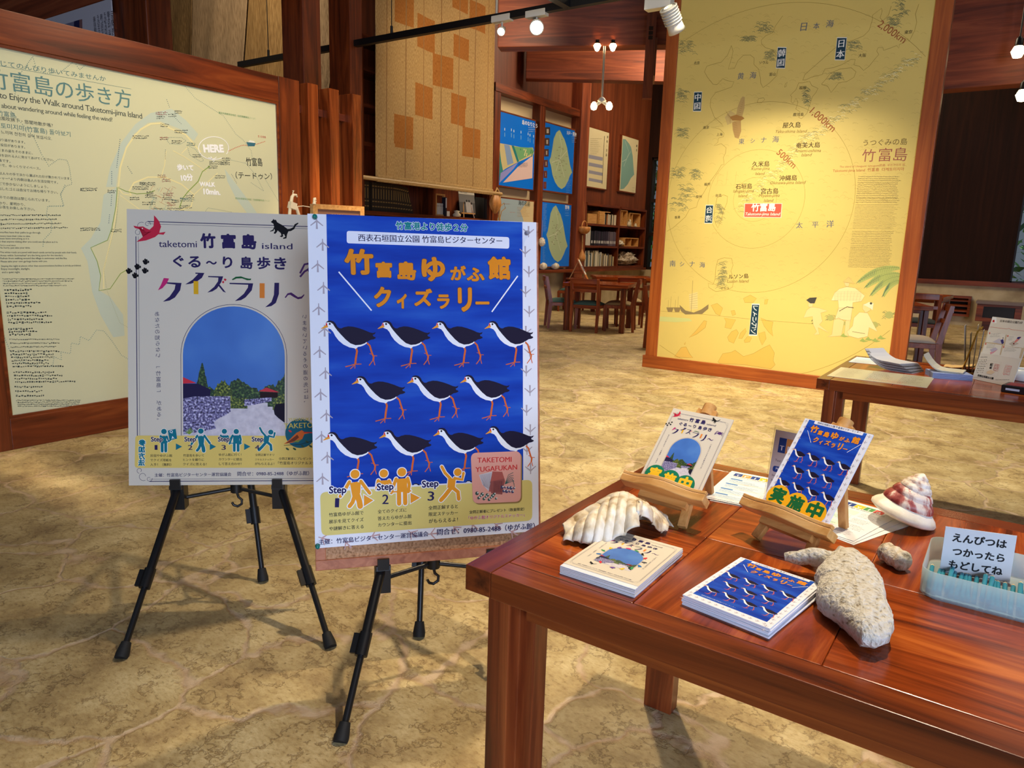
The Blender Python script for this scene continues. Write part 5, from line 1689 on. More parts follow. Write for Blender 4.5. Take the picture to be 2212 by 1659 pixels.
# ribbed clam shell
from mathutils import noise
SHELL = speck('shell_white', ((164, 134, 92), (214, 198, 170), (230, 224, 212)), 44, .45, 6, stretch=(1, 1, .4), pos=(.3, .46, .64), bump=.3)
RDG = [(1223, 1163, 1.04), (1250, 1130, 1.07), (1276, 1110, 1.095), (1300, 1093, 1.115), (1320, 1076, 1.14), (1337, 1066, 1.155), (1355, 1067, 1.165), (1372, 1077, 1.17), (1384, 1086, 1.17), (1402, 1098, 1.175), (1424, 1118, 1.18), (1442, 1138, 1.185)]
MRG = [(1221, 1176, 1.022), (1240, 1172, 1.03), (1258, 1176, 1.032), (1280, 1186, 1.032), (1300, 1180, 1.042), (1322, 1169, 1.055), (1346, 1156, 1.068), (1376, 1139, 1.08), (1380, 1112, 1.105), (1402, 1122, 1.13), (1424, 1150, 1.155), (1441, 1152, 1.17)]
BCK = [(-.592, 1.045), (-.588, 1.07), (-.582, 1.09), (-.574, 1.115), (-.566, 1.135), (-.556, 1.155), (-.545, 1.175), (-.530, 1.19), (-.515, 1.198), (-.50, 1.203), (-.48, 1.205), (-.458, 1.20)]
g0 = Vector((-.53, 1.11, HT))
R_, M_ = [ony(*p) - g0 for p in RDG], [ony(*p) - g0 for p in MRG]
for v in R_ + M_:
    v.z = max(v.z, .004)
B_ = [Vector((x, y, HT + .004)) - g0 for x, y in BCK]


def along(P, s):
    f_ = s * (len(P) - 1)
    i = min(int(f_), len(P) - 2)
    return P[i].lerp(P[i + 1], f_ - i)


def clam(s, t):
    """s along the ridge, t from the back foot (0) over the ridge (.4) to the scalloped margin (1)"""
    r, m, k = along(R_, s), along(M_, s), along(B_, s)
    rib = abs(math.sin(s * math.pi * 10.5 + .5)) ** .5
    if t < .4:
        u_ = t / .4
        p = k.lerp(r, u_)
        out = Vector((-.5, .45, .35)) * .03 * math.sin(u_ * math.pi)
        amp = .004 * u_
    else:
        u_ = (t - .4) / .6
        p = r.lerp(m, u_)
        out = Vector((.25, -.6, .6)) * .026 * math.sin(u_ * math.pi) * min(1, (r - m).length / .07)
        amp = .006 + .008 * u_
    n_ = Vector((.15, -.5, .8))
    p = p + out + n_ * amp * (rib - .6) + Vector((0, -.010 * (rib - .5) * max(0, (t - .7) / .3), 0))
    p += Vector((1, 1, 1)) * .0012 * noise.noise(Vector((s * 40, t * 14, 2)))
    p.z = max(p.z, .0035)
    return p


o = MB().grid(clam, 130, 40).build('clam_shell', SHELL, None, g0, solid=.0035)
tag(o, 'large white ribbed clam shell arched over the cream booklets', 'shell')

# coral block with a horn, drawn out from its outline
CORAL = speck('coral_white', ((140, 124, 98), (206, 196, 178), (222, 216, 206)), 150, .85, 8, pos=(.3, .40, .62), bump=.9)
out = [(1786, 1212), (1808, 1192), (1840, 1196), (1868, 1212), (1887, 1232), (1903, 1258), (1912, 1282), (1915, 1310), (1927, 1338), (1930, 1362), (1922, 1382), (1897, 1391), (1864, 1386), (1842, 1366), (1815, 1340), (1787, 1318), (1767, 1302), (1762, 1285), (1770, 1262), (1758, 1246), (1768, 1232)]
pts = [onz(x, y, HT + .022) for x, y in out]
cc = sum(pts, Vector()) / len(pts)
dense = []
for i in range(len(pts)):
    p, q = pts[i], pts[(i + 1) % len(pts)]
    dense += [p.lerp(q, k / 5) for k in range(5)]
b = MB()
rings = [(0, .004), (.5, .004), (.86, .007), (.985, .016), (1, .024), (.97, .032), (.88, .040), (.7, .046), (.45, .05), (.2, .051), (0, .051)]
vs = []
for r, h in rings:
    for p in dense:
        v = (p - cc) * r
        q = Vector((v.x, v.y, h + (.006 * noise.noise(Vector((p.x * 22 * r + 3, p.y * 22 * r, h * 30))) + .0022 * noise.noise(Vector((v.x * 160, v.y * 160, h * 90))) if r < 1.01 else 0)))
        if r > .9:
            q += Vector((v.x, v.y, 0)).normalized() * .003 * noise.noise(Vector((v.x * 120, v.y * 120, h * 120)))
        vs.append(q)
n = len(dense)
b.add(vs, [(i * n + k, i * n + (k + 1) % n, (i + 1) * n + (k + 1) % n, (i + 1) * n + k) for i in range(len(rings) - 1) for k in range(n)], 0, True)
hp = [(1800, 1215, .03, .016), (1775, 1206, .032, .0165), (1750, 1203, .03, .0145), (1725, 1205, .026, .0115), (1705, 1204, .022, .009), (1692, 1204, .02, .0055)]
path = []
rad = []
for i in range(len(hp) - 1):
    for k in range(4):
        t_ = k / 4
        x, y, z, r = [hp[i][j] * (1 - t_) + hp[i + 1][j] * t_ for j in range(4)]
        q = onz(x, y, HT + z) - Vector((cc.x, cc.y, HT))
        path.append(q + Vector((0, 0, .002 * noise.noise(q * 60))))
        rad.append(r * (1 + .16 * noise.noise(q * 90)))
b.tube(path, rad, 14)
o = b.build('coral_block', CORAL, None, (cc.x, cc.y, HT))
tag(o, 'flat white pitted coral block with a horn beside the blue booklets', 'coral')
# little coral cylinder
pa, pb = onz(1909, 1190, HT + .018), onz(1952, 1214, HT + .016)
ax = (pb - pa).normalized()
L = (pb - pa).length
prof = [(0, -.006)] + [(.0165 + .0012 * math.sin(i * 1.9), L * i / 8) for i in range(9)] + [(.012, L + .006), (0, L + .007)]
prof[1] = (.013, -.002)
o = MB().lathe(prof, (0, 0, 0), 18, 0, ax).build('coral_stub', speck('coral_grey', ((140, 122, 96), (206, 190, 164), (224, 214, 196)), 90, .8, 5, pos=(.32, .46, .62), bump=.8), None, (pa.x, pa.y, HT + .0185))
tag(o, 'small round coral stub between the top shell and the coral block', 'coral')
# top shell: whorled cone leaning to one side
WH = [speck('topshell_lip', ((214, 200, 174), (236, 226, 206), (246, 240, 228)), 30, .4, 4, bump=.2), speck('topshell_red', ((128, 40, 40), (176, 92, 84), (232, 214, 196)), 46, .42, 4, stretch=(1, 1, .25), pos=(.4, .52, .6), bump=.3), speck('topshell_tip', ((150, 80, 70), (222, 204, 184), (240, 232, 220)), 60, .5, 4, pos=(.3, .46, .6), bump=.6)]
b = MB()
ax = Vector((.30, .12, 1)).normalized()
pr = [(0, .004), (.03, .002), (.05, .001), (.0585, .006), (.059, .010), (.055, .016), (.048, .0225), (.0445, .0265)]
b.lathe(pr, (0, 0, 0), 48, 0, ax)
pr = [(.0445, .0265), (.0455, .0285), (.043, .036), (.037, .044), (.0355, .0465), (.0365, .0485), (.033, .055), (.0275, .060)]
b.lathe(pr, (0, 0, 0), 48, 1, ax)
pr = [(.0275, .060), (.0285, .0625), (.025, .069), (.0205, .072), (.021, .0745), (.016, .080), (.0125, .082), (.0125, .0845), (.007, .089), (.003, .092), (0, .093)]
b.lathe(pr, (0, 0, 0), 48, 2, ax)
for i, p in enumerate(b.v):
    q = Vector(p)
    b.v[i] = tuple(q * (1 + .012 * noise.noise(q * 220)))
zmin = min(p[2] for p in b.v)
tc = onz(1944, 1131, HT)
o = b.build('top_shell', WH, None, (tc.x, tc.y, HT - zmin))
tag(o, 'cone shaped top shell with red and white whorls', 'shell')

# pencil tray with pencils and its reminder card
CLEAR = M('frosted_plastic', (200, 222, 226), .35)
nt, bs, N, Lk = nodes(CLEAR)
tr, mxs = N('ShaderNodeBsdfTransparent'), N('ShaderNodeMixShader')
tr.inputs[0].default_value = (.86, .95, .97, 1)
mxs.inputs[0].default_value = .42
Lk(tr.outputs[0], mxs.inputs[1])
Lk(bs.outputs[0], mxs.inputs[2])
Lk(mxs.outputs[0], nt.nodes['Material Output'].inputs['Surface'])
tx0, tx1, ty0, ty1 = -.062, .19, 1.184, 1.352


def rrect_pts(x0, x1, y0, y1, r, n=6):
    out = []
    for cx, cy, a in ((x1 - r, y1 - r, 0), (x0 + r, y1 - r, 1), (x0 + r, y0 + r, 2), (x1 - r, y0 + r, 3)):
        out += [(cx + r * math.cos((a + k / n) * math.pi / 2), cy + r * math.sin((a + k / n) * math.pi / 2)) for k in range(n + 1)]
    return out


to = Vector((tx0, ty0, HT))
t = thing('pencil_tray', 'frosted plastic tray of pencils with reminder card', 'tray', to)
b = MB()
oP = rrect_pts(0, tx1 - tx0, 0, ty1 - ty0, .022)
m_ = len(oP)
for (ins, z0, z1) in ((.004, 0, .004), (0, .004, .044)):
    pass
lay_ = [(.006, 0), (.001, .005), (0, .044), (.0016, .044), (.003, .006)]
vs = []
cx_, cy_ = (tx1 - tx0) / 2, (ty1 - ty0) / 2
for ins, z in lay_:
    vs += [(cx_ + (x - cx_) * (1 - ins / cx_), cy_ + (y - cy_) * (1 - ins / cy_), z) for x, y in oP]
b.add(vs, [(i * m_ + k, i * m_ + (k + 1) % m_, (i + 1) * m_ + (k + 1) % m_, (i + 1) * m_ + k) for i in range(len(lay_) - 1) for k in range(m_)], 0, True)
b.add(vs[:m_], [tuple(range(m_))[::-1]])
b.add(vs[-m_:], [tuple(range(m_))])
b.build('tray_body', CLEAR, t)
PT = M('pencil_teal', (30, 128, 150), .35)
PW, PL = M('pencil_wood', (226, 196, 150), .6), M('graphite', (50, 50, 54), .4)
proto = None
rn = random.Random(2)
for i in range(19):
    up_ = i in (3, 9, 10, 15)
    x = tx0 + .012 + i * .0074 if not up_ else tx0 + .010 + i * .0074 + .0037
    z = HT + .0062 + .0038 if not up_ else HT + .0062 + .0105
    if proto is None:
        proto = thing('pencil', 'teal pencil lying in the frosted tray', 'pencil', (0, 0, 0), 0, 'pencils in the tray')
        MB().tube([(0, 0, 0), (0, .098, 0)], .0036, 6).build('barrel', PT, proto)
        MB().tube([(0, .098, 0), (0, .108, 0)], [.0036, .0014], 6).build('sharpened_end', PW, proto)
        MB().tube([(0, .108, 0), (0, .112, 0)], [.0013, .0003], 6).build('lead', PL, proto)
        o = proto
    else:
        o = dup(proto, (0, 0, 0), 0)
    o.location = (x, ty0 + .009 + rn.random() * .004, z)
    o.rotation_euler = (0, 0, rn.uniform(-.03, .03))
# reminder card
a, b_ = onz(2029, 1236, HT + .007), onz(2181, 1259, HT + .007)
e = Vector((b_.x - a.x, b_.y - a.y, 0))
wd_ = e.length
e.normalize()
S = Sheet(152, 120)
K = (34, 34, 36)
for i, s in enumerate(('えんぴつは', 'つかったら', 'もどしてね')):
    S.t(s, 18 + (4 if i == 1 else 0), 36 + i * 34.5, 134, 36 + i * 34.5, K, 2, .03)
up = (Vector((0, 0, 1)) + Vector((-e.y, e.x, 0)) * .04).normalized()
k = wd_ / 152
tag(S.emit('reminder_card', a + up * 120 * k * 1.0 * 1000 * .001, e, -up, M('card_white', (206, 204, 206), .6), k, thick=.0012), 'white card with three handwritten style lines in the pencil tray', 'card')

# trivia sheets and their stand
TB, TO_, TY = (44, 70, 140), (226, 160, 90), (236, 196, 60)


def trivia(green=False):
    D = Sheet(148, 210)
    c2 = (60, 120, 190) if not green else (70, 150, 90)
    for i, (ch_, cl) in enumerate(zip('Trivia', (TB, TO_, TB, TY, (90, 150, 90), (200, 90, 80)))):
        D.rect(12 + i * 19, 12, 30 + i * 19, 34, cl, 1)
        D.t(ch_, 16.5 + i * 19 + (3 if ch_ == 'i' else 0), 31, 25.5 + i * 19 - (3 if ch_ == 'i' else 0), 31, WHITE, 2, .02)
    D.t('Test your knowledge of Taketomi Island', 14, 44, 132, 44, (70, 70, 80), 2)
    for i in range(4):
        y = 54 + i * 38
        D.rrect((12, y), (92, y), (92, y + 28), (12, y + 28), .2, (206, 224, 240) if not green else (208, 232, 212), 1)
        D.rrect((14, y + 2), (40, y + 2), (40, y + 8), (14, y + 8), .4, c2, 2)
        D.rows(16, y + 12, 86, y + 24, 3, 2.4, (90, 90, 110), 2, .3, seed=i)
        D.rows(98, y + 3, 138, y + 24, 4, 2.4, (120, 90, 110), 2, .4, seed=i + 9)
        D.line([(20, y + 33), (90, y + 33)], .5, (216, 80, 80), 2)
        D.circ(56, y + 33, 4, (238, 238, 240), 3, 14, ry=2)
        D.line([(56 + 4 * math.cos(a_ * .5), y + 33 + 2 * math.sin(a_ * .5)) for a_ in range(14)], .5, (216, 80, 80), 4, raw=True)
    return D


SHW = M('sheet_white', (234, 234, 236), .55)
TD, TG = trivia(), trivia(True)


def paper(des, label, group, c, yaw, z, w=.148, name='quiz_sheet', thick=.0005):
    e, d = Vector((math.cos(yaw), math.sin(yaw), 0)), Vector((-math.sin(yaw), math.cos(yaw), 0))
    k = w / des.w
    h = des.h * k
    o = des.emit(name, (-w / 2 * 1, h / 2, thick), (1, 0, 0), (0, -1, 0), SHW, k, thick=thick, lay=.00008)
    o.location = (c[0], c[1], z)
    o.rotation_euler = (0, 0, yaw)
    return tag(o, label, 'sheet', group)


for i in range(4):
    top = i == 3
    paper(TD if top else Sheet(148, 210), 'topmost english trivia sheet between the two mini easels' if top else 'trivia sheet lying under the topmost english trivia sheet', 'english trivia sheets', (-.405 + (3 - i) * .003, 1.503 + (i % 2) * .004, 0), math.radians(2.5 + (3 - i) * 1.4), HT + .0002 + i * .0011)
for i in range(3):
    top = i == 2
    paper(TG if i else Sheet(148, 210), 'topmost green trivia sheet behind the blue bird card' if top else 'trivia sheet lying under the topmost green trivia sheet', 'green trivia sheets', (-.225 + (2 - i) * .010, 1.458 + i * .004, 0), math.radians(-14 - (2 - i) * 4), HT + .0002 + i * .0011)
# acrylic stand
aO = onz(1647, 1090, HT)
t = thing('acrylic_stand', 'clear acrylic stand holding the trivia how to play notice', 'stand', aO)
ACR = M('acrylic', (240, 244, 244), .05, trans=1.0)
aw, ah = .112, .158
ty_ = math.radians(-6)
ae = Vector((math.cos(ty_), math.sin(ty_), 0))
ab = Vector((-ae.y, ae.x, 0))
au = (Vector((0, 0, 1)) + ab * .16).normalized()
an = (-au).cross(ae).normalized()
MB().slab(Vector((0, 0, .0005)), ae * aw, ab * .07, (0, 0, .002)).build('foot', ACR, t)
MB().slab(Vector((0, 0, .0025)), ae * aw, au * ah, -an * .002).build('back_plate', ACR, t)
D = Sheet(106, 150)
for i, (ch_, cl) in enumerate(zip('Trivia', (TB, TO_, TB, TY, (90, 150, 90), (200, 90, 80)))):
    D.rect(10 + i * 15, 14, 24.5 + i * 15, 44 - 12 * 0, cl, 1)
    D.t(ch_, 13 + i * 15, 39, 21.5 + i * 15, 39, WHITE, 2, .02)
D.t('Test your knowledge of Taketomi', 8, 64, 98, 64, (80, 70, 80), 2)
D.rrect((6, 72), (70, 72), (70, 84), (6, 84), .4, TB, 1)
D.t('How to Play', 12, 80.5, 48, 80.5, WHITE, 2, .01)
for i, s in enumerate(('Step 1: Take a quiz sheet.', 'Step 2: Answer the quiz', '(A) (B) (C)', 'Step 3: Bring it back.')):
    D.t(s, 6 + (14 if i == 2 else 0), 94 + i * 10, 60 if i != 2 else 48, 94 + i * 10, (60, 50, 60), 2, .008)
D.emit('notice', ae * .003 + au * .155 + an * .0004, ae, -au, M('notice_paper', (205, 194, 190), .6), .001, parent=t, thick=.0003, lay=.0001)

# ---------------------------------------------------------------- things on the second table
Z2 = HT
D = Sheet(365, 290)
for c in range(3):
    D.rows(20 + c * 116, 20, 116 + c * 116, 34, 2, 6, (90, 80, 60), 2, .3, seed=c)
    D.rows(24 + c * 116, 55, 116 + c * 116, 250, 12, 7, (80, 66, 54) if c else (120, 110, 90), 2, .5, seed=c + 5)
    D.line([(132 + c * 116, 40), (132 + c * 116, 270)], 1, (190, 160, 110), 1)
D.rows(150, 230, 300, 262, 2, 7, (206, 90, 70), 3, .3, seed=3)
o = D.emit('timetable_sheet', (-.60, 3.468, Z2 + .0012), (1, 0, 0), (0, -1, 0), M('laminate', (214, 206, 176), .2, spec=.6), .001, thick=.001, lay=.0001)
tag(o, 'laminated timetable sheet on the edge of the leaflet table', 'sheet')
D = Sheet(120, 210)
D.rect(6, 6, 114, 90, (190, 206, 214), 1)
D.rows(10, 100, 110, 190, 8, 5, (120, 130, 140), 2, .4)
o = D.emit('flat_leaflet', (-.605, 3.88, Z2 + .0012), (1, 0, 0), (0, -1, 0), M('pale_blue_paper', (214, 222, 224), .4), .001, thick=.001, lay=.0001)
tag(o, 'pale blue leaflet lying flat behind the fanned leaflets', 'leaflet')
LGREY = M('leaflet_grey', (168, 166, 168), .5)
LBLUE = M('leaflet_blue', (150, 164, 206), .5)
LDARK = M('leaflet_dark', (96, 90, 86), .5)
rn = random.Random(6)


def leaf(label, group, c, yaw, z, w, h, mat, lift, th=.0024):
    """folded leaflet with its left end curling up"""
    b = MB()
    nn = 8

    def fn(i, j, top):
        x = (i / nn - .5) * w
        y = (j - .5) * h
        return Vector((x, y, (.9 * th if top else 0) + lift * max(0, .5 - i / nn) ** 2 * 3.2))
    vs = [fn(i, j, t_) for t_ in (0, 1) for j in (0, 1) for i in range(nn + 1)]
    q = nn + 1
    fs = []
    for i in range(nn):
        fs += [(i, q + i, q + i + 1, i + 1), (2 * q + i, 2 * q + i + 1, 3 * q + i + 1, 3 * q + i), (i, i + 1, 2 * q + i + 1, 2 * q + i), (q + i, 3 * q + i, 3 * q + i + 1, q + i + 1)]
    fs += [(0, 2 * q, 3 * q, q), (nn, q + nn, 3 * q + nn, 2 * q + nn)]
    b.add(vs, fs)
    o = b.build('leaflet', mat, None, (c[0], c[1], z), rotz=yaw)
    return tag(o, label, 'leaflet', group)


for i in range(11):
    leaf('topmost grey leaflet of the fanned pile on the second table' if i == 10 else 'leaflet in the fanned grey pile on the second table', 'fanned grey leaflets', (-.395 - i * .003, 3.60 + .002 * i, 0), math.radians(-18 - i * 1.5), Z2 + .0003 + i * .0034, .19, .115, (LDARK if i % 3 == 1 else LGREY) if i < 10 else M('leaflet_pale', (196, 194, 200), .5), .05)
for i in range(9):
    leaf('topmost leaflet of the blue edged pile on the second table' if i == 8 else 'leaflet in the blue edged pile on the second table', 'blue edged leaflets', (-.19 - (i > 6) * .02, 3.535 + (i > 6) * .02, 0), math.radians(20 if i < 7 else 4 - i), Z2 + .0003 + i * .0034, .15, .11, LBLUE if i < 7 else M('leaflet_cream', (212, 204, 184), .5), 0 if i < 7 else .075)
# wire rack of pamphlets
BRASS = M('brass', (196, 160, 70), .3, 1)
ro = Vector((-.135, 3.76, Z2))
t = thing('wire_rack', 'brass wire rack with upright pamphlets on the second table', 'rack', ro)
for y in (-.05, .05):
    MB().tube([(-.02, y, 0), (-.012, y, .03), (.02, y, .19), (.035, y, .20)], .003, 8).build('wire', BRASS, t)
    MB().tube([(-.02, y, .003), (.11, y, .003), (.12, y, .03)], .003, 8).build('wire', BRASS, t)
MB().tube([(-.012, -.05, .03), (-.012, .05, .03)], .003, 8).build('wire', BRASS, t)
for i in range(6):
    a = .10 + .05 * i
    x = -.008 + i * .014
    m = [LGREY, LDARK, M('pamphlet_cream', (206, 196, 170), .5)][i % 3]
    hgt = (.2, .17, .21, .19, .16, .2)[i]
    o = MB().slab((0, -.045, 0), (.002, 0, 0), (0, .09, 0), (hgt * math.sin(a - .22), 0, hgt * math.cos(a))).build('pamphlet', m, None, (ro.x + x, ro.y, Z2 + .007))
    tag(o, 'upright pamphlet standing in the brass wire rack', 'pamphlet', 'pamphlets in the wire rack')
pk = onz(2072, 797, Z2)
o = MB().grid(lambda s, t_: Vector(((s - .5) * .12, (t_ - .5) * .09, .006 + .016 * s * s + .004 * noise.noise(Vector((s * 5, t_ * 5, 0))))), 8, 6).build('paper_bag', M('kraft_paper', (196, 158, 100), .8), None, (pk.x, pk.y, Z2), solid=-.003)
tag(o, 'small kraft paper bag behind the blue edged leaflets', 'paper bag')
# stamp explanation board
yw, tl = math.radians(-38.6), math.radians(12.7)
bw = Vector((math.cos(yw), math.sin(yw), 0))
bb = Vector((-math.sin(yw), math.cos(yw), 0))
bu = Vector((0, 0, math.cos(tl))) + bb * math.sin(tl)
bn = (-bu).cross(bw).normalized()
O = Vector((-.105, 3.5586, Z2 + .001)) + bu * .268
cvC = planeconv(O, bw, -bu)
C6 = off(cvC, 2060, 660, 6.914)
D = Sheet(178, 268)
TN = (204, 184, 150)
D.rect(0, 66, 178, 150, TN, 1)
D.c = C6
D.t('日本の国立公園乃印', 692, 246, 1022, 276, (60, 52, 44), 3, .012)
D.rect(575, 176, 640, 262, (238, 238, 236), 1)
D.poly([(585, 218), (610, 212), (612, 250), (580, 248)], (190, 40, 40), 2)
D.line([(540, 318), (790, 350), (825, 340), (860, 358), (1120, 390)], 1, (214, 90, 60), 2)
for q in ([(520, 395), (780, 430), (745, 570), (478, 545)], [(800, 430), (1080, 470), (1045, 635), (765, 600)], [(470, 560), (720, 590), (685, 745), (415, 715)], [(745, 600), (1015, 640), (975, 800), (700, 755)]):
    D.poly(q, (228, 222, 208), 2)
for x, y in ((540, 405), (812, 448), (482, 565), (750, 612)):
    D.circ(x, y, 2.2, (206, 70, 40), 3, 12)
    D.poly([(x - 12, y + 8), (x + 12, y + 8), (x - 4, y + 26)], (206, 70, 40), 3)
for x, y, w in ((555, 415, 160), (830, 460, 70), (500, 580, 160), (765, 630, 215)):
    D.rows(x, y, x + w, y + 50, 4, 2, (110, 100, 90), 3, .3, seed=x, skewx=-12)
D.poly([(580, 545), (680, 490), (755, 520), (700, 575)], (198, 192, 200), 3)
D.poly([(700, 520), (740, 500), (752, 560), (722, 578)], (66, 60, 116), 4)
D.circ(740, 486, 2.2, (40, 34, 60), 5, 12)
D.poly([(825, 570), (900, 530), (975, 570), (880, 612)], (196, 186, 170), 3)
D.poly([(945, 500), (985, 465), (1015, 470), (950, 540), (905, 560), (915, 530)], (226, 140, 130), 4)
D.poly([(960, 470), (1012, 468), (975, 505), (944, 496)], (66, 60, 116), 5)
D.circ(900, 570, 3, (120, 20, 30), 5, 12)
D.poly([(540, 660), (625, 625), (660, 655), (575, 700)], (188, 180, 196), 4)
D.poly([(545, 700), (590, 680), (660, 655), (600, 705), (550, 730)], (224, 150, 160), 3)
for r in range(6):
    D.rows(385 - r * 10, 805 + r * 32, 498 - r * 10, 830 + r * 32, 2, 4, (110, 96, 80), 3, .05, gapw=5, seed=r)
D.rows(405, 760, 510, 775, 2, 2.4, (90, 80, 70), 3, .1)
D.line([(520, 822), (712, 850), (650, 1060), (475, 1020)], .5, (190, 180, 160), 2, closed=True)
D.t('紀', 540, 900, 582, 905, (24, 20, 20), 4, .03)
D.t('泉', 530, 945, 568, 950, (24, 20, 20), 4, .03)
D.line([(620, 870), (685, 885), (655, 985), (592, 965)], 1.2, (206, 90, 70), 4, closed=True)
D.rows(620, 885, 670, 960, 5, 4, (206, 90, 70), 4, .1, skewx=-22)
D.poly([(500, 985), (560, 960), (620, 995), (560, 1030), (490, 1015)], (222, 196, 160), 3)
D.t('西表石垣国立公園', 355, 1056, 590, 1106, (22, 20, 22), 4, .03)
D.line([(780, 888), (870, 905), (828, 1040), (738, 1020)], 1.2, (228, 150, 140), 4, closed=True)
D.rows(785, 905, 860, 1020, 6, 5, (232, 160, 150), 4, .1, skewx=-38)
D.rows(295, 1070, 440, 1085, 1, 2, (130, 120, 110), 3, .1)
D.rows(625, 1105, 840, 1120, 1, 2.4, (110, 100, 90), 3, .1)
bl = O - bu * .268
t = thing('stamp_board', 'cream standing notice board explaining park stamps on second table', 'notice board', bl)
D.emit('notice_face', bu * .268, bw, -bu, M('board_cream', (222, 214, 198), .5), .001, parent=t, thick=.004, lay=.00012)
MB().slab(bw * .06 - bn * .004, bw * .06, bu * .2, -bn * .003).slab(bw * .088 - bn * .005 + Vector((0, 0, .0)), bw * .004, bb * .09, bu * .12).build('back_support', M('board_back', (200, 194, 184), .6), t)
# black stamp box and white tape-like ring
so = Vector((.0, 3.30, Z2))
t = thing('stamp_box', 'black stamp box with red pad beside the stamp board', 'box', so, math.radians(-12))
MB().box(0, .17, 0, .1, 0, .028).build('box_body', M('box_black', (18, 16, 18), .35), t, bevel=.003)
MB().box(.012, .15, .012, .085, .028, .0295).build('stamp_pad', M('pad_red', (140, 30, 40), .6), t)
MB().box(.015, .06, -.0008, 0, .010, .018).build('name_strip', M('strip_silver', (190, 190, 200), .4), t)
rg = onz(2200, 822, Z2)
o = MB().lathe([(.03, .004), (.044, 0), (.054, .004), (.058, .024), (.052, .045), (.043, .05), (.036, .045), (.034, .024), (.034, .006), (.03, .004)], (0, 0, 0), 28).build('ceramic_ring', M('ceramic_white', (222, 222, 216), .3), None, (rg.x + .02, rg.y + .02, Z2))
tag(o, 'white ring shaped ceramic pot behind the stamp board', 'pot')

# ---------------------------------------------------------------- left background: banner board, hanging cloths, track
def cloth(name, label, pts, mat, fold=.02, n=9, group=None, amp=1.0):
    """hanging cloth through four corners (top left, top right, bottom right, bottom left) with soft folds"""
    a, b, c, d = [Vector(p) for p in pts]
    nn = (b - a).cross(d - a).normalized()

    def fn(s, t):
        p = a.lerp(b, s).lerp(d.lerp(c, s), t)
        return p + nn * fold * amp * (math.sin(s * n) + .5 * math.sin(s * n * 2.3 + t * 2)) * (.4 + .6 * t)
    o = MB().grid(fn, 36, 16).build(name, mat, solid=.004)
    return tag(o, label, 'cloth', group) if label else o


def weave(name, cols, sc=220):
    return speck(name, cols, 8, .85, 6, 'Object', (26, 26, 1.2), (.3, .5, .7), .3, .2)


LINEN = weave('linen_brown', ((92, 68, 38), (132, 102, 62), (160, 130, 86)))
LINEN2 = weave('linen_dark', ((70, 54, 32), (104, 80, 50), (130, 104, 68)))
LINEN3 = weave('linen_grey', ((104, 84, 62), (142, 118, 90), (166, 142, 112)))
YC = 5.45
for lab, q, m, g in (('dark olive cloth hanging at the far left behind the map board', ((305, -40), (415, -40), (412, 130), (306, 130)), LINEN2, 0), ('grey brown cloth hanging second from the left behind the map board', ((408, -40), (536, -40), (520, 200), (400, 200)), LINEN3, .03), ('brown striped cloth hanging third behind the lighting track', ((528, -40), (640, -40), (650, 250), (512, 250)), LINEN, .06),
                     ('narrow cloth hanging between the two dark columns', ((676, -40), (742, -40), (700, 260), (670, 260)), LINEN3, .1)):
    cloth('hanging_cloth', lab, [ony(x, y, YC + g) for x, y in q], m)
# white banner board with a column of writing
D = Sheet(1100, 1200)
bo = Vector((-7.13, 3.16 - .004, 2.89))
cvb = planeconv(bo, Vector((1, 0, 0)), Vector((0, 0, -1)))
Z1b = off(cvb, 0, 0, 7.373)
D.c = Z1b
for i, (s, x, y0) in enumerate((('石を積む時は', 1783, 180), ('積え方は、五も', 1725, 195), ('それぞれの家', 1668, 205), ('風に向かう', 1612, 230), ('それを石垣', 1558, 240), ('最前線の', 1500, 265))):
    D.tv(s, x, y0, x + 28, 600, 42, (70, 62, 70), 2, .01)
D.poly([(980, 400), (1310, 305), (1320, 800), (960, 800)], (120, 118, 140), 1)
D.poly([(1180, 340), (1265, 315), (1275, 800), (1180, 800)], (40, 40, 76), 2)
D.poly([(1265, 315), (1310, 305), (1320, 800), (1275, 800)], (130, 92, 90), 2)
o = D.emit('banner_board', bo, (1, 0, 0), (0, 0, -1), M('banner_white', (196, 192, 200), .6), .001, thick=.01, lay=.0003)
tag(o, 'white board of vertical writing behind the map board, top left', 'board')
MB().box(-7.1, -6.05, 3.172, 3.2, 1.0, 2.8).build('back_frame', DX, o)

TRK = M('track_black', (14, 14, 15), .45)
to = Vector((-3.0, 5.0, 2.86))
t = thing('lighting_track', 'black ceiling lighting track hung on wires across the hall', 'lighting track', to)
lbox(MB(), -7.05, .8, 4.975, 5.025, 2.862, 2.915, to).build('rail', TRK, t)
lbox(MB(), -3.06, -3.0, 1.5, 4.975, 2.862, 2.915, to).build('rail', TRK, t)
for px in (578, 846):
    p = ony(px, 60, 5.0)
    MB().tube([(p.x - to.x, 0, .05), (p.x - to.x, 0, .12)], .012, 8).tube([(p.x - to.x, 0, .12), (p.x - to.x, 0, 2.74)], .004, 6).build('suspension_wire', BLACK, t)
pw = ony(1073, 10, 5.0)
MB().tube([(pw.x - to.x, 0, .05), (pw.x - to.x, 0, 2.74)], .008, 8).build('suspension_rod', M('rod_white', (210, 205, 190), .4), t)
LENS = M('lamp_glow', (255, 236, 200), .3, emit=26)
LENSW = M('lamp_glow_soft', (255, 226, 170), .3, emit=14)
WHT = M('lamp_white', (214, 210, 198), .4)


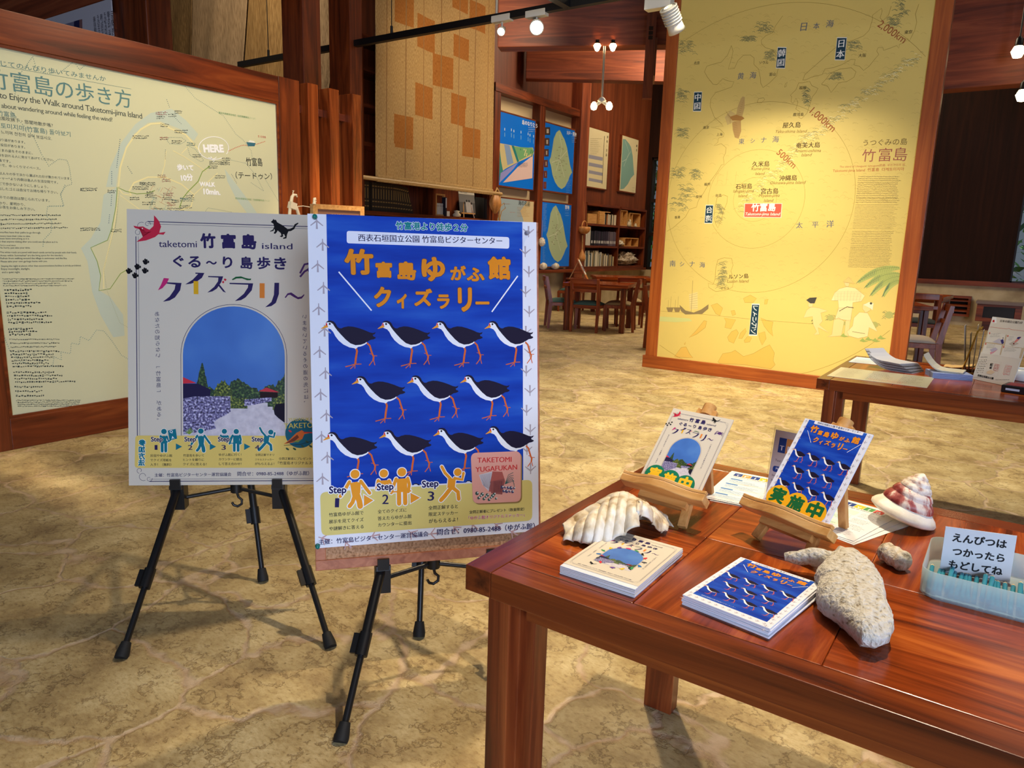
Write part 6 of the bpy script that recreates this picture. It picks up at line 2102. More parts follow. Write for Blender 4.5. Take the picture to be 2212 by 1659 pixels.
def spot_lamp(label, c, aim, r=.045, L=.12, white=True, body=None, group=None):
    c = Vector(c)
    d = (Vector(aim) - c).normalized()
    t = thing('spotlight', label, 'spotlight', c, 0, group)
    m = WHT if white else TRK
    MB().box(-.09, .09, -.03, .03, .02, .07).build('adapter', m, t, bevel=.004)
    MB().tube([(0, 0, .03), (0, 0, -.03)], .008, 8).build('stem', m, t)
    h = Vector((0, 0, -.04))
    MB().lathe([(.02, -L * .5), (r * .75, -L * .45), (r, L * .3), (r * 1.02, L * .5), (r * .9, L * .5), (r * .9, L * .4)], h, 18, 0, d).build('head', m, t)
    MB().lathe([(r * .88, L * .42), (r * .6, L * .46), (0, L * .48)], h, 18, 0, d).build('lens', LENS, t)
    return t


s1 = ony(1085, 38, 5.0)
spot_lamp('small lit spotlight on the track beside the checked tapestry', (s1.x, 5, 2.83), (-2.6, 2.5, 1.2), .032, .08)
s2 = ony(1160, 22, 5.0)
spot_lamp('large lit spotlight on the track near its corner', (s2.x, 5, 2.82), (-1.2, 2.0, 1.0), .055, .14)
s3 = ony(1452, 12, 4.9)
t = thing('spotlight', 'white finned spotlight aimed at the yellow map panel', 'spotlight', (s3.x, 4.9, s3.z))
e = Vector((1, 0, 0))
MB().box(-.19, .0, -.035, .035, -.01, .055).build('adapter', WHT, t, bevel=.004)
MB().tube([(-.02, 0, 0), (.0, 0, -.05)], .012, 8).build('stem', WHT, t)
dn = (Vector((-1.75, 6.36, .95)) - Vector((s3.x, 4.9, s3.z))).normalized()
hb = MB().lathe([(.03, -.11), (.05, -.10), (.055, .03), (.06, .06), (.05, .06), (.045, .03)], (.02, .0, -.11), 14, 0, dn)
for k in range(6):
    hb.lathe([(.05, -.105 + k * .019), (.062, -.105 + k * .019), (.062, -.099 + k * .019), (.05, -.099 + k * .019)], (.02, 0, -.11), 14, 0, dn)
hb.build('finned_head', WHT, t)
MB().lathe([(.045, .045), (0, .05)], (.02, 0, -.11), 14, 0, dn).build('lens', LENS, t)

# ---------------------------------------------------------------- checked tapestry on bamboo rods
XT = -6.1
ty0_, ty1_ = onx(813, 385, XT).y, onx(1064, 412, XT).y
tz0 = 1.815
TAPL = speck('tapestry_light', ((146, 112, 66), (186, 148, 92), (208, 174, 118)), 7, .9, 6, 'Object', (1, 30, 5), (.3, .5, .7), .4, .2)
TAPD = speck('tapestry_brown', ((140, 84, 28), (170, 106, 44), (186, 124, 58)), 7, .9, 6, 'Object', (1, 30, 5), (.3, .5, .7), .4, .2)
to = Vector((XT, (ty0_ + ty1_) / 2, tz0))
t = thing('tapestry', 'long checked brown and straw tapestry hung before the bookcase', 'tapestry', to)
Wt, Ht = ty1_ - ty0_, 2.9
b = MB()
checks = [onx(x / 3.457 + 500, y / 3.457, XT) for x, y in ((1450, 240), (1590, 540), (1435, 765), (1285, 985), (1700, 330), (1690, 815), (1785, 1075), (1840, 125))]
sizes = [onx(x / 3.457 + 500, y / 3.457, XT) for x, y in ((1385, 95), (1530, 390), (1515, 402), (1645, 680), (1365, 625), (1510, 902), (1218, 855), (1352, 1118), (1650, 250), (1768, 460), (1633, 690), (1748, 945), (1730, 950), (1850, 1188), (1778, 0), (1895, 250))]
rc = [(min(sizes[2 * i].y, sizes[2 * i + 1].y), max(sizes[2 * i].y, sizes[2 * i + 1].y), sizes[2 * i + 1].z, sizes[2 * i].z) for i in range(8)]
rc += [(y0, y1, z0 + 1.35, z1 + 1.35) for y0, y1, z0, z1 in rc[2:6]]
nu, nv = 140, 80
vs = []
for j in range(nv + 1):
    for i in range(nu + 1):
        s, tt = i / nu, j / nv
        taper = 1 - .03 * tt
        y = (s - .5) * Wt * (1.0 + .02 * (1 - tt))
        x = .022 * math.sin(s * 11) * (.3 + .7 * tt) + .014 * math.sin(s * 23 + 1)
        vs.append((x, y, Ht * tt))
fs, ms = [], []
q = nu + 1
for j in range(nv):
    for i in range(nu):
        y, z = (vs[j * q + i][1] + vs[j * q + i + 1][1]) / 2 + to.y, (vs[j * q + i][2] + vs[(j + 1) * q + i][2]) / 2 + tz0
        m = 2 if i % 20 == 10 else (1 if any(r[0] < y < r[1] and r[2] < z < r[3] for r in rc) else 0)
        b.add([], [], 0)
        fs.append((j * q + i, j * q + i + 1, (j + 1) * q + i + 1, (j + 1) * q + i))
        ms.append(m)
b.v = vs
b.f, b.m, b.sm = fs, ms, [True] * len(fs)
b.build('cloth', [TAPL, TAPD, M('tapestry_seam', (150, 110, 62), .9)], t, solid=.004)
BAM = wood('bamboo', ((150, 112, 60), (190, 150, 92), (206, 172, 116)), 'Y', .45, 20, 2)
ra, rb = onx(778, 388, XT), onx(1083, 421, XT)
MB().tube([(0, ra.y - to.y, -.02), (0, rb.y - to.y, -.02)], .024, 12).build('bamboo_rod', BAM, t)
MB().tube([(0, -Wt / 2 - .1, Ht + .02), (0, Wt / 2 + .1, Ht + .02)], .024, 12).build('bamboo_rod', BAM, t)
for y in (-Wt / 2 + .1, Wt / 2 - .1):
    MB().tube([(0, y, Ht + .04), (0, y, 5.6 - tz0)], .006, 6).build('hanging_cord', M('cord_straw', (190, 164, 110), .8), t)
MB().box(-.02, .02, -Wt / 2, Wt / 2, -.05, .03).build('bottom_hem', TAPL, t, bevel=.012)

# ---------------------------------------------------------------- bookcase behind the tapestry
KY0, KY1 = 6.2, 8.78
bo = Vector((-6.68, (KY0 + KY1) / 2, 0))
t = thing('bookcase', 'tall dark bookcase behind the checked tapestry', 'bookcase', bo)
X0, X1 = -6.86, -6.5
ym = onx(938, 440, X1).y
for y in (KY0, ym - .02, KY1 - .05):
    lbox(MB(), X0, X1, y, y + .05, 0, 3.42, bo).build('upright', DZ, t)
for z in (.05, .7, 1.085, 1.415, 2.2, 2.63, 3.03, 3.38):
    lbox(MB(), X0 + .01, X1 - .005, KY0 + .05, ym - .02, z, z + .045, bo).build('shelf', DY, t)
    lbox(MB(), X0 + .01, X1 - .005, ym + .03, KY1 - .05, z, z + .045, bo).build('shelf', DY, t)
lbox(MB(), X0 - .03, X0, KY0, KY1, 0, 3.42, bo).build('back_panel', DZ, t)
ZS = 1.461
# row of old bound volumes, leaning at the right end
BKD = M('binding_dark', (52, 40, 28), .55)
GOLD = M('binding_bands', (150, 118, 66), .5)
y = onx(793, 430, X1).y + .02
for i in range(19):
    lean = 0 if i < 12 else math.radians((i - 11) * 2.6)
    hgt = .345
    th = .042
    y += th + .003 + (.004 if i > 12 else 0)
    if i == 2:
        m = M('binding_black', (14, 13, 13), .5)
    else:
        m = BKD
    o = thing('bound_volume', 'dark bound volume with gold bands in the row behind the tapestry', 'book', (-6.70, y, ZS), 0, 'old bound volumes in a row')
    o.rotation_euler = (lean, 0, 0)
    MB().box(-.12, .12, -th, 0, .0005, hgt).build('cover', m, o, bevel=.003)
    if i != 2:
        for z in (.05, .11, .29):
            MB().box(.1203, .1215, -th * .88, -th * .12, z, z + .014).build('band', GOLD, o)
        MB().box(.1203, .1212, -th * .65, -th * .35, .15, .27).build('spine_title', GOLD, o)


def shelfitem(px, py, X=X1):
    return onx(px, py, X)


ya = onx(939, 456, -6.58).y
t = thing('picture_frame', 'small wooden frame of figurines on the bookcase shelf', 'picture frame', (-6.58, ya + .08, ZS))
MB().box(-.02, .02, -.08, .11, 0, .02).box(-.02, .02, -.08, .11, .27, .29).box(-.02, .02, -.08, -.06, .02, .27).box(-.02, .02, .09, .11, .02, .27).build('frame', PZ, t)
MB().box(-.018, -.012, -.06, .09, .02, .27).build('backing', DZ, t)
for k in range(5):
    MB().lathe([(.012, .02), (.011, .12), (.006, .13), (.012, .15), (.01, .165), (0, .17)], (0, -.045 + k * .03, 0), 10).build('figurine', M('figurine_ivory', (210, 196, 176), .6), t)
o = MB().box(0, .09, 0, .03, 0, .25).build('pamphlet_case', M('case_navy', (24, 26, 40), .5), None, (-6.62, onx(956, 455, -6.58).y, ZS))
tag(o, 'slim dark case with a white label beside the figurine frame', 'case')
MB().box(.0905, .0912, .004, .026, .11, .24).build('label_strip', M('label_white', (210, 208, 205), .6), o)
yy = onx(962, 457, -6.55).y
o = MB().box(0, .002, 0, .09, 0, .07).build('name_card', M('card_ivory', (226, 214, 196), .6), None, (-6.55, yy, ZS))
tag(o, 'small white card standing beside the slim dark case', 'card')
yy = onx(1003, 457, -6.6).y
t = thing('photo_stand', 'black and white photo on a tiny easel in the bookcase', 'photo', (-6.6, yy, ZS))
S = Sheet(360, 300)
S.rect(0, 0, 360, 40, (206, 200, 190), 1)
S.rows(30, 10, 200, 30, 1, 14, (60, 60, 60), 2)
S.rect(0, 40, 360, 150, (120, 116, 112), 1)
for cx, hh in ((120, 120), (170, 150), (225, 150), (275, 120)):
    S.poly([(cx - 30, 290), (cx - 24, 290 - hh), (cx + 24, 290 - hh), (cx + 32, 290)], (176, 170, 164) if cx != 120 else (90, 86, 84), 2)
    S.circ(cx, 280 - hh, 17, (50, 46, 44), 3)
S.emit('photo', (.03, -.18, .36), (0, 1, 0), (.12, 0, -1), M('photo_grey', (86, 82, 80), .4), .001, parent=t, thick=.004, lay=.0004)
MB().bar((.09, -.12, 0), (.02, -.06, .30), .014, .012).bar((.09, .12, 0), (.02, .06, .30), .014, .012).bar((-.08, 0, 0), (0, 0, .26), .014, .012).bar((.072, -.15, .06), (.072, .15, .06), .02, .016).build('easel_frame', PZ, t)
yy = onx(985, 456, -6.56).y
o = MB().lathe([(0, 0), (.05, .004), (.06, .03), (.03, .06), (.045, .08), (0, .09)], (0, 0, 0), 9).build('dried_flower', M('flower_cream', (226, 206, 168), .7), None, (-6.53, yy - .02, ZS))
tag(o, 'small cream dried flower before the black and white photo', 'flower')
o = MB().box(-.13, .13, 0, .22, 0, .30).build('file_box', M('box_black2', (12, 12, 13), .5), None, (-6.68, onx(1026, 455, -6.55).y, ZS))
tag(o, 'black file box at the right end of the bookcase shelf', 'file box')
o = MB().box(-.12, .12, 0, .08, 0, .29).build('binder', M('binder_brown', (52, 42, 36), .5), None, (-6.66, onx(1046, 455, -6.55).y + .02, ZS))
tag(o, 'brown binder standing right of the black file box', 'binder')

# ---------------------------------------------------------------- display wall with blue island panels
tr = MB()
for y0, y1 in ((8.78, 8.93), (9.985, 10.14)):
    tr.box(-6.64, -6.48, y0, y1, .66, 3.36)
struct(tr.build('trim_2', DZ, bevel=.004))
struct(MB().box(-6.64, -6.47, 8.78, 11.5, 3.25, 3.37).build('trim_3', DY, bevel=.004))
struct(MB().box(-6.64, -6.42, 8.9, 14.15, .655, .705).build('trim_4', DY, bevel=.004))
struct(MB().box(-6.645, -6.63, 8.93, 11.2, .705, 3.25).build('trim_5', M('backing_cream', (206, 180, 136), .7)))
XW = -6.5


def wallpanel(label, q, base, art, k=.001):
    """framed panel on the left wall; q = photo corners top left and bottom right"""
    a, b_ = onx(*q[0], XW), onx(*q[1], XW)
    c = Vector((XW, (a.y + b_.y) / 2, b_.z))
    t = thing('info_panel', label, 'info panel', c)
    w, h = b_.y - a.y, a.z - b_.z
    o = MB().box(-.10, -.012, -w / 2 - .02, w / 2 + .02, -.02, 0).box(-.10, -.012, -w / 2 - .02, w / 2 + .02, h, h + .02).box(-.10, -.012, -w / 2 - .02, -w / 2, 0, h).box(-.10, -.012, w / 2, w / 2 + .02, 0, h)
    o.build('frame', DY, t)
    O = Vector((XW, a.y, a.z))
    S = Sheet(w * 1000, h * 1000)
    S.c = planeconv(O, Vector((0, 1, 0)), Vector((0, 0, -1)))
    art(S)
    S.emit('print', O - c - Vector((.014, 0, 0)), (0, 1, 0), (0, 0, -1), base, .001, parent=t, thick=.05, lay=.0006)
    return t


PBLUE = speck('panel_blue', ((2, 88, 190), (4, 112, 222), (20, 132, 236)), .3, .35, 3, 'UV')
PCREAM = M('panel_cream', (214, 200, 160), .5)
GRNP, SEAP = (164, 178, 140), (120, 132, 176)


def z8(S):
    f0 = S.c
    return lambda x, y: f0(1050 + x / 3.949, y / 3.949)


def art_a(S):
    S.c = z8(S)
    S.t('島のなりたち', 313, 1060, 443, 1092, (240, 244, 246), 3, .015)
    S.rows(365, 1085, 440, 1120, 3, 10, (200, 220, 236), 3, .3)
    for x, y in ((165, 1105), (222, 1110), (243, 1120), (304, 1130), (364, 1145), (380, 1155), (411, 1165)):
        S.line([(x, y - 14), (x, y + 8)], 14, (220, 232, 240), 2)
        S.line([(x, y + 25), (x, y + 60)], 12, (130, 180, 220), 2)
    S.poly([(118, 1220), (200, 1235), (330, 1260), (405, 1258), (415, 1300), (405, 1325), (275, 1385), (170, 1440), (135, 1470), (125, 1320)], (196, 180, 130), 2)
    S.poly([(160, 1232), (205, 1238), (240, 1390), (188, 1410)], (126, 150, 186), 3)
    S.poly([(222, 1240), (245, 1244), (288, 1375), (272, 1385)], (40, 120, 120), 3)
    S.poly([(245, 1250), (400, 1262), (412, 1300), (290, 1370)], (110, 160, 110), 3)
    S.poly([(118, 1240), (135, 1380), (150, 1455), (120, 1545)], (60, 130, 120), 3)
    S.poly([(130, 1475), (280, 1385), (240, 1440), (120, 1560)], (140, 140, 200), 4)
    S.poly([(405, 1325), (400, 1520), (150, 1558), (275, 1425)], (212, 182, 176), 3)
    for i in range(14):
        S.circ(300 + (i * 53) % 110, 1275 + (i * 37) % 60, 14, (214, 206, 150) if i % 2 else (60, 130, 90), 5, 8)
    S.rows(280, 1390, 360, 1420, 4, 10, (90, 80, 90), 5)


def island(S, cx, cy, sx, sy, col, rd):
    base = [(0, -.5), (.06, -.46), (.12, -.4), (.2, -.34), (.3, -.2), (.36, -.05), (.42, .1), (.5, .22), (.42, .27), (.34, .36), (.22, .46), (.08, .5), (-.06, .46), (-.18, .38), (-.28, .26), (-.34, .1), (-.4, .02), (-.34, -.05), (-.28, -.2), (-.22, -.36), (-.12, -.46)]
    S.poly([(cx + a * sx, cy + b_ * sy) for a, b_ in base], col, 2)
    for p in ([(0, -.42), (.1, -.2), (0, 0), (-.14, .2)], [(.3, -.15), (0, 0), (-.3, .05)], [(0, 0), (.2, .3)]):
        S.line([(cx + a * sx, cy + b_ * sy) for a, b_ in p], 9, rd, 3)
    rn_ = random.Random(int(cx))
    for i in range(30):
        a, b_ = rn_.gauss(0, .12), rn_.gauss(0, .16)
        S.rows(cx + a * sx, cy + b_ * sy, cx + a * sx + 14, cy + b_ * sy + 4, 1, 12, (110, 90, 80), 4)


def art_b(S):
    S.c = z8(S)
    island(S, 632, 1360, 215, 505, GRNP, (200, 204, 180))
    S.t('井戸・遺跡', 692, 1148, 776, 1164, (236, 240, 244), 3, .015)
    S.rows(735, 1165, 775, 1210, 4, 9, (190, 214, 232), 3)
    for i in range(6):
        S.rect(508 - i * 2.6, 1085 + i * 93, 552 - i * 6.4, 1150 + i * 92, (64 + i * 9, 50, 40), 2)
        S.rect(522 - i * 2.6, 1100 + i * 93, 540 - i * 6.4, 1136 + i * 92, (176, 164, 150), 3)
    S.rows(690, 1535, 735, 1640, 8, 8, (190, 214, 232), 3, .5)


def art_c(S):
    f0 = S.c
    S.c = lambda x, y: f0(1050 + x / 4.366, 380 + y / 4.366)
    S.poly([(120, 205), (400, 232), (330, 330), (360, 420), (300, 640), (120, 640)], (150, 166, 172), 1)
    S.t('海の名前', 310, 275, 420, 290, (60, 66, 64), 3, .02)
    S.rows(300, 292, 420, 380, 7, 10, (190, 150, 90), 3, .4)
    for x, y in ((180, 260), (230, 340), (160, 420), (260, 500), (200, 560)):
        S.rows(x, y, x + 50, y + 8, 1, 12, (180, 130, 110), 3)


def art_d(S):
    f0 = S.c
    S.c = lambda x, y: f0(1050 + x / 4.366, 380 + y / 4.366)
    island(S, 664, 545, 222, 535, GRNP, (196, 202, 176))
    S.t('聖地', 750, 312, 790, 316, (236, 240, 244), 3, .02)
    S.rows(752, 325, 790, 370, 3, 9, (190, 214, 232), 3)
    S.rows(545, 262, 580, 520, 26, 8, (170, 204, 226), 3, .5)
    S.rows(540, 600, 570, 830, 22, 8, (170, 204, 226), 3, .5)


def art_e(S):
    S.c = z8(S)
    for i in range(4):
        S.poly([(882, 1318 + i * 66), (1000, 1342 + i * 66), (998, 1372 + i * 64), (880, 1350 + i * 64)], (146, 144, 158), 2)
    S.line([(1015, 1160), (995, 1570)], 14, (80, 74, 66), 3)
    S.tv('年表・民謡', 1042, 1150, 1030, 1340, 54, (80, 74, 60), 3, .01)
    S.rows(895, 1180, 1000, 1310, 9, 11, (150, 140, 110), 2, .5)


def art_f(S):
    S.c = z8(S)
    S.poly([(1172, 1185), (1195, 1188), (1225, 1225), (1242, 1255), (1256, 1330), (1262, 1420), (1268, 1490), (1240, 1520), (1215, 1570), (1180, 1610), (1150, 1615), (1160, 1400)], (122, 158, 150), 2)
    for p in ([(1190, 1200), (1225, 1300), (1180, 1420)], [(1240, 1290), (1200, 1360), (1165, 1380)]):
        S.line(p, 8, (190, 204, 190), 3)
    S.tv('集落', 1292, 1225, 1288, 1300, 50, (80, 74, 60), 3)
    S.rows(1252, 1600, 1270, 1625, 2, 9, (120, 110, 90), 3)


wallpanel('blue panel with a cutaway block of the island, upper row', ((1080, 240), (1153, 410)), PBLUE, art_a)
wallpanel('blue panel of green island with photo strip, upper row', ((1179, 264), (1237, 419)), PBLUE, art_b)
wallpanel('grey and cream sea map panel in the lower row', ((1077, 427), (1149, 600)), M('panel_sand', (206, 184, 138), .5), art_c)
wallpanel('blue panel of green island below the photo strip panel', ((1173, 436), (1230, 575)), PBLUE, art_d)
wallpanel('cream panel with four grey bands above the open shelves', ((1274, 274), (1311, 409)), PCREAM, art_e)
wallpanel('cream panel with a teal island near the tall window', ((1346, 292), (1374, 417)), PCREAM, art_f)
for i, (px, py, w) in enumerate(((1171, 577, .16), (1198, 576, .15))):
    p = onx(px, py, -6.47)
    o = MB().grid(lambda s, t_: Vector((math.cos(s * 6.283) * w * .42 * math.sin(t_ * 3.1416), math.sin(s * 6.283) * w * .55 * math.sin(t_ * 3.1416) * (1 + .2 * math.sin(s * 15)), w * .35 * (1 - math.cos(t_ * 3.1416)) * (1 + .1 * math.sin(s * 9)))), 14, 8).build('sea_shell', SHELL, None, (-6.46, p.y, .705))
    tag(o, 'large cream seashell on the ledge, %s' % ('left, under the lower panels' if i == 0 else 'right, under the lower blue panel'), 'shell')

# ---------------------------------------------------------------- open shelves with books
ho = Vector((-6.68, 12.9, 0))
t = thing('open_shelves', 'dark open shelves of books beside the tall window', 'shelves', ho)
for y in (11.55, 12.88, 14.12):
    lbox(MB(), -6.86, -6.47, min(y, 14.08), min(y, 14.08) + .05, .705, 1.86, ho).build('upright', DZ, t)
for z in (.705, 1.085, 1.475, 1.83):
    for y0, y1 in ((11.6, 12.88), (12.93, 14.08)):
        lbox(MB(), -6.86, -6.46, y0, y1, z, z + .04, ho).build('shelf', DY, t)
lbox(MB(), -6.89, -6.86, 11.55, 14.13, .705, 1.86, ho).build('back_panel', DZ, t)
rn = random.Random(21)


def bookrow(y0, y1, z, hs, cols, label, group, wid=(.02, .045), lab=False, x=-6.50):
    y = y0
    while y < y1:
        w = rn.uniform(*wid)
        h = rn.uniform(*hs)
        c = rn.choice(cols)
        o = MB().box(-.2, 0, 0, w - .003, 0, h).build('book', M('book_%d_%d_%d' % c, c, .6), None, (x - rn.uniform(0, .02), y, z))
        tag(o, label, 'book', group)
        if lab:
            MB().box(.0005, .0015, w * .2, w * .75, .04, .09).build('spine_label', M('label_white', (210, 208, 205), .6), o)
        y += w


bookrow(11.62, 12.30, .745, (.20, .29), [(206, 196, 170), (226, 220, 206), (120, 130, 120), (70, 84, 90), (170, 150, 110)], 'paperback in the crowded row at the bottom left of the open shelves', 'crowded paperbacks on the lowest shelf')
bookrow(12.32, 12.82, .745, (.17, .24), [(214, 196, 150), (190, 170, 130), (226, 214, 190), (60, 60, 70), (150, 130, 96)], 'small tan book right of the crowded paperbacks, lowest shelf', 'small tan books on the lowest shelf')
bookrow(11.86, 12.50, 1.125, (.255, .27), [(36, 34, 50), (30, 30, 44), (48, 40, 60)], 'dark labelled binder on the middle open shelf', 'dark binders on the middle shelf', (.05, .06), True)
bookrow(12.50, 12.86, 1.125, (.255, .27), [(92, 80, 96), (104, 92, 104)], 'grey labelled binder on the middle open shelf', 'grey binders on the middle shelf', (.05, .07), True)
for i in range(3):
    o = MB().box(-.22, 0, 0, .055, 0, .33).build('magazine', M('magazine_white', (206, 200, 186), .6), None, (-6.48, 11.62 + i * .06, 1.125))
    tag(o, 'tall white magazine beside the dark binders', 'magazine', 'white magazines on the middle shelf')
bookrow(12.30, 12.50, 1.515, (.19, .2), [(40, 36, 34), (214, 200, 176), (176, 110, 56)], 'book inside the wooden box on the upper open shelf', 'books in the wooden box', (.03, .045))
bookrow(12.56, 12.82, 1.515, (.18, .2), [(40, 36, 34), (222, 206, 182), (206, 190, 164)], 'pale book right of the wooden box on the upper open shelf', 'pale books on the upper shelf', (.03, .045))
o = MB().box(-.25, 0, 0, .34, 0, .17).build('storage_box', PY, None, (-6.48, 11.66, 1.515))
tag(o, 'low plain wooden box at the left of the upper open shelf', 'box')
t = thing('storage_box', 'open wooden box holding books on the upper open shelf', 'box', (-6.6, 12.05, 1.515))
MB().box(-.15, .12, 0, .012, 0, .23).box(-.15, .12, 0, .48, .222, .234).box(-.15, .14, .012, .22, 0, .222).build('box_body', PY, t)


def openbox(label, loc, w, h, d, div, mat=PY):
    t = thing('box_frame', label, 'display box', loc)
    MB().box(-d, 0, 0, w, 0, .015).box(-d, 0, 0, w, h - .015, h).box(-d, 0, 0, .015, .015, h - .015).box(-d, 0, w - .015, w, .015, h - .015).build('box_frame', mat, t)
    for y in div:
        MB().box(-d, -.01, y, y + .012, .015, h - .015).build('divider', mat, t)
    MB().box(-d, -d + .01, .015, w - .015, .015, h - .015).build('backing', DZ, t)
    return t


openbox('tall wooden display box on the upper right open shelf', (-6.48, 12.96, 1.515), .3, .30, .25, [.10])
openbox('divided wooden display box with small models on the upper right open shelf', (-6.50, 13.40, 1.515), .5, .27, .2, [.15])
openbox('low divided wooden display box on the middle right open shelf', (-6.50, 13.25, 1.125), .62, .17, .2, [.3])
for i, (y, h) in enumerate(((13.30, .10), (13.36, .14), (13.62, .07))):
    o = MB().lathe([(0, 0), (.035, 0), (.03, h * .5), (.018, h * .7), (.024, h * .85), (0, h)], (0, 0, 0), 10).build('small_model', M('model_pale', (200, 186, 160), .6), None, (-6.47, y, 1.515))
    tag(o, ('first', 'tallest', 'rightmost')[i] + ' small pale model on the upper right open shelf', 'model')


def lump(name, label, cat, loc, rx, ry, rz, seed, mat, rough=.3, fq=3.0):
    def fn(s, t_):
        a, p = s * 2 * math.pi, t_ * math.pi
        d = Vector((math.cos(a) * math.sin(p), math.sin(a) * math.sin(p), -math.cos(p)))
        k = 1 + rough * noise.noise(d * fq + Vector((seed, 0, 0))) + rough * .5 * noise.noise(d * fq * 2.7 + Vector((0, seed, 0)))
        return Vector((d.x * rx * k, d.y * ry * k, rz + d.z * rz * (k if d.z > 0 else 1)))
    return tag(MB().grid(fn, 40, 24).build(name, mat, None, loc), label, cat)


lump('coral_lump', 'large gnarled grey coral lump on the lowest open shelf', 'coral', (-6.62, 13.55, .745), .14, .42, .13, 3, speck('coral_old', ((110, 90, 70), (190, 170, 146), (224, 214, 200)), 22, .8, 5, bump=.6), .55, 3.4)
lump('conch_shell', 'pale conch shell at the left of the middle right open shelf', 'shell', (-6.56, 13.10, 1.125), .09, .14, .055, 8, SHELL, .4, 2.2)

# things hung on the wall posts
ROPE = M('straw_rope', (184, 140, 80), .8)
GOURD = wood('gourd', ((160, 98, 40), (196, 130, 64), (214, 156, 92)), 'Z', .5, 14, 4)
p = onx(1262, 494, -6.38)
t = thing('hanging_basket', 'woven basket pot with loop handle hung on wall post', 'basket', p)
MB().lathe([(.0, -.09), (.05, -.088), (.095, -.05), (.115, .0), (.10, .03), (.09, .035), (.08, .03)], (0, 0, 0), 18).build('bowl', GOURD, t)
MB().tube([(0, .09 * math.cos(a), .02 + .11 * math.sin(a)) for a in [i * 3.1416 / 10 for i in range(11)]], .012, 8).build('loop_handle', GOURD, t)
MB().tube([(0, 0, .13), (-.01, -.05, .46)], .003, 5).build('hanging_cord', ROPE, t)
p = onx(1257, 553, -6.40)
t = thing('gourd_ladle', 'gourd ladle with long pale stem hung below woven basket', 'ladle', p)
MB().lathe([(0, -.10), (.05, -.09), (.07, -.04), (.05, .03), (.02, .09), (.012, .12)], (0, 0, 0), 14).build('bowl', GOURD, t)
MB().tube([(0, 0, .1), (.0, -.01, .36)], .010, 7).build('stem', BAM, t)
p = onx(1070, 440, -6.36)
t = thing('rope_bag', 'straw fibre bag with knotted ropes hung at the bookcase corner', 'bag', p)
MB().grid(lambda s, t_: Vector((.07 * math.cos(s * 6.283) * math.sin(.35 + t_ * 2.6) * (1 + .08 * math.sin(s * 40)), .11 * math.sin(s * 6.283) * math.sin(.35 + t_ * 2.6) * (1 + .08 * math.sin(s * 40)), .14 - t_ * .28)), 40, 12).build('pouch', GOURD, t)
MB().tube([(0, -.03, .13), (0, .03, .22), (.0, .10, .15), (0, .12, .0), (0, .10, -.12), (.0, .13, -.3), (0, .10, -.42)], .014, 7).build('rope', ROPE, t)
MB().tube([(0, .10, -.05), (.01, .20, .02), (.01, .24, -.05), (0, .16, -.10), (0, .12, -.22), (0, .15, -.4)], .006, 6).tube([(0, .11, -.1), (0, .06, -.22), (.01, .09, -.4)], .006, 6).build('loose_cord', ROPE, t)
lump('sea_float', 'round pale shell hung beside the lower blue panel', 'shell', tuple(onx(1170.5, 523, -6.43) - Vector((0, 0, .07))), .05, .06, .07, 4, SHELL, .2)
MB().tube([(0, 0, .13), (0, 0, .42)], .003, 5).build('hanging_cord', ROPE, bpy.data.objects['sea_float'])

# pendant lamp of four bulbs under the first beam
pp = onpl(1306, 100, P1 - n1 * .03, n1)
t = thing('pendant_lamp', 'pendant rod with two lit bulbs below roof beam', 'pendant lamp', pp)
pz = onpl(1302, 218, P1 - n1 * .03, n1).z - pp.z
MB().tube([(0, 0, 0), (0, 0, pz)], .014, 10).build('rod', M('chrome', (214, 196, 170), .25, .6), t)
MB().lathe([(.03, -.02), (.05, 0), (.03, .03), (.014, .04)], (0, 0, pz), 12).build('hub', WHT, t)
for s in (-1, 1):
    a, b_ = Vector((0, 0, pz)), d1 * s * .085 + Vector((0, 0, pz - .06))
    MB().tube([a, a.lerp(b_, .7)], .018, 10).build('arm', WHT, t)
    MB().lathe([(0, -.04), (.028, -.03), (.038, 0), (.03, .03), (.014, .05)], b_, 14).build('bulb', LENSW, t)
for s, px in ((-1, 1290), (1, 1324)):
    c = onpl(px, 101, P1 - n1 * .03, n1)
    t = thing('spotlight', 'lit bulb under the roof beam, %s of the pendant rod' % ('left' if s < 0 else 'right'), 'spotlight', c)
    MB().lathe([(0, -.05), (.02, -.04), (.042, .01), (.03, .03)], (0, 0, 0), 14).build('bulb', LENSW, t)
    MB().lathe([(.03, .03), (.02, .05), (.02, .07)], (0, 0, 0), 12).build('socket', BLACK, t)
for i, (px, py) in enumerate(((2199, 111), (2209, 205))):
    c = ony(px, py, 9.6)
    t = thing('spotlight', ('upper' if i == 0 else 'lower') + ' lit bulb at the right edge before the dark beam', 'spotlight', c)
    MB().lathe([(0, -.07), (.04, -.06), (.065, 0), (.04, .05)], (0, 0, 0), 14).build('bulb', LENSW, t)
    MB().lathe([(.04, .05), (.035, .12), (.02, .14), (.008, .15), (.008, 5.6 - c.z)], (0, 0, 0), 10).build('socket', BLACK, t)

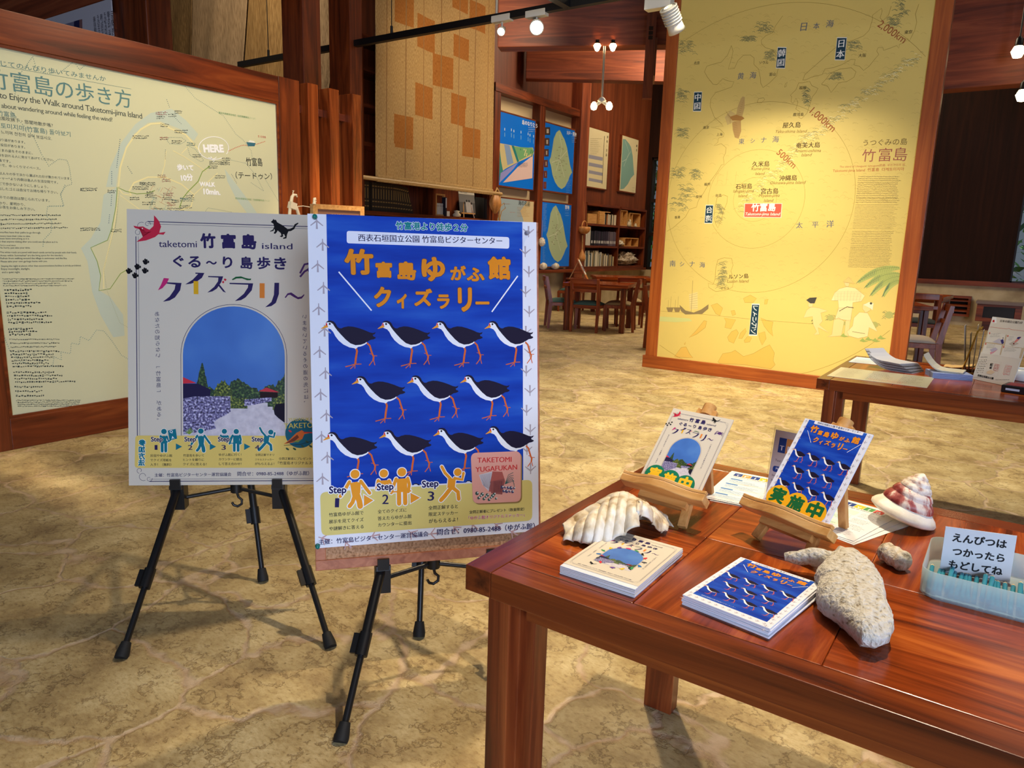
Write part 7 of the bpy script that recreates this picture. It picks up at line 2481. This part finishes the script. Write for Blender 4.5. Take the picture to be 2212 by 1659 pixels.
# ---------------------------------------------------------------- display table of wooden models behind the easels
MDL = M('model_white_wood', (232, 214, 180), .5)
do = Vector((-3.72, 3.27, 0))
t = thing('display_stand', 'low display stand hidden behind the posters', 'stand', do)
lbox(MB(), -4.0, -3.35, 2.95, 3.85, 0, 1.05, do).build('stand_body', DZ, t)
fo = onx(641, 462, -3.75)
t = thing('stick_figure', 'white bent wood stick figure standing on the display stand', 'figure', (fo.x, fo.y, 1.05))
g = lambda px, py: onx(px, py, -3.75) - Vector((fo.x, fo.y, 1.05))
for q in ([(634, 445), (624, 445)], ):
    pass
hipL, hipR = g(627, 443), g(640, 447)
MB().tube([Vector((.03, hipL.y - .06, 0)), hipL], .010, 8).build('leg', MDL, t)
MB().tube([Vector((.02, hipR.y + .08, 0)), hipR], .010, 8).build('leg', MDL, t)
MB().bar(g(625, 442), g(638, 447), .03, .04).build('body', MDL, t)
MB().tube([g(628, 442), g(631, 425), g(634, 421), g(640, 421), g(642, 426)], [.011, .01, .009, .007, .004], 8).build('neck', MDL, t)
MB().tube([g(632, 422), g(633, 415), g(635, 412), g(632, 412)], .003, 6).build('crest', MDL, t)
MB().tube([g(636, 447), g(655, 445), g(672, 448)], .003, 6).build('cord', MDL, t)
so = onx(680, 470, -3.7)
t = thing('paper_bird', 'small white folded bird perched on the wooden sign frame', 'figure', (-3.66, so.y, onx(680, 440, -3.66).z))
g2 = lambda px, py: onx(px, py, -3.66) - Vector((-3.66, so.y, onx(680, 440, -3.66).z))
MB().tube([g2(679, 441), g2(679, 436), g2(683, 435)], [.012, .01, .004], 8).build('body', MDL, t)
MB().tube([g2(677, 435), g2(680, 430), g2(682, 427)], [.004, .012, .002], 8).build('crest', MDL, t)
# framed sign
sa, sb = onx(676, 440, -3.66), onx(787, 446, -3.55)
sdir = Vector((sb.x - sa.x, sb.y - sa.y, 0)).normalized()
nrm = Vector((sdir.y, -sdir.x, 0))
L = math.hypot(sb.x - sa.x, sb.y - sa.y)
zt_ = onx(676, 440, -3.66).z
t = thing('framed_sign', 'wood framed title sign on display stand behind easels', 'sign', (sa.x, sa.y, 1.051))
H = zt_ - 1.051
fm = MB()
fm.slab((0, 0, 0), sdir * L, -nrm * .05, (0, 0, .03)).slab(Vector((0, 0, H - .03)), sdir * L, -nrm * .05, (0, 0, .03)).slab(Vector((0, 0, .03)), sdir * .03, -nrm * .05, (0, 0, H - .06)).slab(sdir * (L - .03) + Vector((0, 0, .03)), sdir * .03, -nrm * .05, (0, 0, H - .06))
fm.build('frame', PX, t)
S = Sheet((L - .06) * 1000, (H - .06) * 1000)
S.t('竹富島写真', S.w * .33, 42, S.w * .62, 42, (246, 240, 224), 2, .02)
S.rows(S.w * .18, 56, S.w * .8, 70, 2, 7, (240, 232, 214), 2, .05)
S.emit('sign_face', sdir * .03 + Vector((0, 0, H - .03)) - nrm * .012, sdir, (0, 0, -1), M('sign_brown', (150, 104, 76), .5), .001, parent=t, thick=.01, lay=.0003)

# ---------------------------------------------------------------- reading tables and chairs
CUSH = {'green': M('cushion_green', (62, 92, 84), .9), 'beige': M('cushion_beige', (168, 144, 104), .9), 'dark': M('cushion_dark', (40, 46, 44), .9), 'cream': M('cushion_cream', (206, 188, 166), .9)}
CW = wood('chair_Z', ((84, 31, 12), (144, 64, 27), (182, 94, 44)), 'Z', .35, 13, .9)
CWX = wood('chair_X', ((84, 31, 12), (144, 64, 27), (182, 94, 44)), 'X', .35, 13, .9)


def make_chair(label, cush):
    t = thing('chair', label, 'chair', (0, 0, 0), 0, 'reading corner chairs')
    for s in (-1, 1):
        MB().bar((s * .175, .17, 0), (s * .18, .18, .34), .028, .03, (0, 1, 0), 0, .04, .042).build('leg', CW, t)
        b = MB().bar((s * .175, -.205, 0), (s * .18, -.18, .36), .03, .034, (0, 1, 0), 0, .036, .05).bar((s * .18, -.18, .36), (s * .178, -.245, .70), .036, .05, (0, 1, 0), 0, .032, .034)
        b.build('leg', CW, t)
    MB().box(-.19, .19, -.18, .195, .31, .355).build('seat_frame', CWX, t, bevel=.003)
    MB().grid(lambda s, q: Vector(((s - .5) * .36, (q - .5) * .37 + .005, .357 + .045 * (1 - abs(2 * s - 1) ** 4) * (1 - abs(2 * q - 1) ** 4))), 12, 12).build('cushion', CUSH[cush], t, solid=-.004)
    for z0, z1, y in ((.64, .70, -.238), (.53, .565, -.217)):
        MB().prism([(x, y - .02 - .02 * math.cos(x * 8)) for x in [-.165 + .033 * i for i in range(11)]] + [(x, y + .004 - .02 * math.cos(x * 8)) for x in [.165 - .033 * i for i in range(11)]], z0, z1).build('back_rail', CWX, t)
    return t


def put_chair(label, x, y, facing, cush='green'):
    """(x,y) = centre of the seat, facing = direction the sitter looks"""
    key = 'chair_' + cush
    rz = math.atan2(facing[1], facing[0]) - math.pi / 2
    if key not in PROTO:
        PROTO[key] = make_chair(label, cush)
        PROTO[key].location = (x, y, 0)
        PROTO[key].rotation_euler = (0, 0, rz)
        return PROTO[key]
    return dup(PROTO[key], (x, y, 0), rz, label)


PROTO = {}
a3 = math.radians(18)
L3 = Vector((-4.947, 8.368, 0)) - Matrix.Rotation(a3, 3, 'Z') @ Vector((.027, .027, 0))
low_table('reading table nearest the blue panels with chairs drawn up', L3, .87, .80, a3, detail=False)
low_table('second reading table by the open shelves', (-5.62, 10.5, 0), 1.0, .8, math.radians(36), detail=False)


def from_back(x, y, f, lab, c):
    """chair from the middle of its rear feet"""
    f = Vector((f[0], f[1], 0)).normalized()
    p = Vector((x, y, 0)) + f * .2
    return put_chair(lab, p.x, p.y, (f.x, f.y), c)


from_back(-5.30, 8.52, (.78, .63), 'green cushioned chair at the left side of the nearest reading table', 'green')
from_back(-4.63, 8.36, (-.22, .97), 'chair with its back to us at the front of the nearest reading table', 'green')
from_back(-4.21, 8.99, (-.93, -.37), 'beige cushioned chair at the right side of the nearest reading table', 'beige')
p = onz(1237, 583, .70)
put_chair('chair seen behind the nearest reading table beside the slanted book', p.x + .05, p.y - .1, (.3, -.95), 'green')
p = onz(1363, 600, .70)
put_chair('chair with its back rail just before the second reading table', p.x - .1, p.y + .2, (-.5, .86), 'beige')
from_back(-3.42, 7.78, (1, .1), 'chair half hidden behind the left edge of the yellow panel', 'green')
# slanted book on the nearest table
p = onz(1268, 604, HT)
t = thing('book_stand', 'slanted picture book on stand on the nearest reading table', 'book stand', (p.x, p.y, HT), math.radians(24))
MB().slab((0, -.11, 0), (0, .22, 0), (.015, 0, 0), (-.16, 0, .30)).build('stand_board', wood('stand_orange', ((150, 80, 30), (190, 110, 44), (210, 136, 64)), 'Z', .5, 10), t)
S = Sheet(170, 240)
S.rect(20, 100, 150, 190, (110, 104, 110), 1)
S.rows(20, 30, 150, 80, 4, 10, (120, 110, 110), 1)
S.emit('page', Vector((.017 - .150, -.085, .285)), (0, 1, 0), Vector((.16, 0, -.30)), M('page_white', (224, 220, 210), .5), .001, parent=t, thick=.003)
MB().bar((-.14, 0, .26), (-.26, 0, .001), .03, .012).build('back_leg', PZ, t)
# tables and chairs to the right of the yellow panel
a5 = math.radians(19)
FR = Vector((-.659, 8.335, 0))
L5 = FR - Vector((math.cos(a5), math.sin(a5), 0)) * .9
low_table('dark reading table half hidden behind the yellow panel', L5, .9, .76, a5, detail=False)
low_table('farther reading table beyond the right edge of the yellow panel', (-1.72, 10.35, 0), 1.0, .8, math.radians(-4), detail=False)
p = onz(2050, 659, .70)
put_chair('cream cushioned chair pulled up right of the yellow panel', p.x - .24, p.y - .03, (-.97, -.22), 'cream')
p = onz(1990, 634, .70)
put_chair('chair before the farther table beyond the yellow panel', p.x + .0, p.y + .2, (-.1, .99), 'dark')
# louvred cabinet and low bench along the far wall
a, b_ = ony(2046, 637, YF - .02), ony(2093, 684, YF - .02)
vo = Vector((a.x, YF - .06, b_.z))
t = thing('louvre_vent', 'wooden louvred vent set in far limestone wall', 'vent', vo)
w, h = b_.x - a.x, a.z - b_.z
MB().box(0, w, -.02, .06, 0, .04).box(0, w, -.02, .06, h - .04, h).box(0, .04, -.02, .06, .04, h - .04).box(w - .04, w, -.02, .06, .04, h - .04).build('frame', DX, t)
for k in range(1, 4):
    MB().hexa([(.04, -.015, h * k / 4 - .012), (w - .04, -.015, h * k / 4 - .012), (w - .04, .05, h * k / 4 + .02), (.04, .05, h * k / 4 + .02), (.04, -.015, h * k / 4 + .004), (w - .04, -.015, h * k / 4 + .004), (w - .04, .05, h * k / 4 + .036), (.04, .05, h * k / 4 + .036)]).build('slat', DX, t)
MB().box(.04, w - .04, .052, .058, .04, h - .04).build('dark_cavity', M('cavity', (10, 8, 8), .9), t)  # black sheet behind the slats stands in for shade in the gaps
a, b_ = ony(2112, 650, 13.5), ony(2203, 704, 13.5)
vo = Vector((a.x, 13.5, 0))
t = thing('low_cabinet', 'low dark cabinet with recessed front by the far wall', 'cabinet', vo)
w, h = b_.x - a.x, a.z
MB().box(-.02, w + .02, -.01, .4, h - .04, h).build('top', M('cabinet_top', (120, 104, 100), .4), t)
MB().box(0, .09, 0, .38, .14, h - .04).box(w - .09, w, 0, .38, .14, h - .04).box(.09, w - .09, 0, .38, .14, .2).box(.09, w - .09, 0, .38, h - .08, h - .04).build('carcass', DX, t)
MB().box(.09, w - .09, .03, .05, .2, h - .08).build('panel', M('panel_dark', (24, 20, 22), .3), t)
MB().box(.1, w - .3, .06, .36, 0, .14).build('plinth', DX, t)
bpy.data.objects.remove(_TO)
